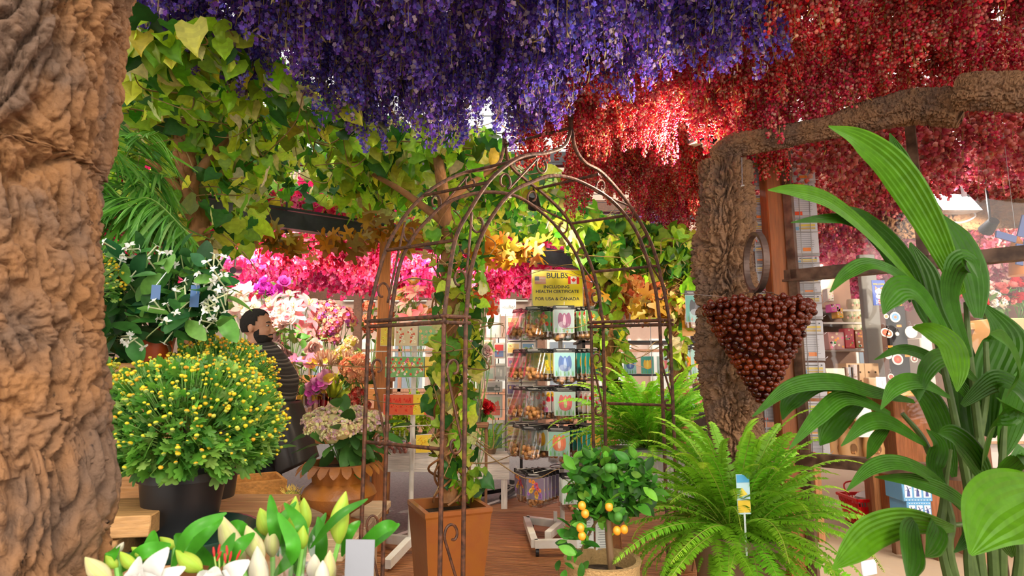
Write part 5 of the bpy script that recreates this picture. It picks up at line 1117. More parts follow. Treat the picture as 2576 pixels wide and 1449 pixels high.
for py, ks, nm in SEEDP:
    z = at(1040, py, 4.4)[2]
    g = G(); g.add(tube([(sx0 - .30, 4.35, z + .01), (sx0 + .28, 4.35, z + .01)], .004, 5)); g.add(tube([(sx0, 4.5, z + .01), (sx0, 4.35, z + .01)], .004, 5)); g.build('hanger_bar', MT['white'], root)
    for kd, dx in ks:
        for k in range(3):
            fl = {'yel': 'yellow daisy', 'gaz': 'cream gazania', 'veg': 'herb and root', 'red': 'red tulip', 'mix': 'mixed', 'poppy': 'red poppy'}[kd]
            packet(kd, (sx0 + dx / 1456 * 4.5 + k * .006, 4.30 + k * .016, z), 0, f'{fl} seed packets on the {nm} bar of the seed stand', f'{fl} seed packets on the {nm} bar', False, False, .085, .15)
z = at(1040, 1078, 4.4)[2]; g = G(); g.add(tube([(sx0 - .32, 4.3, z + .01), (sx0 + .30, 4.42, z + .03)], .004, 5)); g.add(tube([(sx0, 4.5, z + .02), (sx0, 4.38, z + .02)], .004, 5)); g.build('hanger_bar', MT['white'], root)
def netbag():
    r = thing('net_bulb_bag', 'x', 'bulb bag', (0, 0, 0)); g = G(); q = RS(3); g.inst(BALLB, [trs((q.normal(0, .012), q.normal(0, .01), -.12 + q.uniform(-.03, .03)), None, .015) for _ in range(7)], (1, 1, 1)); g.build('bulbs', mk('red_bulb', (.35, .1, .08), rough=.5, var=.3), r)
    g = G(); g.add(lathe([(.004, 0), (.010, -.04), (.028, -.10), (.034, -.135), (.02, -.16), (.002, -.165)], 12)); g.build('clear_bag', MT['wrap'], r); return r
NB = Maker(netbag)
for i, x in enumerate((952, 968, 990, 1006, 1018)): put(NB(), at(x, 1082, 4.3), (0, 0, .3 * i), 1, 'teardrop bag of small pink bulbs hanging from the lowest bar of the seed stand', 'teardrop bulb bags under the seed stand')
for i in range(3): packet('yel', at(1062 + i * 8, 1090, 4.35) + (0, .02 * i, .02), .2, 'yellow seed packet hanging right of the white pole, low down', 'yellow packets low on the seed stand', False, False, .09, .13)

# ================================================================ BOUQUETS AND VASES
SH = at(850, 1035, 4.75)[2]
def shelf(label, x0, x1, Y0, Y1, z, name='display_shelf', col=(.42, .17, .05), cat='shelf'):
    r = thing(name, label, cat, ((x0 + x1) / 2, (Y0 + Y1) / 2, 0)); g = G(); g.add(box(((x0 + x1) / 2, (Y0 + Y1) / 2, z - .03), (x1 - x0, Y1 - Y0, .06), 0, .004), col); g.build('board', MT['woodx'], r)
    g = G(); g.add(box(((x0 + x1) / 2, Y0 + .03, z - .14), (x1 - x0, .03, .16)), np.array(col) * 1.1); g.build('front_panel', MT['woodx'], r)
    for x in (x0 + .05, x1 - .05):
        for y in (Y0 + .05, Y1 - .05): g = G(); g.add(box((x, y, (z - .06) / 2), (.06, .06, z - .06)), col); g.build('leg', MT['wood'], r)
    return r
xa, xb = at(560, 1035, 4.7)[0], at(955, 1035, 4.7)[0]
shelf('orange wooden shelf of vases and silk bouquets behind the man', xa - .4, xb, 4.45, 5.15, SH)
shelf('higher wooden shelf at the back carrying the tall silk bouquets', xa - .4, xb - .1, 5.25, 5.8, SH + .28)
def vase_thing(label, p, h, r, mat, group=None, water=True):
    t = thing('glass_vase', label, 'vase', p, group); g = G(); g.add(lathe([(r * .8, 0), (r * .85, h * .1), (r * .95, h * .6), (r, h), (r * .94, h), (r * .88, h * .6), (r * .75, .01), (0, .008)], 20, p)); g.build('body', mat, t); return t
def bouquet(label, cx, cy, Y, R, blooms, cols, seed, s=.05, zbase=None, n=9, leafc=((.1, .3, .05), (.2, .4, .08)), nleaf=30, sq=1.0, px=None):
    q = RS(seed); c = at(cx, cy, Y); zb_ = SH if zbase is None else zbase; root = thing('silk_bouquet', label, 'bouquet', (c[0], c[1], zb_ + .05)); st = G(); b = wl(root)
    V = []
    for k in range(3):
        if blooms == 'peony': g = peony([pick(q, cols, 1)[0], pick(q, cols, 1)[0]], q)
        elif blooms == 'lily': g = lilyf(cols, q, .45)
        elif blooms == 'orchid': g = lilyf(cols, q, .25, 5, (.9, .6, .1), CUP)
        elif blooms == 'hyd': g = cluster(cols, q, 70, F4, .32, .85)
        elif blooms == 'spray': g = cluster(cols, q, 40, F5, .35, 1.0)
        V.append(g.mesh('bloom', MT['petal']))
    for i in range(n):
        d = rv(q, 1)[0] * [1, .8, sq]; d[1] = -abs(d[1]) * .9; d[2] = d[2] * .9 + .1; p = c + d * R * q.uniform(.6, 1)
        o = bpy.data.objects.new('bloom', V[q.integers(3)]); COL.objects.link(o); o.parent = root; o.location = tuple(p - b); dd = nrm(d + [0, -.5, .35]); o.rotation_euler = Vector(dd).to_track_quat('Z', 'Y').to_euler(); k = s * q.uniform(.75, 1.15); o.scale = (k, k, k)
        st.add(tube(smooth_path([b, (b + p) / 2 + q.normal(0, .02, 3), p], 4), .003, 4, False), (.15, .32, .08))
    st.build('stems', MT['plain'], root)
    if nleaf: pts = c + q.normal(0, .5, (nleaf, 3)) * R * [1, .8, .9] - [0, -.03, R * .35]; g = G(); g.inst(OVAL, frames(pts, q.normal(0, .6, (nleaf, 3)) + [0, -.3, .1], q.normal(0, .4, (nleaf, 3)) + [0, -.5, .8], .1 * q.uniform(.6, 1.2, nleaf)), pick(q, leafc, nleaf, .15)); g.build('foliage', MT['leaf'], root)
    return root
PW = [(.95, .40, .46), (.96, .60, .58), (.94, .28, .38)]; MG = [(.75, .06, .6), (.85, .15, .65)]
B2 = SH + .28
bouquet('bouquet of violet peonies, topmost among the silk flowers', 700, 728, 5.4, .19, 'peony', MG, 1, .065, B2, 9, sq=.35)
bouquet('bouquet of pale pink open magnolias just above the shelf flowers', 740, 800, 5.3, .26, 'lily', PW, 2, .12, B2, 14)
bouquet('white and blush magnolia blossoms directly behind the man', 625, 770, 5.5, .24, 'lily', [(.9, .82, .78), (.88, .62, .55)], 3, .11, B2, 11)
bouquet('bouquet of round pink peonies beside the face of the man', 745, 850, 4.75, .22, 'peony', [(.93, .42, .5), (.95, .62, .62)], 4, .085, None, 11)
bouquet('orchid bouquet in violet, pink and yellow over the pink glass vases', 780, 955, 4.6, .20, 'orchid', [(.8, .12, .6), (.93, .35, .6), (.97, .7, .1), (.9, .4, .7)], 5, .07, None, 22)
bouquet('purple and coral blossom sprays near the window post', 835, 815, 5.4, .22, 'spray', [(.85, .25, .25), (.6, .12, .6), (.88, .45, .4), (.9, .7, .3)], 6, .07, B2, 16)
bouquet('peach hydrangea bouquet to the left of the orange post', 905, 940, 4.6, .12, 'hyd', [(.95, .45, .22), (.95, .55, .3), (.92, .3, .18)], 7, .075, None, 6)
bouquet('yellow and cream hydrangea bouquet above the peach one', 890, 900, 4.9, .15, 'hyd', [(.9, .75, .15), (.88, .62, .5), (.88, .75, .6)], 8, .07, None, 8)
bouquet('bouquet of pink lilies and orange roses beyond the arch leg', 1050, 780, 5.5, .22, 'lily', [(.95, .25, .3), (.95, .5, .42)], 9, .11, SH, 7)
bouquet('round orange and white peonies above the pink lilies', 1040, 765, 5.6, .22, 'peony', [(.9, .5, .15), (.88, .8, .7)], 10, .07, SH, 8)
bouquet('flaming orange-red tulip sprays to the right of the planter vine', 1205, 770, 4.6, .15, 'lily', [(.9, .18, .03), (.85, .1, .02)], 11, .07, .9, 10, nleaf=16)
bouquet('dusty pink anemones in a glass behind the planter vine', 1200, 885, 4.5, .08, 'peony', [(.75, .4, .42), (.85, .7, .68)], 12, .045, .95, 5)
bouquet('lime green hydrangeas beside the white seed stand pole', 1030, 1060, 5.0, .22, 'hyd', [(.5, .68, .02), (.65, .8, .06)], 13, .07, .6, 10)
bouquet('red roses low behind the postcard rack', 1205, 1030, 4.8, .10, 'peony', [(.7, .02, .03), (.5, .01, .02)], 14, .045, .5, 7)
bouquet('bouquet of coral blossoms left of the orange post, higher up', 940, 800, 5.6, .16, 'spray', [(.9, .35, .2), (.85, .2, .1)], 15, .06, B2, 9)
bouquet('small red berry sprays in front of the shelf edge', 900, 1010, 4.55, .10, 'spray', [(.7, .06, .04), (.8, .3, .2)], 16, .035, None, 8, nleaf=10)
# protea like spikes
q = RS(4); c = at(840, 960, 4.6); root = thing('silk_bouquet', 'spiky bronze protea bouquet with long yellow-green leaves', 'bouquet', (c[0], c[1], SH + .05)); 
for i in range(10):
    a = q.normal(0, .35); p1 = c + (0, 0, -.16); d = nrm(np.array([math.sin(a), q.normal(0, .3), math.cos(a)])); p2 = p1 + d * .3; g = G(); g.add(tube([p1, p2], .003, 4), (.3, .4, .1)); g.inst(LANCE, frames(np.tile(p2, (12, 1)), np.tile(d, (12, 1)) + q.normal(0, .2, (12, 3)), rv(q, 12), .12), pick(q, [(.6, .3, .2), (.8, .6, .4)], 12)); g.build('bloom', MT['petal'], root)
pts = np.tile(c + (0, 0, -.16), (26, 1)); g = G(); g.inst(LANCE, frames(pts, q.normal(0, .45, (26, 3)) + [0, -.2, 1], rv(q, 26) + [0, -1, 0], .26 * q.uniform(.7, 1.1, 26)), pick(q, [(.6, .68, .05), (.45, .6, .05)], 26)); g.build('foliage', MT['leaf'], root)
for i, (x, h, r, m, lb) in enumerate(((775, .15, .055, 'vase', 'clear glass vase under the violet orchids'), (812, .15, .04, 'pinkvase', 'tall pink glass, left of the pair of pink tumblers'), (842, .12, .042, 'pinkvase', 'pink glass tumbler in the middle of the shelf edge'), (868, .12, .04, 'pinkvase', 'pink glass tumbler beside the red berry sprays'), (800, .2, .05, 'vase', 'tall clear vase standing behind the pink glasses'), (905, .19, .045, 'vase', 'tall clear vase under the peach hydrangeas'), (880, .16, .04, 'vase', 'narrow clear vase left of the orange post'))):
    Y = 4.55 if i < 4 else 4.75; p = at(x, 1000, Y); vase_thing(lb, (p[0], Y, SH), h, r, MT[m])
for i, x in enumerate((1005, 1030, 1085)): p = at(x, 1000, 5.0); vase_thing(['clear cylinder vase behind the seed packets, left of the pole', 'clear cylinder vase behind the seed packets, by the pole', 'clear cylinder vase behind the seed packets, right of the pole'][i], (p[0], 5.0, .74), .3, .06, MT['vase'])
p = at(1045, 1000, 5.05); shelf('white low shelf behind the seed stand', p[0] - .5, p[0] + .55, 4.9, 5.4, .74, 'white_shelf', (.7, .66, .62)); 
p = at(1200, 1000, 6); shelf('white bench behind the planter vine', p[0] - .4, p[0] + .33, 5.9, 6.3, .5, 'white_bench', (.7, .64, .6), 'bench')
vase_thing('clear glass vase of the dusty pink anemones', at(1200, 945, 4.5) * [1, 1, 0] + (0, 0, .95), .18, .04, MT['vase'])
p = at(1200, 945, 4.5); table('small brown stand under the anemone vase', (p[0] + .01, 4.5), .16, .16, .95, leg=.016)
c = at(1190, 1200, 4.4); g = G(); g.add(lathe([(.05, 0), (.07, .13), (.074, .14), (.06, .13), (0, .12)], 24, (c[0], c[1], 0))); settag(g.build('red_bucket', mk('red_plastic', (.55, .01, .015), rough=.35), None), 'small red bucket on the ground behind the square planter', 'bucket')
# ================================================================ THE MAN
def ring(cx, cy, cz, rx, ry, n=20, yaw=0): return [(cx + rx * math.cos(a) * math.cos(yaw) - ry * math.sin(a) * math.sin(yaw), cy + rx * math.cos(a) * math.sin(yaw) + ry * math.sin(a) * math.cos(yaw), cz) for a in np.arange(n) * 2 * PI / n]
hd = at(648, 822, 4.0); HX, HY, HZ = hd
root = thing('person', 'dark-haired bearded person in profile wearing a grey striped shawl, black coat and jeans', 'person', (HX + .05, HY, 0))
def sph(c, r, n=24, m=16):
    v, l, k = ball((0, 0, 0), 1, n, m); return (v * r + c, l, k)
g = G()
g.add(sph((HX - .012, HY, HZ + .022), (.100, .077, .098)))           # skull
g.add(sph((HX + .035, HY, HZ - .035), (.060, .060, .078)))           # face
g.add(sph((HX + .045, HY, HZ - .085), (.038, .042, .032)))           # chin
g.add(sph((HX + .075, HY - .02, HZ - .022), (.022, .022, .020)))      # cheek
g.add(sph((HX + .078, HY, HZ + .028), (.020, .040, .012)))           # brow
g.add(tube([(HX + .084, HY, HZ + .018), (HX + .103, HY, HZ - .014), (HX + .118, HY, HZ - .034), (HX + .098, HY, HZ - .046)], [.010, .012, .016, .010], 12))
g.add(sph((HX + .092, HY, HZ - .062), (.014, .024, .007))); g.add(sph((HX + .090, HY, HZ - .074), (.013, .021, .008)))
g.add(tube([(HX - .02, HY, HZ - .19), (HX + .002, HY, HZ - .05)], [.062, .056], 16))
for s in (-1, 1): g.add(sph((HX - .012, HY + s * .078, HZ - .012), (.020, .010, .034))); g.add(sph((HX - .008, HY + s * .082, HZ - .012), (.010, .008, .02)))
for cx, rx, ry, z in (): pass
g.add(loft([ring(HX - .02, HY, HZ - .10, .05, .05), ring(HX - .02, HY, HZ - .17, .085, .14), ring(HX - .01, HY, HZ - .24, .12, .205), ring(HX, HY, HZ - .40, .135, .19), ring(HX + .01, HY, HZ - .60, .12, .165), ring(HX + .02, HY, HZ - .78, .13, .175), ring(HX + .02, HY, HZ - .86, .12, .17)]))
for s in (-1, 1):
    hp = (HX + .02, HY + s * .09); kx = HX + .02 + s * .10; g.add(tube(smooth_path([(hp[0], hp[1], HZ - .82), (kx, hp[1], .52), (kx - .02 + s * .03, hp[1], .10)], 6), [.092, .065, .045], 16)); g.add(tube([(kx - .05 + s * .03, hp[1], .05), (kx + .05 + s * .03, hp[1], .045), (kx + .13 + s * .03, hp[1], .04)], [.045, .045, .034], 12))
    g.add(tube(smooth_path([(HX - .01, HY + s * .20, HZ - .26), (HX - .0, HY + s * .245, HZ - .52), (HX + .12, HY + s * .20, HZ - .70), (HX + .15, HY + s * .18, HZ - .72)], 5), [.055, .045, .035, .03], 14))
    g.add(sph((HX + .19, HY + s * .17, HZ - .74), (.048, .022, .042), 16, 10))
    for f in range(4): g.add(tube([(HX + .215, HY + s * (.155 + .0), HZ - .715 - f * .018), (HX + .245 - .005 * abs(f - 1), HY + s * .16, HZ - .722 - f * .018), (HX + .25 - .006 * abs(f - 1), HY + s * .135, HZ - .73 - f * .018)], .0095, 8))
    g.add(tube([(HX + .19, HY + s * .16, HZ - .705), (HX + .225, HY + s * .145, HZ - .69)], .011, 8))
body = g.build('body', MT['skin'], root)
rm = body.modifiers.new('r', 'REMESH'); rm.mode = 'VOXEL'; rm.voxel_size = .006; rm.use_smooth_shade = True; sm = body.modifiers.new('s', 'SMOOTH'); sm.iterations = 3; sm.factor = .5
# hair cap and beard
q = RS(8); 
def shell(cond, c, r, seed, mat, nm, rough=.004):
    v, l, k = ball((0, 0, 0), 1, 48, 34); keep = cond(v); P = v * r + c; P = P * 1.0
    P = P + nrm(v) * np.array([noise.noise(Vector(p * 60)) for p in P])[:, None] * rough
    F_ = l.reshape(-1, 4) if (k == 4).all() else None; Fs = [tuple(f) for f in F_ if keep[f].all()] if F_ is not None else []
    g = G(); g.add(T(P, Fs)); o = g.build(nm, mat, root); so = o.modifiers.new('s', 'SOLIDIFY'); so.thickness = .008; so.offset = -.5; return o
def qb(n, m):
    v, l, k = ball((0, 0, 0), 1, n, m); return v, l, k
HC = np.array([HX - .012, HY, HZ + .022])
shell(lambda v: (v[:, 2] > .05) & (v[:, 0] < .70 - 0.0 * v[:, 2]) & ~((v[:, 0] > .45) & (v[:, 2] < .45)) | ((v[:, 0] < -.15) & (v[:, 2] > -.62)) | ((np.abs(v[:, 1]) > .5) & (v[:, 0] < .28) & (v[:, 2] > -.25)), HC, (.105, .082, .104), 1, MT['hair'], 'hair')
BC = np.array([HX + .038, HY, HZ - .062])
shell(lambda v: ((v[:, 2] < .05) | ((v[:, 0] < .1) & (v[:, 2] < .75) & (np.abs(v[:, 1]) > .3))) & (v[:, 0] > -.72) & ~((v[:, 0] > .80) & (v[:, 2] > -.12)), BC, (.066, .066, .072), 2, MT['hair'], 'beard', .006)
g = G(); g.add(tube([(HX + .092, HY - .028, HZ - .060), (HX + .104, HY, HZ - .052), (HX + .092, HY + .028, HZ - .060)], [.004, .007, .004], 8)); g.build('moustache', MT['hair'], root)
for s in (-1, 1):
    g = G(); g.add(sph((HX + .081, HY + s * .030, HZ + .006), (.0095, .011, .0065), 14, 10), (.55, .48, .42)); g.add(sph((HX + .0895, HY + s * .032, HZ + .006), (.004, .006, .006), 10, 8), (.03, .015, .01)); g.build('eye', MT['plastic'], root)
    g = G(); g.add(tube([(HX + .092, HY + s * .012, HZ + .026), (HX + .090, HY + s * .03, HZ + .031), (HX + .078, HY + s * .048, HZ + .026)], [.004, .005, .003], 8)); g.build('eyebrow', MT['hair'], root)
# shawl: folded, striped grey knit from neck to hip
V = []; n, m = 56, 90; g = G(); cols = []
for i in range(m):
    t = i / (m - 1); z = HZ - .105 - .52 * t; cx = HX - .0 + .085 * t + .02 * math.sin(t * 5); rx = .085 + .13 * math.sin(min(1, t * 2.2) * PI / 2) - .015 * t; ry = .08 + .19 * math.sin(min(1, t * 2.2) * PI / 2)
    for j in range(n):
        a = 2 * PI * j / n; f = 1 + .025 * math.sin(a * 5 + t * 14) + .05 * noise.noise(Vector((math.cos(a) * 2, math.sin(a) * 2, t * 6))) + (.012 if i % 5 == 0 else 0)
        V.append((cx + rx * f * math.cos(a), HY + ry * f * math.sin(a), z - .16 * math.cos(a) * t * 1.0 + .02 * math.sin(3 * a) * t + .02 * math.sin(a + 5 * t)))
Fs = []
for i in range(m - 1):
    c_ = [(.035, .03, .028), (.03, .026, .024), (.05, .042, .038), (.17, .15, .13), (.028, .024, .022), (.04, .034, .03), (.10, .09, .08)][(i * 5 // 2) % 7]
    for j in range(n): k = (j + 1) % n; Fs.append((i * n + j, i * n + k, (i + 1) * n + k, (i + 1) * n + j)); cols.append(c_)
g.add(T(V, Fs), np.array(cols)); o = g.build('shawl', MT['cloth'], root); so = o.modifiers.new('s', 'SOLIDIFY'); so.thickness = .008
# black coat from hip to thigh, hanging forward
V = []; Fs = []; n, m = 48, 22; a0 = at(712, 1010, 3.9); a1 = at(742, 1180, 3.85)
for i in range(m):
    t = i / (m - 1); c = a0 + (a1 - a0) * t; rx = .095 + .022 * t; ry = .17 + .02 * t
    for j in range(n):
        a = 2 * PI * j / n; f = 1 + .02 * math.sin(a * 6 + 2) * t + .03 * noise.noise(Vector((math.cos(a) * 1.5, math.sin(a) * 1.5, t * 3)))
        V.append((c[0] + rx * f * math.cos(a) - .02, HY - .03 + ry * f * math.sin(a), c[2] + .055 * math.cos(a) * (t)))
for i in range(m - 1):
    for j in range(n): k = (j + 1) % n; Fs.append((i * n + j, i * n + k, (i + 1) * n + k, (i + 1) * n + j))
g = G(); g.add(T(V, Fs), (.018, .014, .013)); o = g.build('coat', mk('leather', tint=True, rough=.42, var=.3, nscale=9, bump=.3), root); so = o.modifiers.new('s', 'SOLIDIFY'); so.thickness = .006
g = G(); 
for s in (-1, 1):
    hp = (HX + .02, HY + s * .09); kx = HX + .02 + s * .10; g.add(tube(smooth_path([(hp[0], hp[1], HZ - .76), (hp[0], hp[1], HZ - .84), (kx, hp[1], .52), (kx - .02 + s * .03, hp[1], .09)], 8), [.115, .11, .085, .07], 18), (.05, .065, .085))
g.build('jeans', MT['cloth'], root)
for s in (-1, 1):
    hp = HY + s * .09; kx = HX + .02 + s * .10 + s * .03; g = G(); g.add(tube([(kx - .08, hp, .055), (kx + .04, hp, .055), (kx + .15, hp, .04)], [.052, .054, .038], 14), (.03, .02, .015)); g.build('shoe', MT['plastic'], root)

# ================================================================ GRAPE LAMP, RING AND CHAIN
gc = at(1905, 765, 2.2); GX, GY, GZ = gc
root = thing('grape_lamp', 'dark red glass lamp shaped like a bunch of grapes before the cracked trunk', 'lamp', (GX, GY, GZ)); q = RS(55)
pts = []; Hh = .37
z = -.012; li = 0
while z > -Hh:
    t = -z / Hh; R = .198 * (1 - t ** 1.15 * .93) if t > .12 else .198 * (.96 + .3 * t); R = max(R, .012); nn = max(1, int(2 * PI * R / .0238))
    for k in range(nn):
        a = 2 * PI * (k + .5 * (li % 2)) / nn + q.normal(0, .05); pts.append((R * math.cos(a) * (1 + q.normal(0, .03)), R * .82 * math.sin(a) * (1 + q.normal(0, .03)), z + q.normal(0, .003), q.uniform(.0108, .0132)))
    z -= .0205; li += 1
for k in range(110):
    a = q.uniform(0, 2 * PI); r_ = .19 * math.sqrt(q.uniform()); pts.append((r_ * math.cos(a), r_ * .82 * math.sin(a), .006 + q.uniform(-.006, .008), .0115))
order = sorted(range(len(pts)), key=lambda i: pts[i][1]); g = G(); g.add(ball((0, 0, 0), 1, 16, 10)); gm = g.mesh('grape', MT['grape'])
for i in order[:100]: x, y, z, r = pts[i]; o = bpy.data.objects.new('grape', gm); COL.objects.link(o); o.parent = root; o.location = (x, y, z); o.scale = (r, r, r * 1.12)
g = G(); g.inst(ball((0, 0, 0), 1, 14, 9), [trs((GX + pts[i][0], GY + pts[i][1], GZ + pts[i][2]), None, pts[i][3]) for i in order[100:]], (1, 1, 1)); o = g.build('grapes', MT['grape'], root); o['kind'] = 'stuff'
g = G(); g.add(lathe([(.18, -.01), (.175, -.06), (.12, -.18), (.06, -.29), (.008, -.36)], 24, (GX, GY, GZ), 1, .8)); g.build('core', mk('core_amber', (.03, .006, .003), rough=1, spec=0), root)
rc = at(1901, 660, 2.2); A_ = []
for k in range(41): a = 2 * PI * k / 40; A_.append((rc[0] + .034 * math.cos(a), GY - .03 + .06 * math.cos(a) * -1, rc[2] + .116 * math.sin(a)))
V = []; Fs = []; n = 48
for k in range(n):
    a = 2 * PI * k / n
    for (r_, w_) in ((.118, -.011), (.118, .011), (.105, .011), (.105, -.011)):
        x, zz_ = r_ * math.cos(a), r_ * math.sin(a); th = math.radians(86); V.append((rc[0] + x * math.cos(th) - w_ * math.sin(th), GY + x * math.sin(th) + w_ * math.cos(th), rc[2] + zz_))
for k in range(n):
    k2 = (k + 1) % n
    for j in range(4): Fs.append((k * 4 + j, k * 4 + (j + 1) % 4, k2 * 4 + (j + 1) % 4, k2 * 4 + j))
rt = thing('iron_ring', 'flat iron ring above the grape lamp, hooked to its chains', 'ring', rc - (0, 0, .118)); g = G(); g.add(T(V, Fs)); g.build('ring', mk('iron', (.12, .075, .06), rough=.5, metal=.5, var=.3, bump=.3), rt, smooth=False)
def chain(a, b, parent, nm='chain'):
    a, b = np.asarray(a), np.asarray(b); d = b - a; L = np.linalg.norm(d); n = int(L / .016); g = G(); dn = d / L; s = nrm(np.cross(dn, [0, 1, .1])); u = np.cross(dn, s)
    for i in range(n):
        c = a + d * (i + .5) / n; w = s if i % 2 else u; an = np.linspace(0, 2 * PI, 11); g.add(tube([c + dn * .0105 * math.cos(t) + w * .005 * math.sin(t) for t in an], .0016, 5, False))
    g.build(nm, MT['rust'], parent)
hub = rc - (0, 0, .105)
for dx, dy in ((-.14, -.02), (.14, -.02), (.02, .12)): chain(hub, (GX + dx, GY + dy, GZ + .01), rt)
g = G(); g.add(tube(smooth_path([(at(1712, 738, 2.4)), at(1800, 745, 2.35), at(1870, 752, 2.25), at(1960, 752, 2.2)], 6), .0012, 4)); settag(g.build('string_wire', MT['steel'], None), 'thin white wire strung from the hanging bulb bag to the grape lamp', 'wire')

# bulb bags near the trunk
def bagsolo(kind, px, py, Y, rz, label, w=.15, h=.18, sc=1): packet(kind, at(px, py, Y), rz, label, None, w=w, h=h, sc=sc)
bagsolo('dark', 1748, 732, 3.3, .15, 'bulb bag with a black tulip picture hanging beside the cracked trunk', .15, .19, .82)
c, s = pbox(1716, 806, 1765, 845, 3.35, .002); g = G(); g.add(box(c, s), (.9, .42, .02)); settag(g.build('orange_card', MT['card'], None), 'plain orange card hanging beneath the black tulip bag', 'card')
for i, (x, y) in enumerate(((1735, 870), (1758, 868), (1772, 872))): bagsolo('orange', x, y, 4.2, .5 - .4 * i, f'bulb bag with orange tulip picture beside the trunk, {["leftmost", "middle", "rightmost"][i]} of three', .13, .2)
# mid background stall beyond the right arch leg
ST = at(1600, 900, 5.6)
r = thing('market_stall', 'black shelved stall of boxed bulbs seen through the right arch leg', 'stall', (ST[0], 5.8, 0))
for z in (.55, .95, 1.3, 1.62): g = G(); g.add(box((ST[0] + .1, 5.85, z), (1.3, .5, .02)), (.03, .03, .03)); g.build('shelf_board', MT['darksteel'], r)
for x in (-.5, .7): g = G(); g.add(box((ST[0] + x, 5.85, .85), (.03, .5, 1.7)), (.03, .03, .03)); g.build('side_panel', MT['darksteel'], r)
q = RS(66); kinds = ['red', 'purple', 'pink', 'crocus', 'balls', 'rose', 'blue', 'mix', 'coral', 'yellow']
nmz = {1.31: 'top', .96: 'middle', .56: 'bottom'}
for zi, (z, Yf) in enumerate(((1.31, 5.62), (.96, 5.62))):
    for i in range(7):
        x = ST[0] - .38 + i * .16; kd = kinds[(i * 3 + zi * 4) % 10]; rr = .14
        fl = {'red': 'red', 'purple': 'purple', 'pink': 'pink', 'crocus': 'mixed pastel', 'balls': 'coloured ball', 'rose': 'rose', 'blue': 'blue', 'mix': 'mixed', 'coral': 'coral', 'yellow': 'yellow'}[kd]
        packet(kd, (x, Yf - .02 - .03 * (i % 2), z + .20), q.normal(0, .2), f'small box with {fl} flower picture on the black stall, {["upper", "lower"][zi]} shelf', f'{fl} boxes on the {["upper", "lower"][zi]} shelf of the black stall', False, False, .12, .17)
c, s = pbox(1607, 778, 1665, 810, 4.9, .004); root = thing('price_sign', 'fluorescent yellow price card reading 1 bag and 3 bags', 'sign', c - (0, 0, s[2] / 2)); g = G(); g.add(box(c, s), (.85, .95, .02)); g.build('board', MT['card'], root)
for tx, dz in (('1 bag = 3', .008), ('3 bags =', -.034)): text(tx, (c[0] - s[0] * .46, c[1] - .004, c[2] + dz), .038, root, MT['black'], 0, .008, .95, align='LEFT')
g = G(); g.add(rectf(c[0], c[2] + s[2] * .42, s[0] * .9, s[2] * .1, c[1] - .004), (.15, .3, .02)); g.build('heading', MT['card'], root)
g = G(); g.add(tube([(c[0], c[1] + .006, .97), (c[0], c[1] + .006, c[2])], .004, 5)); g.build('support', MT['steel'], root)
# blue lettered banner
c, s = pbox(1738, 668, 1800, 708, 6.5, .01); root = thing('shop_banner', 'coral banner with light blue lettering half hidden by the trunk', 'banner', c - (0, 0, s[2] / 2)); g = G(); g.add(box(c, s), (.8, .3, .22)); g.build('board', MT['card'], root); text('ale Wor', (c[0], c[1] - .01, c[2]), .13, root, mk('light_blue', (.25, .5, .75)), 0, .01, .7)
# chandelier
c = at(1585, 790, 6.2); root = thing('chandelier', 'small glass chandelier shining behind the vine column', 'chandelier', c - (0, 0, .2)); g = G(); g.add(tube([c + (0, 0, .9), c - (0, 0, .15)], .01, 8)); g.build('stem', MT['white'], root)
for k in range(6):
    a = k * PI / 3; e = c + (math.cos(a) * .2, math.sin(a) * .2, .02); g = G(); g.add(tube(smooth_path([c - (0, 0, .1), c + (math.cos(a) * .12, math.sin(a) * .12, -.12), e], 6), .006, 6)); g.build('arm', MT['white'], root)
    g = G(); g.add(tube([e, e + (0, 0, .07)], .01, 8)); g.build('candle', MT['white'], root); g = G(); g.add(ball(e + (0, 0, .09), .016, 8, 6, 1.4)); g.build('candle_bulb', MT['lamp'], root)
    g = G(); 
    for j in range(4): g.add(ball(e - (0, 0, .03 + j * .022), .009, 6, 5, 1.4))
    g.build('crystals', MT['vase'], root)
# spot lamp by the branch
c = at(1765, 352, 3.0); root = thing('spot_lamp', 'black double spot lamp fixed beside the end of the cork branch', 'spot lamp', c)
for i, (px, py) in enumerate(((1750, 348), (1785, 355))):
    p = at(px, py, 3.0); g = G(); g.add(box(p, (.07, .07, .055), .5, .008)); g.add(tube([p, p + (.0, .0, .11)], .006, 6)); h_ = g.build('lamp_head', MT['black'], root)
    g = G(); g.add(box(p + (0, 0, -.03), (.055, .055, .006), .5)); g.build('lens', mk('lens', (.9, .9, .85), rough=.2) if 'lens' not in bpy.data.materials else bpy.data.materials['lens'], h_)
g = G(); g.add(bar(at(1735, 340, 3.0) + (0, 0, .06), at(1800, 345, 3.0) + (0, 0, .06), .03, .02)); g.build('bracket', MT['black'], root)

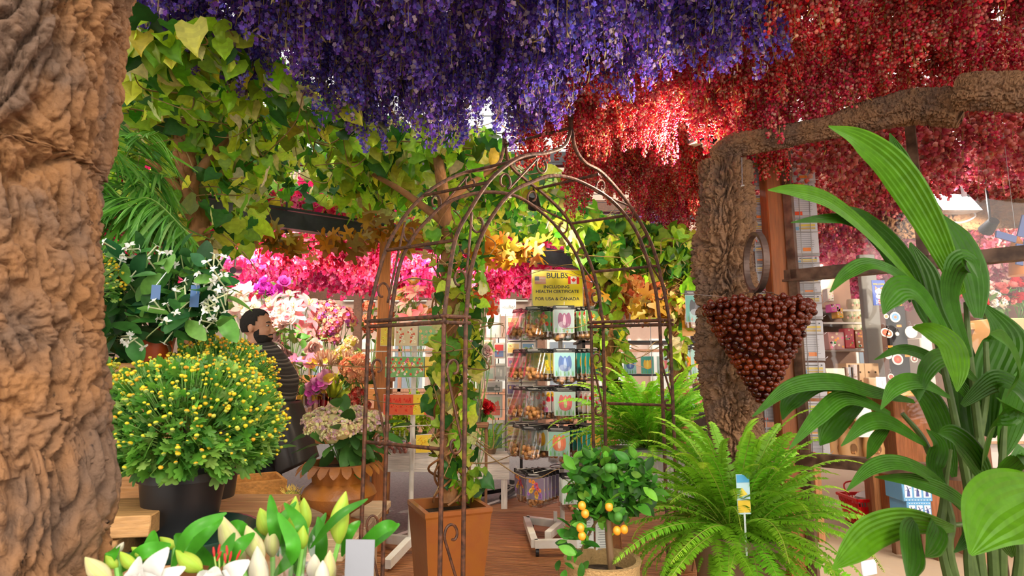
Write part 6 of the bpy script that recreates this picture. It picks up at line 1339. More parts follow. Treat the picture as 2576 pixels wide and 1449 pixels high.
# ================================================================ SEED PACKETS ON WIRE GRIDS AT THE POST
def wall_packets(label_side, px0, px1, ys, Y, seed, rz, lean=0.0):
    q = RS(seed); x0, x1 = px0, px1; r = thing('wire_grid', f'wire grid holding seed packets {label_side}', 'wire rack', at((x0 + x1) / 2, 1140, Y)); g = G()
    def X(px, py): return at(px + (py - 700) * lean, py, Y)
    for fx in (.35, .75): g.add(tube([X(x0 + (x1 - x0) * fx, 300), X(x0 + (x1 - x0) * fx, 1150)], .0025, 5))
    for (y0, y1) in ys:
        for yy in (y0 + (y1 - y0) * .35, y1 - 3): a, b = X(x0 - 2, yy), X(x1 + 4, yy); g.add(tube([a, b, b + (.03, .03, .012)], .002, 5, False))
    g.build('wires', MT['steel'], r)
    for i, (y0, y1) in enumerate(ys):
        sh = ((y0 + y1) / 2 - 700) * lean; c, s = pbox(x0 + sh, y0, x1 + sh, y1, Y + .015, .035); s[0] *= 1; c = c + (0, .0, 0); hh = s[2]; od = ['topmost', 'second', 'third', 'fourth', 'fifth', 'sixth', 'seventh', 'eighth', 'ninth', 'tenth', 'lowest'][i if i < len(ys) - 1 else 10]
        t = thing('seed_packet', f'{od} pack of grey-backed seed packets {label_side}', 'seed packets', c - (0, 0, hh / 2))
        for k in range(4):
            g = G(); g.add(box(c + (k * .006, k * .009 - .012, -k * .002), (s[0], .006, hh), rz), (.62, .6, .63)); g.build('packet', MT['card'], t)
        y = c[1] - .0175; g = G(); cs, sn = math.cos(rz), math.sin(rz)
        def lab(dx, dz, w, h, col, k=0):
            v, l, kk = rectf(dx, dz, w, h, -.001 - k * .0006); v = v @ np.array([[cs, sn, 0], [-sn, cs, 0], [0, 0, 1]]) + (c[0], y, c[2]); g.add((v, l, kk), col)
        w = s[0]; lab(.0, hh * .42, w * .5, .004, (.05, .05, .05)); lab(w * .12, hh * .33, w * .6, hh * .06, (.75, .55, .08)); lab(w * .12, hh * .24, w * .6, hh * .05, (.6, .4, .1)); lab(-w * .3, hh * .24, w * .22, hh * .1, (.2, .4, .6)); lab(w * .38, hh * .42, .008, .008, (.05, .05, .05))
        for k in range(9): lab(-w * .04, hh * .12 - k * hh * .058, w * q.uniform(.55, .8), .0022, (.25, .25, .27))
        if i % 2 == 0: lab(-w * .22, -hh * .40, w * .34, hh * .11, (.9, .09, .02), 1)
        else: lab(w * .05, -hh * .36, w * .3, hh * .1, (.9, .25, .03), 1)
        g.build('print', MT['card'], t, smooth=False)
wall_packets('on the left side of the wooden post', 1888, 1938, [(300, 352), (383, 400), (402, 470), (490, 555), (562, 612), (618, 660), (665, 722), (732, 790), (1000, 1060), (1075, 1130), (1135, 1180)], 3.12, 1, -.15, .062)
wall_packets('behind the glass right of the post', 1998, 2062, [(330, 378), (384, 455), (462, 545), (552, 640), (646, 690), (696, 738), (742, 800), (806, 905), (912, 1000), (1010, 1085), (1092, 1145)], 3.35, 2, -.1, .055)
# ================================================================ SHOP BEHIND THE GLASS
def item(name, label, cat, x0, y0, x1, y1, Y, dep, col, mat='plain', group=None, bev=.006, nm='body', rz=0):
    c, s = pbox(x0, y0, x1, y1, Y, dep); r = thing(name, label, cat, c - (0, 0, s[2] / 2), group); g = G(); g.add(box(c, s, rz, bev), col); g.build(nm, MT[mat], r); return r, c, s
c, s = pbox(2085, 980, 2420, 1000, 4.6, .7)
r = thing('counter', 'orange varnished shop counter behind the glass', 'counter', (c[0], c[1], 0)); g = G(); g.add(box((c[0] + .1, c[1], c[2]), (s[0] + .2, .7, .05), 0, .01), (.75, .32, .04)); g.build('worktop', mk('varnish', tint=True, rough=.15, var=.2, nscale=5, coat=.6), r)
CT = c[2] + .025
g = G(); g.add(box((c[0] + .45, c[1] + .05, (CT - .05) / 2), (.75, .5, CT - .05), 0, .01), (.38, .13, .05)); g.build('front_panel', MT['wood'], r)
for x, dy in ((-.55, .5), (.05, .05)): g = G(); g.add(box((c[0] + x, c[1] + .1, (CT - .05) / 2), (.05, dy, CT - .05)), (.45, .2, .08)); g.build('side_panel' if dy > .1 else 'leg', MT['wood'], r)
g = G(); g.add(box((c[0] - .3, c[1] + .05, at(2200, 1098, 4.6)[2]), (.62, .45, .02)), (.6, .35, .15)); g.build('lower_shelf', MT['woodx'], r)
g = G(); g.add(box((c[0] - .3, c[1] + .05, at(2200, 1160, 4.6)[2]), (.62, .5, .02)), (.75, .68, .6)); g.build('lower_shelf', MT['woodx'], r)
# cabinet dark column
r, c, s = item('grey_column', 'grey post of the shop display with key rings', 'post', 2185, 640, 2225, 1180, 5.2, .06, (.28, .28, .27)); 
r = thing('keyring_stand', 'black panel stand hung with round key rings', 'display stand', at(2262, 1000, 4.75)); c, s = pbox(2240, 770, 2285, 985, 4.75, .03); g = G(); g.add(box(c, s), (.02, .02, .022)); g.build('panel', MT['darksteel'], r); WL_R = r
g = G(); g.add(box((c[0], c[1], CT + .01), (.24, .2, .02), 0, .004), (.02, .02, .02)); g.build('base', MT['darksteel'], r)
q = RS(88)
def hookhang(px, py, Y, kind, col, lab, grp, r_=.035):
    p = at(px, py, Y); t = thing('key_ring', lab, 'key ring', p - (0, 0, r_ * 2), grp); g = G(); g.add(tube([p + (0, .02, .02), p + (0, 0, .02), p], .0015, 4)); g.add(tube([p + (math.sin(a) * .008, 0, -.008 + .008 * math.cos(a)) for a in np.linspace(0, 2 * PI, 9)], .0012, 4, False)); g.build('ring', MT['steel'], t)
    g = G(); v, l, k = lathe([(.001, -.003), (r_, -.003), (r_, .003), (.001, .003)], 18); v = v @ np.array([[1, 0, 0], [0, 0, 1], [0, -1, 0]]); v = v @ np.eye(3) + p - (0, 0, .016 + r_); g.add((v, l, k), (.75, .72, .68)); v, l, k = ell2(0, 0, r_ * .72, r_ * .72, -.0038, 14); g.add((v + p - (0, 0, .016 + r_), l, k), col); v, l, k = ell2(0, 0, r_ * .3, r_ * .3, -.0046, 8); g.add((v + p - (0, 0, .016 + r_), l, k), (.85, .8, .75) if kind else (.9, .2, .1)); g.build('medallion', MT['card'], t)
for i, (px, py, cl, r_, lb) in enumerate(((2250, 780, (.12, .3, .6), .042, 'big blue clock-like key ring at the top of the black panel'), (2290, 815, (.8, .78, .75), .05, 'white crest key ring at the right edge of the black panel'), (2225, 820, (.8, .12, .08), .036, 'red key ring at the left edge of the black panel'), (2234, 824, (.7, .2, .12), .034, 'dark red key ring just behind the left edge one'), (2256, 885, (.8, .08, .06), .045, 'red flower key ring in the lower half of the black panel'), (2298, 888, (.3, .1, .08), .03, 'small brown clog key ring below the crest one'), (2233, 880, (.6, .6, .65), .03, 'silver key ring left of the red flower one'), (2258, 950, (.7, .3, .1), .02, 'small orange key ring at the foot of the black panel'), (2240, 935, (.6, .1, .08), .025, 'small dark key ring at the foot, far left'), (2285, 955, (.75, .3, .2), .022, 'small coral key ring at the foot, right side'), (2228, 785, (.3, .25, .1), .02, 'little bronze key ring top left of the panel'), (2256, 830, (.75, .73, .7), .016, 'narrow silver key ring in the middle of the panel'))):
    hookhang(px, py, 4.7, i % 2, cl, lb, None, r_)
for i, (px, py) in enumerate(((2263, 766), (2262, 820), (2262, 872), (2283, 895), (2240, 872))): c, s = pbox(px - 6, py - 3, px + 6, py + 3, 4.7, .002); g = G(); g.add(box(c, s), (.9, .25, .03)); settag(g.build('price_tag', MT['card'], None), 'tiny orange price tag on the black key ring panel', 'price tag', 'orange price tags on the black panel')
# souvenir shelving at the back
r = thing('souvenir_shelves', 'white shelves crowded with mugs and souvenirs behind the glass', 'shelves', at(2130, 900, 5.7))
x0_, x1_ = at(2075, 800, 5.7)[0], at(2190, 800, 5.7)[0]
for py in (780, 812, 845, 880): z = at(2130, py, 5.7)[2]; g = G(); g.add(box(((x0_ + x1_) / 2, 5.9, z), (x1_ - x0_, .35, .02)), (.7, .68, .66)); g.build('shelf_board', MT['plain'], r)
g = G(); g.add(box(((x0_ + x1_) / 2, 6.1, at(2130, 790, 5.7)[2]), (x1_ - x0_ + .1, .03, 1.1)), (.3, .17, .12)); g.build('back_panel', MT['plain'], r)
def mug():
    r = thing('mug', 'x', 'mug', (0, 0, 0)); g = G(); g.add(lathe([(.045, 0), (.062, .03), (.066, .07), (.058, .11), (.05, .11), (.055, .07), (0, .01)], 18), (.72, .68, .5)); g.build('cup', MT['plastic'], r)
    g = G(); g.add(tube([(.06 + .03 * math.sin(a), 0, .06 + .032 * math.cos(a)) for a in np.linspace(0, PI, 8)], .007, 6)); g.build('handle', MT['plastic'], r); g = G(); q = RS(1)
    for i in range(5): a = -2.2 + i * .35; g.add(ell2(0, 0, .012, .014, 0, 8)[0:1] and T(ell2(0, 0, .012, .014, 0, 8)[0] + (.066 * math.cos(a), .066 * math.sin(a) - .004, .045 + .02 * (i % 2)), [tuple(range(8))]), (.2, .35, .1) if i % 2 else (.6, .25, .15))
    g.build('print', MT['card'], r); return r
MG_ = Maker(mug)
for py, xs, nm in ((780, (2152, 2176), 'top'), (812, (2140, 2160, 2180), 'second'), (845, (2142, 2163, 2182), 'third')):
    for i, px in enumerate(xs): z = at(2130, py, 5.7)[2] + .011; p = at(px, py, 5.75); put(MG_(), (p[0], 5.78, z), (0, 0, .4 * i), .95, f'cream mug with a painted pattern on the {nm} souvenir shelf', f'cream mugs on the {nm} souvenir shelf')
for i, (x0, y0, x1, y1, cl, nm, lb, ct) in enumerate(((2152, 830, 2190, 876, (.35, .12, .05), 'gift_box', 'brown gift box printed with orange dots', 'box'), (2125, 826, 2150, 876, (.5, .02, .04), 'gift_box', 'dark red gift box left of the dotted one', 'box'), (2082, 725, 2098, 758, (.8, .78, .72), 'small_sign', 'small white card with a coloured shell mark', 'card'),
        (2090, 765, 2115, 785, (.8, .1, .5), 'toy_pack', 'magenta packet of toys at shelf height', 'packet'), (2105, 775, 2122, 800, (.9, .5, .05), 'toy_pack', 'yellow-orange toy packet under the magenta one', 'packet'), (2085, 835, 2125, 880, (.5, .25, .25), 'trinket_tray', 'tray of pink and silver trinkets at the back', 'tray'))):
    r, c, s = item(nm, lb, ct, x0, y0, x1, y1, 5.6, .1, cl, 'card'); g = G()
    for k in range(14): g.add(ell2(c[0] + q.uniform(-.42, .42) * s[0], c[2] + q.uniform(-.42, .42) * s[2], s[0] * .08, s[0] * .08, c[1] - s[1] / 2 - .001, 8), [(.9, .35, .05), (.85, .7, .5), (.8, .1, .3), (.8, .8, .8), (.1, .5, .1)][k % 5])
    g.build('print', MT['card'], r)
# boxes, bags on the counter
for x0, x1, lb in ((2128, 2172, 'open kraft cardboard box with round holes, left one on the counter'), (2174, 2208, 'open kraft cardboard box with round holes, right one on the counter')):
    c, s = pbox(x0, 880, x1, 935, 4.9, .16); c[2] = CT + s[2] / 2 + .03; r = thing('cardboard_box', lb, 'box', c - (0, 0, s[2] / 2 + .03)); g = G(); w = .004
    for dx in (-1, 1): g.add(box((c[0] + dx * s[0] / 2, c[1], c[2]), (w, s[1], s[2])), (.62, .42, .26))
    for dy in (-1, 1): g.add(box((c[0], c[1] + dy * s[1] / 2, c[2]), (s[0], w, s[2])), (.66, .45, .28))
    g.add(box((c[0], c[1], c[2] - s[2] / 2 + .003 - .03), (s[0], s[1], .07)), (.6, .4, .25)); g.build('carton', MT['plain'], r); g = G()
    for dx, dz in ((-.25, .1), (.25, .1), (-.25, -.3), (.25, -.3)): g.add(ell2(c[0] + dx * s[0], c[2] + dz * s[2], .009, .009, c[1] - s[1] / 2 - .003, 10), (.1, .06, .03))
    g.build('holes', MT['plain'], r)
for x0, y0, x1, y1, Y, lb in ((2085, 920, 2128, 975, 4.62, 'cream paper bag with a red sprig mark on the counter edge'), (2088, 880, 2126, 925, 4.95, 'taller cream paper bag behind the one with the sprig')):
    c, s = pbox(x0, y0, x1, y1, Y, .09); c[2] = CT + s[2] / 2; r = thing('paper_bag', lb, 'bag', c - (0, 0, s[2] / 2)); g = G(); a, b = s[0] / 2, s[2] / 2
    g.add(loft([[(c[0] - a, c[1] - .04, c[2] - b), (c[0] + a, c[1] - .04, c[2] - b), (c[0] + a, c[1] + .04, c[2] - b), (c[0] - a, c[1] + .04, c[2] - b)], [(c[0] - a * 1.1, c[1] - .02, c[2] + b), (c[0] + a * 1.1, c[1] - .02, c[2] + b), (c[0] + a * 1.1, c[1] + .02, c[2] + b), (c[0] - a * 1.1, c[1] + .02, c[2] + b)]], True, False), (.8, .72, .55)); g.build('paper', MT['plain'], r, smooth=False)
    if x0 == 2085:
        g = G(); 
        for k in range(4): g.add(tube([(c[0], c[1] - .04, c[2] - .02), (c[0] + (k - 1.5) * .012, c[1] - .037, c[2] + .03)], .0025, 4), (.6, .08, .05))
        g.build('sprig_mark', MT['card'], r)
for x, lb in ((2152, 'empty clear beer glass on the counter, left of the taller one'), (2168, 'tall clear beer glass in the middle of the counter')): p = at(x, 970, 4.66); vase_thing(lb, (p[0], 4.75, CT), .2 if x > 2160 else .18, .04, MT['vase'])
r, c, s = item('price_card', 'white handwritten card leaning on the small patterned box', 'card', 2203, 948, 2232, 985, 4.62, .004, (.82, .84, .9), 'card', rz=.15); g = G()
for k in range(4): g.add(tube([(c[0] - .03 + k * .017, c[1] - .006, c[2] + .03 * (-1) ** k), (c[0] - .022 + k * .016, c[1] - .006, c[2] - .02)], .0012, 4), (.1, .15, .4))
g.build('handwriting', MT['card'], r)
item('patterned_box', 'small box with a dotted floral pattern beside the beer glass', 'box', 2187, 950, 2207, 978, 4.75, .08, (.65, .5, .35))
item('card_tray', 'flat black tray on the counter right of the white card', 'tray', 2222, 982, 2300, 992, 4.62, .15, (.03, .025, .025))
# blue welcome poster
r, c, s = item('welcome_poster', 'blue poster with a white cat and three coloured card stripes', 'poster', 2195, 705, 2228, 768, 4.9, .004, (.06, .12, .5), 'card', bev=0)
y = c[1] - .004; g = G(); cx, cz, u = c[0], c[2] + .012, s[0]
g.add(ell2(cx, cz, u * .32, u * .26, y), (.88, .86, .84)); g.add(T([(cx - u * .3, y, cz + u * .1), (cx - u * .08, y, cz + u * .22), (cx - u * .27, y, cz + u * .4)], [(0, 1, 2)]), (.85, .3, .2)); g.add(T([(cx + u * .3, y, cz + u * .1), (cx + u * .27, y, cz + u * .4), (cx + u * .08, y, cz + u * .22)], [(0, 1, 2)]), (.85, .3, .2)); g.add(ell2(cx, cz - u * .38, u * .28, u * .2, y), (.85, .84, .82))
for sx in (-.12, .12): g.add(ell2(cx + u * sx, cz + u * .03, u * .035, u * .03, y - .001, 8), (.05, .05, .05))
g.add(ell2(cx, cz - u * .07, u * .03, u * .02, y - .001, 8), (.8, .1, .1)); g.build('cat_picture', MT['card'], r)
g = G()
for k, cl in enumerate(((.05, .15, .6), (.8, .05, .1), (.05, .5, .2))): g.add(rectf(cx - u * .26 + k * u * .26, c[2] - s[2] * .36, u * .22, s[2] * .2, y), cl)
g.build('stripes', MT['card'], r); text('JCB', (cx, y - .002, c[2] - s[2] * .36), .04, r, MT['white'], 0, .02, 1.1); text('WELCOME', (cx, y - .002, c[2] + s[2] * .34), .02, r, mk('yellow_ink', (.8, .7, .1)), 0, .01, 1)
# paper and kraft bags on the lower shelves
zs1 = at(2200, 1160, 4.6)[2] + .01; zs2 = at(2200, 1098, 4.6)[2] + .01
def cutbag():
    r = thing('kraft_bag', 'x', 'bag', (0, 0, 0)); g = G(); g.add(loft([ring(0, 0, 0, .075, .05, 16), ring(0, 0, .08, .082, .055, 16), ring(0, 0, .19, .065, .03, 16), ring(0, 0, .25, .05, .01, 16)]), (.55, .3, .12)); g.build('paper', MT['plain'], r)
    g = G(); v, l, k = ell2(0, .06, .03, .04, 0, 14); g.add((v + (0, -.058, .02), l, k), (.2, .08, .02)); g.build('window', MT['plain'], r); g = G(); g.inst(BALLB, [trs((x, -.052, .055 + .0), None, .012) for x in (-.015, .008)], (1, 1, 1)); g.build('bulbs', MT['bulb'], r)
    g = G(); g.add(tube([(-.025, 0, .25), (-.02, 0, .285), (.02, 0, .285), (.025, 0, .25)], .003, 5), (.4, .2, .1)); g.build('handle', MT['plain'], r); return r
KB = Maker(cutbag)
for px, Y, z, lb in ((2105, 4.72, zs1, 'kraft paper bag of bulbs on the lowest counter shelf, farthest left'), (2132, 4.66, zs1, 'kraft paper bag of bulbs with an oval window, middle of the lowest shelf'), (2165, 4.75, zs1, 'kraft paper bag of bulbs, second from the right on the lowest shelf'), (2195, 4.66, zs1, 'kraft paper bag of bulbs, farthest right on the lowest shelf'), (2140, 4.68, zs2, 'kraft paper bag on the middle counter shelf')):
    p = at(px, 1100, Y); put(KB(), (p[0], Y, z), (0, 0, q.normal(0, .2)), 1, lb)
c, s = pbox(2157, 1010, 2200, 1100, 4.5, .03); r = thing('white_bag', 'white plastic bag hanging from the counter edge', 'bag', c - (0, 0, s[2] / 2)); g = G(); g.add(loft([ring(c[0], c[1], c[2] - s[2] / 2, s[0] * .45, .012, 20), ring(c[0], c[1], c[2], s[0] * .5, .022, 20), ring(c[0] - .01, c[1], c[2] + s[2] * .5, s[0] * .42, .014, 20)]), (.85, .84, .86)); g.build('bag_body', MT['plastic'], r)
g = G(); g.add(tube([(c[0] - .04, c[1], c[2] + s[2] * .48), (c[0], c[1] + .02, CT + .005), (c[0] + .04, c[1], c[2] + s[2] * .48)], .004, 5), (.8, .8, .8)); g.build('handle', MT['plastic'], r)
# red basket
def basket(px, py, Y):
    b = at(px, py, Y); b[2] = .0; r = thing('shopping_basket', 'red plastic shopping basket on the concrete floor under the counter', 'basket', b); g = G(); hw_, hd_, h = .20, .15, .235
    def rg(k, z): return [(b[0] + sx * hw_ * k, b[1] + sy * hd_ * k, z) for sx, sy in ((-1, -1), (1, -1), (1, 1), (-1, 1))]
    R_ = (.75, .01, .015); r0, r1 = rg(.82, .015), rg(1, h)
    for i in range(4):
        a0, a1, b0, b1 = map(np.array, (r0[i], r0[(i + 1) % 4], r1[i], r1[(i + 1) % 4]))
        def at_(u, v): return (a0 * (1 - u) + a1 * u) * (1 - v) + (b0 * (1 - u) + b1 * u) * v
        for v0, v1 in ((.0, .08), (.22, .72), (.92, 1.0)): g.add(bar(at_(0, (v0 + v1) / 2), at_(1, (v0 + v1) / 2), .006, (v1 - v0) * h), R_)
        for u in np.linspace(0, 1, 17): g.add(bar(at_(u, 0), at_(u, 1), .005, .006, (0, 1, 0) if i % 2 == 0 else (1, 0, 0)), R_)
    for i in range(4): g.add(bar(rg(1.04, h)[i], rg(1.04, h)[(i + 1) % 4], .022, .022), R_)
    g.add(box((b[0], b[1], .012), (hw_ * 1.64, hd_ * 1.64, .008)), R_); g.build('basket_body', MT['plastic'], r, smooth=False)
    g = G(); g.add(tube(smooth_path([(b[0] - hw_, b[1], h), (b[0] - hw_ * .7, b[1] + .12, h + .1), (b[0] + hw_ * .7, b[1] + .12, h + .1), (b[0] + hw_, b[1], h)], 5), .007, 6), (.6, .01, .015)); g.build('handle', MT['plastic'], r)
    t = thing('crumpled_paper', 'crumpled white paper lying in the red basket', 'paper', (b[0], b[1], .02)); g = G(); v, l, k = lump(9, 14, 9); g.add((v * (.13, .1, .07) + (b[0], b[1], .2), l, k), (.8, .76, .72)); g.build('sheet', MT['plain'], t)
basket(2192, 1290, 5.35)
for i, (x0, y0, x1, y1) in enumerate(((2270, 1208, 1 * 2345, 1262), (2283, 1262, 2345, 1310))):
    r, c, s = item('souvenir_box', ['blue and white box with windmill pictures, upper of two', 'blue and white box with windmill pictures, lower of two'][i], 'box', x0, y0, x1, y1, 4.3, .2, (.12, .35, .62), 'card', rz=0); y = c[1] - s[1] / 2 - .002; g = G()
    for k in range(3):
        cx = c[0] + (k - 1) * s[0] * .31; g.add(rectf(cx, c[2], s[0] * .24, s[2] * .62, y), (.8, .84, .9)); g.add(T([(cx - .012, y - .001, c[2] - s[2] * .26), (cx + .012, y - .001, c[2] - s[2] * .26), (cx + .006, y - .001, c[2] + .01), (cx - .006, y - .001, c[2] + .01)], [(0, 1, 2, 3)]), (.05, .08, .3))
        for a in (.4, 1.97): g.add(tube([(cx - .022 * math.cos(a), y - .002, c[2] + .012 - .022 * math.sin(a)), (cx + .022 * math.cos(a), y - .002, c[2] + .012 + .022 * math.sin(a))], .0025, 4), (.05, .08, .3))
    for zz_ in (-.42, .42): 
        for k in range(9): g.add(rectf(c[0] + (k - 4) * s[0] * .1, c[2] + zz_ * s[2], s[0] * .05, .006, y - .0005), (.7, .8, .9))
    g.build('windmill_print', MT['card'], r)
c = at(2300, 1300, 4.45); table('low dark crate stand under the blue boxes', (c[0], 4.45), .3, .25, max(.1, at(2300, 1311, 4.3)[2]))
# pale carton with leaflet at the bottom right
r, c, s = item('leaflet', 'white leaflet with red and blue print lying on the floor at the lower edge', 'leaflet', 2160, 1410, 2215, 1449, 2.9, .01, (.82, .82, .82), 'card', rz=.4)
c[2] = .02
# floodlight
fl = at(2405, 508, 3.75); root = thing('floodlight', 'lit white floodlight with a metal bracket on the cork log', 'floodlight', fl); Rf = np.array(Matrix.Rotation(-.62, 3, 'X')); 
def tf(t, c=fl): return (t[0] @ Rf.T + c, t[1], t[2])
g = G(); g.add(tf(loft([[(-.13, 0, -.085), (.13, 0, -.085), (.13, 0, .085), (-.13, 0, .085)], [(-.12, .03, -.075), (.12, .03, -.075), (.12, .03, .075), (-.12, .03, .075)], [(-.07, .075, -.04), (.07, .075, -.04), (.07, .075, .04), (-.07, .075, .04)]], False))); g.build('housing', MT['steel'], root, smooth=False)
g = G(); g.add(tf(box((0, .012, 0), (.235, .008, .145)))); g.build('lamp_panel', MT['lamp'], root)
g = G(); g.add(bar(fl + (.10, .05, .03), fl + (.14, .10, .14), .03, .06)); g.build('bracket', MT['steel'], root)
g = G(); g.add(tube(smooth_path([fl + (.1, .06, -.01), fl + (.16, .05, -.08), fl + (.05, .05, -.13), fl + (-.05, .07, -.10), fl + (-.02, .1, -.08)], 6), .006, 6), (.7, .68, .66)); g.build('cable', MT['plastic'], root)
# propeller toy
c = at(2545, 625, 2.9); root = thing('windmill_toy', 'orange and blue wooden windmill toy hanging at the glass edge', 'toy', c - (0, 0, .15)); g = G(); g.add(loft([ring(c[0] + .03, c[1], c[2] - .14, .05, .05, 10), ring(c[0] + .03, c[1], c[2] + .02, .03, .03, 10), ring(c[0] + .03, c[1], c[2] + .06, .01, .01, 10)]), (.9, .28, .02)); g.build('tower', MT['plastic'], root)
for a in (2.9, 4.5, 6.0, 1.3): g = G(); d = np.array([math.cos(a), -.1, math.sin(a)]); g.add(bar(c + (0, -.05, .03) + d * .02, c + (0, -.05, .03) + d * .13, .035, .008, (0, 1, 0)), (.04, .09, .35)); g.build('sail', MT['plastic'], root)
g = G(); g.add(tube([c + (.03, 0, .06), c + (.03, 0, .8)], .0015, 4), (.6, .6, .6)); g.build('string', MT['plastic'], root)
# red and white carnations beyond the glass
r = thing('flower_box', 'tan cardboard stand filled with red and white carnations at the right edge', 'flower stand', at(2540, 900, 4.0)); c, s = pbox(2520, 800, 2640, 1000, 4.0, .3); g = G(); g.add(box(c, s, 0, .005), (.62, .36, .17)); g.build('carton', MT['plain'], r)
r, c, s = item('wooden_rack', 'brown slatted rack holding the carnation buckets', 'rack', 2440, 812, 2700, 830, 4.2, .5, (.4, .22, .12), 'woodx'); CZ = c[2] + s[2] / 2
g = G()
for x in (-.35, .35): g.add(box((c[0] + x, c[1], (c[2] - .02) / 2), (.05, .3, c[2])), (.35, .18, .1))
g.build('legs', MT['wood'], r)
for i, (px, py, cl, lb) in enumerate(((2450, 752, [(.75, .03, .06)], 'red'), (2490, 758, [(.88, .78, .72)], 'white'), (2470, 738, [(.85, .5, .5)], 'salmon'), (2530, 745, [(.85, .25, .25)], 'coral'), (2555, 735, [(.75, .03, .06)], 'deep red, rearmost'), (2568, 750, [(.88, .8, .75)], 'white, nearest the edge'), (2510, 733, [(.88, .65, .6)], 'blush'), (2620, 745, [(.7, .05, .08)], 'dark red outermost'))):
    bouquet(f'bunch of {lb} carnations in the rack beyond the glass', px, py, 4.3 + .04 * i, .085, 'peony', cl, 70 + i, .04, CZ, 8, nleaf=8)
# bright window front and street side on the far right, shelving fillers
r = thing('glass_cabinet', 'pale glass cabinet with white goods in the far right of the shop', 'cabinet', at(2500, 990, 5.5)); c, s = pbox(2330, 850, 2640, 1180, 5.5, .4)
g = G(); g.add(box(c, s, 0, .01), (.66, .6, .56)); g.build('body', MT['plain'], r)
for k in range(3): g = G(); g.add(box((c[0], c[1] - .22, c[2] - s[2] * .3 + k * s[2] * .3), (s[0], .06, .02)), (.5, .3, .18)); g.build('shelf_edge', MT['wood'], r)
for k in range(5):
    x = c[0] - s[0] * .4 + k * s[0] * .2; t = thing('product_box', f'white product box on the pale cabinet, {["first", "second", "third", "fourth", "fifth"][k]} from the left', 'box', (x, c[1] - .2, c[2] + s[2] / 2)); g = G(); g.add(box((x, c[1] - .1, c[2] + s[2] / 2 + .07), (.12, .1, .14), 0, .004), [(.75, .75, .78), (.3, .5, .6), (.8, .7, .6), (.7, .25, .2), (.6, .62, .65)][k]); g.build('carton', MT['card'], t); g = G(); g.add(rectf(x, c[2] + s[2] / 2 + .07, .08, .05, c[1] - .152), (.3, .35, .45)); g.build('print', MT['card'], t)

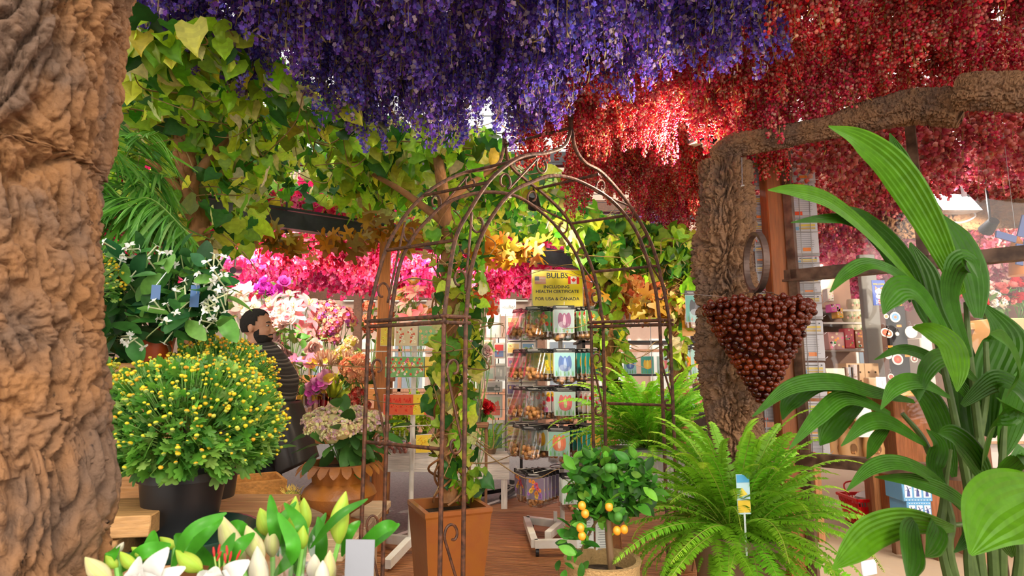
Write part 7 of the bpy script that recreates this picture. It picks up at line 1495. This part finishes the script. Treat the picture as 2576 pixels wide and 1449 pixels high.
# ================================================================ BROAD LEAVED PALM AT THE RIGHT
q = RS(900); kb = at(2470, 1449, 1.35); root = thing('broad_leaved_palm', 'big glossy palm with broad pleated leaves arching in from the right edge', 'palm', (kb[0], 1.35, 0))
g = G(); g.add(lathe([(.14, 0), (.19, .42), (.205, .43), (.205, .46), (.18, .46), (.17, .4), (0, .4)], 36, (kb[0], 1.35, 0)), (.05, .03, .02)); g.build('pot', MT['plastic'], root)
LV = [  # base ... tip picture points, full width in px, distance at base and tip
 ([(2420, 740), (2335, 560), (2250, 430), (2160, 355), (2084, 318)], 84, 1.30, 1.15), ([(2330, 560), (2300, 470), (2262, 400), (2238, 335)], 52, 1.35, 1.3), ([(2330, 745), (2200, 600), (2090, 510), (2000, 482), (1932, 478)], 50, 1.32, 1.15),
 ([(2290, 760), (2200, 600), (2130, 555), (2060, 552), (1990, 560)], 30, 1.34, 1.2), ([(2330, 770), (2260, 650), (2170, 560), (2100, 515)], 78, 1.38, 1.3), ([(2460, 800), (2440, 690), (2400, 600), (2370, 540)], 84, 1.3, 1.35),
 ([(2360, 800), (2270, 700), (2190, 665), (2130, 690), (2088, 735)], 42, 1.3, 1.15), ([(2400, 880), (2320, 750), (2270, 725), (2235, 755), (2222, 790)], 62, 1.28, 1.2), ([(2440, 900), (2390, 760), (2400, 680), (2440, 655), (2462, 700)], 66, 1.3, 1.2),
 ([(2440, 930), (2350, 790), (2320, 690), (2290, 610)], 70, 1.4, 1.45), ([(2300, 820), (2340, 830), (2390, 870), (2405, 930), (2407, 985)], 62, 1.25, 1.1), ([(2300, 1010), (2190, 985), (2100, 962), (1990, 975), (1893, 1048)], 48, 1.35, 1.1),
 ([(2150, 985), (2060, 965), (1990, 1010), (1968, 1056)], 44, 1.3, 1.2), ([(2240, 1040), (2130, 1000), (2060, 1045), (1985, 1130)], 40, 1.3, 1.15), ([(2180, 1000), (2120, 1040), (2080, 1085), (2062, 1120)], 56, 1.32, 1.25), ([(2330, 1120), (2240, 1065), (2180, 1065), (2116, 1122)], 40, 1.3, 1.2), ([(2240, 1065), (2200, 1110), (2180, 1155)], 30, 1.3, 1.2),
 ([(2440, 1300), (2340, 1200), (2260, 1165), (2190, 1180), (2130, 1235)], 42, 1.3, 1.1), ([(2470, 1320), (2400, 1250), (2300, 1210), (2200, 1200)], 34, 1.28, 1.2), ([(2400, 1330), (2290, 1312), (2200, 1335), (2140, 1385), (2094, 1432)], 70, 1.2, 1.05), ([(2300, 1310), (2290, 1350), (2290, 1400), (2285, 1470)], 82, 1.15, 1.05), ([(2340, 1310), (2360, 1330), (2345, 1370), (2328, 1400)], 56, 1.2, 1.1),
 ([(2640, 1230), (2560, 1255), (2490, 1300), (2440, 1395)], 150, 1.15, .98), ([(2500, 1100), (2440, 1000), (2350, 910), (2270, 880), (2200, 905)], 34, 1.4, 1.3), ([(2470, 1200), (2430, 1050), (2420, 900), (2400, 780)], 86, 1.42, 1.45), ([(2490, 1100), (2500, 950), (2530, 850), (2470, 760)], 90, 1.38, 1.4), ([(2520, 1150), (2560, 1000), (2600, 900)], 100, 1.35, 1.3),
 ([(2400, 1200), (2370, 1080), (2330, 1000), (2260, 945)], 60, 1.42, 1.4), ([(2380, 1240), (2350, 1180), (2360, 1120), (2330, 1080)], 54, 1.3, 1.3), ([(2470, 1180), (2490, 1080), (2540, 1030), (2600, 1050)], 70, 1.25, 1.1), ([(2530, 1000), (2560, 930), (2530, 860), (2490, 840)], 62, 1.22, 1.1), ([(2500, 1240), (2450, 1150), (2400, 1100), (2360, 1090)], 64, 1.26, 1.2),
 ([(2480, 1300), (2520, 1200), (2570, 1150), (2620, 1160)], 66, 1.2, 1.1), ([(2420, 1020), (2500, 960), (2560, 980), (2600, 1040)], 56, 1.3, 1.2), ([(2390, 1000), (2310, 960), (2250, 975), (2215, 1030)], 40, 1.25, 1.15), ([(2460, 960), (2380, 900), (2330, 930), (2310, 1010)], 44, 1.3, 1.2), ([(2550, 1400), (2520, 1350), (2460, 1340), (2400, 1390)], 46, 1.1, 1.02)]
for i, (pl, w, Y0, Y1) in enumerate(LV):
    Ys = np.linspace(Y0, Y1, len(pl)); P = smooth_path([at(px, py, y) for (px, py), y in zip(pl, Ys)], 10); t = np.linspace(0, 1, len(P)); W_ = w / 2 / F * (Y0 + Y1) / 2 * 1.08 * np.clip(np.sin(PI * (t * .95 + .035)) ** .72, 0, 1) * np.clip((1.02 - t) * 3, 0, 1) ** .3 + .0004
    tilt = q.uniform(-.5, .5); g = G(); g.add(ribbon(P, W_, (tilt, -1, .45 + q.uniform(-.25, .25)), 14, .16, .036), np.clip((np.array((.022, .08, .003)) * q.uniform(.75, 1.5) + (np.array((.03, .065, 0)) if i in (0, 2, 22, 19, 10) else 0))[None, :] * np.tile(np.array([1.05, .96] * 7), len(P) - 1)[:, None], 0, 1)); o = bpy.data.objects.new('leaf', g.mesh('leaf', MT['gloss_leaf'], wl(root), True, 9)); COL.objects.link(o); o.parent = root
q = RS(5)
for pl in ([(2470, 1449), (2430, 1200), (2380, 950), (2330, 760)], [(2500, 1449), (2470, 1150), (2440, 900), (2430, 760)], [(2400, 1449), (2390, 1300), (2330, 1120), (2270, 1040)], [(2440, 1449), (2450, 1330), (2400, 1320)], [(2520, 1449), (2520, 1200), (2530, 1000)], [(2385, 1449), (2375, 1250), (2390, 1130)], [(2560, 1449), (2540, 1300), (2560, 1180)], [(2450, 1449), (2440, 1250), (2480, 1000), (2480, 860)]):
    P = [np.array([kb[0] + q.normal(0, .05), 1.35 + q.normal(0, .04), .42])] + [at(px, py, 1.33) for px, py in pl]; g = G(); g.add(tube(smooth_path(P, 8), [.012, .009, .005], 8), (.07, .11, .03)); g.build('stalk', MT['gloss_leaf'], root)
# ================================================================ LIGHT AND CAMERA
W = bpy.data.worlds.new('World'); SC.world = W; W.use_nodes = True
bg = W.node_tree.nodes['Background']; bg.inputs[0].default_value = (1, .93, .84, 1); bg.inputs[1].default_value = 2.8
def light(name, kind, loc, energy, color, rot=(0, 0, 0), size=.3, **kw):
    l = bpy.data.lights.new(name, kind); l.energy = energy; l.color = color
    if kind == 'AREA': l.size = size
    for k, v in kw.items(): setattr(l, k, v)
    o = bpy.data.objects.new(name, l); COL.objects.link(o); o.location = tuple(float(a) for a in loc); o.rotation_euler = rot; return o
def fill_spot(name, label, p, aim, energy, color=(1, .84, .62), blend=1.0, ang=150):  # invented fill fixture: can, glowing disc and a spot light
    p = np.asarray(p, float); d = nrm(np.asarray(aim, float) - p); r = thing(name, label, 'spot lamp', p)
    g = G(); g.add(tube([p - d * .10, p - d * .005], [.03, .045], 14)); g.build('fill_can', MT['black'], r); g = G(); g.add(tube([p - d * .06, p - d * .06 + (0, 0, .35)], .008, 6)); g.build('arm', MT['black'], r)
    g = G(); g.add(tube([p - d * .006, p + d * .001], .036, 14)); g.build('fill_glow', MT['lamp'], r)
    l = light('spot', 'SPOT', p + d * .02, energy, color, spot_size=math.radians(ang), spot_blend=blend, shadow_soft_size=.04); l.rotation_euler = Vector(d).to_track_quat('-Z', 'Y').to_euler()
for i, (p, a, e, lb) in enumerate((((-2.5, 5.2, 2.25), (-2.6, 7.5, 2.7), 220, 'added black fill spot by the dark beam above the climber, leftmost'), ((-.75, 5.7, 2.2), (-1.2, 8, 2.6), 230, 'added black fill spot by the dark beam behind the maple garland'), ((.8, 6.9, 2.2), (.5, 9, 2.6), 220, 'added black fill spot by the dark beam above the bulb stand'),
        ((.15, 3.75, 2.42), (.35, 5.3, 1.1), 75, 'added black fill spot in the vine canopy brightening the bulb stand'), ((-1.75, 4.4, 2.42), (-1.8, 5.7, 1.1), 130, 'added black fill spot in the vine canopy brightening the silk bouquets'), ((1.2, 4.6, 2.4), (.9, 6.6, 1.2), 70, 'added black fill spot among the vine columns beyond the arch'),
        ((1.36, 3.42, 2.45), (1.0, 3.65, 1.1), 70, 'added black fill spot in the vine canopy above the rear fern'),
        ((3.1, 3.7, 2.25), (3.3, 5.5, 1.3), 70, 'added black fill spot inside the shop above the counter'), ((4.4, 4.4, 2.3), (4.9, 6.5, 1.6), 100, 'added black fill spot deep in the shop over the carnations'), ((3.2, 6.0, 2.3), (3.8, 8.5, 2.6), 150, 'added black fill spot in the shop aimed at the pale pink flowers'))):
    fill_spot('added_fill_spot', lb, p, a, e)  # all added to brighten dim flowers, stalls and shop
l = light('floodlight_beam', 'AREA', fl + (0, -.03, -.02), 10, (1, .96, .9), (math.radians(38), 0, 0), .15)
l = light('spot_beam', 'SPOT', at(1765, 352, 3.0) + (0, 0, .09), 70, (1, .8, .6), (math.radians(180), 0, 0), spot_size=math.radians(165), spot_blend=1, shadow_soft_size=.05); l.rotation_euler = Vector((-.1, .1, 1)).to_track_quat('-Z', 'Y').to_euler(); l.data.energy = 22
l = light('spot_beam_side', 'SPOT', at(1745, 400, 2.95), 190, (1, .82, .64), (0, 0, 0), spot_size=math.radians(150), spot_blend=1, shadow_soft_size=.05); l.rotation_euler = Vector((-.8, -.75, .45)).to_track_quat('-Z', 'Y').to_euler()
light('sun', 'SUN', (0, -3, 6), 2.2, (1, .86, .68), (math.radians(52), 0, math.radians(28)), angle=math.radians(14))
cam = bpy.data.cameras.new('camera'); co = bpy.data.objects.new('camera', cam); COL.objects.link(co)
co.location = (0, 0, CAMZ); co.rotation_euler = (PI / 2 + PITCH, 0, 0)
cam.sensor_width = 36; cam.lens = F / 2576 * 36; cam.clip_start = .05
cam.dof.use_dof = True; cam.dof.focus_distance = 2.9; cam.dof.aperture_fstop = 8
SC.camera = co
SC.view_settings.view_transform = 'Standard'; SC.view_settings.look = 'None'; SC.view_settings.exposure = .5; SC.view_settings.gamma = 1
SC.cycles.max_bounces = 4; SC.cycles.diffuse_bounces = 2; SC.cycles.glossy_bounces = 2; SC.cycles.transmission_bounces = 4; SC.cycles.transparent_max_bounces = 8
SC.cycles.use_adaptive_sampling = True; SC.cycles.adaptive_threshold = .04; SC.cycles.use_light_tree = True
SC.cycles.caustics_reflective = False; SC.cycles.caustics_refractive = False; SC.cycles.sample_clamp_indirect = 6
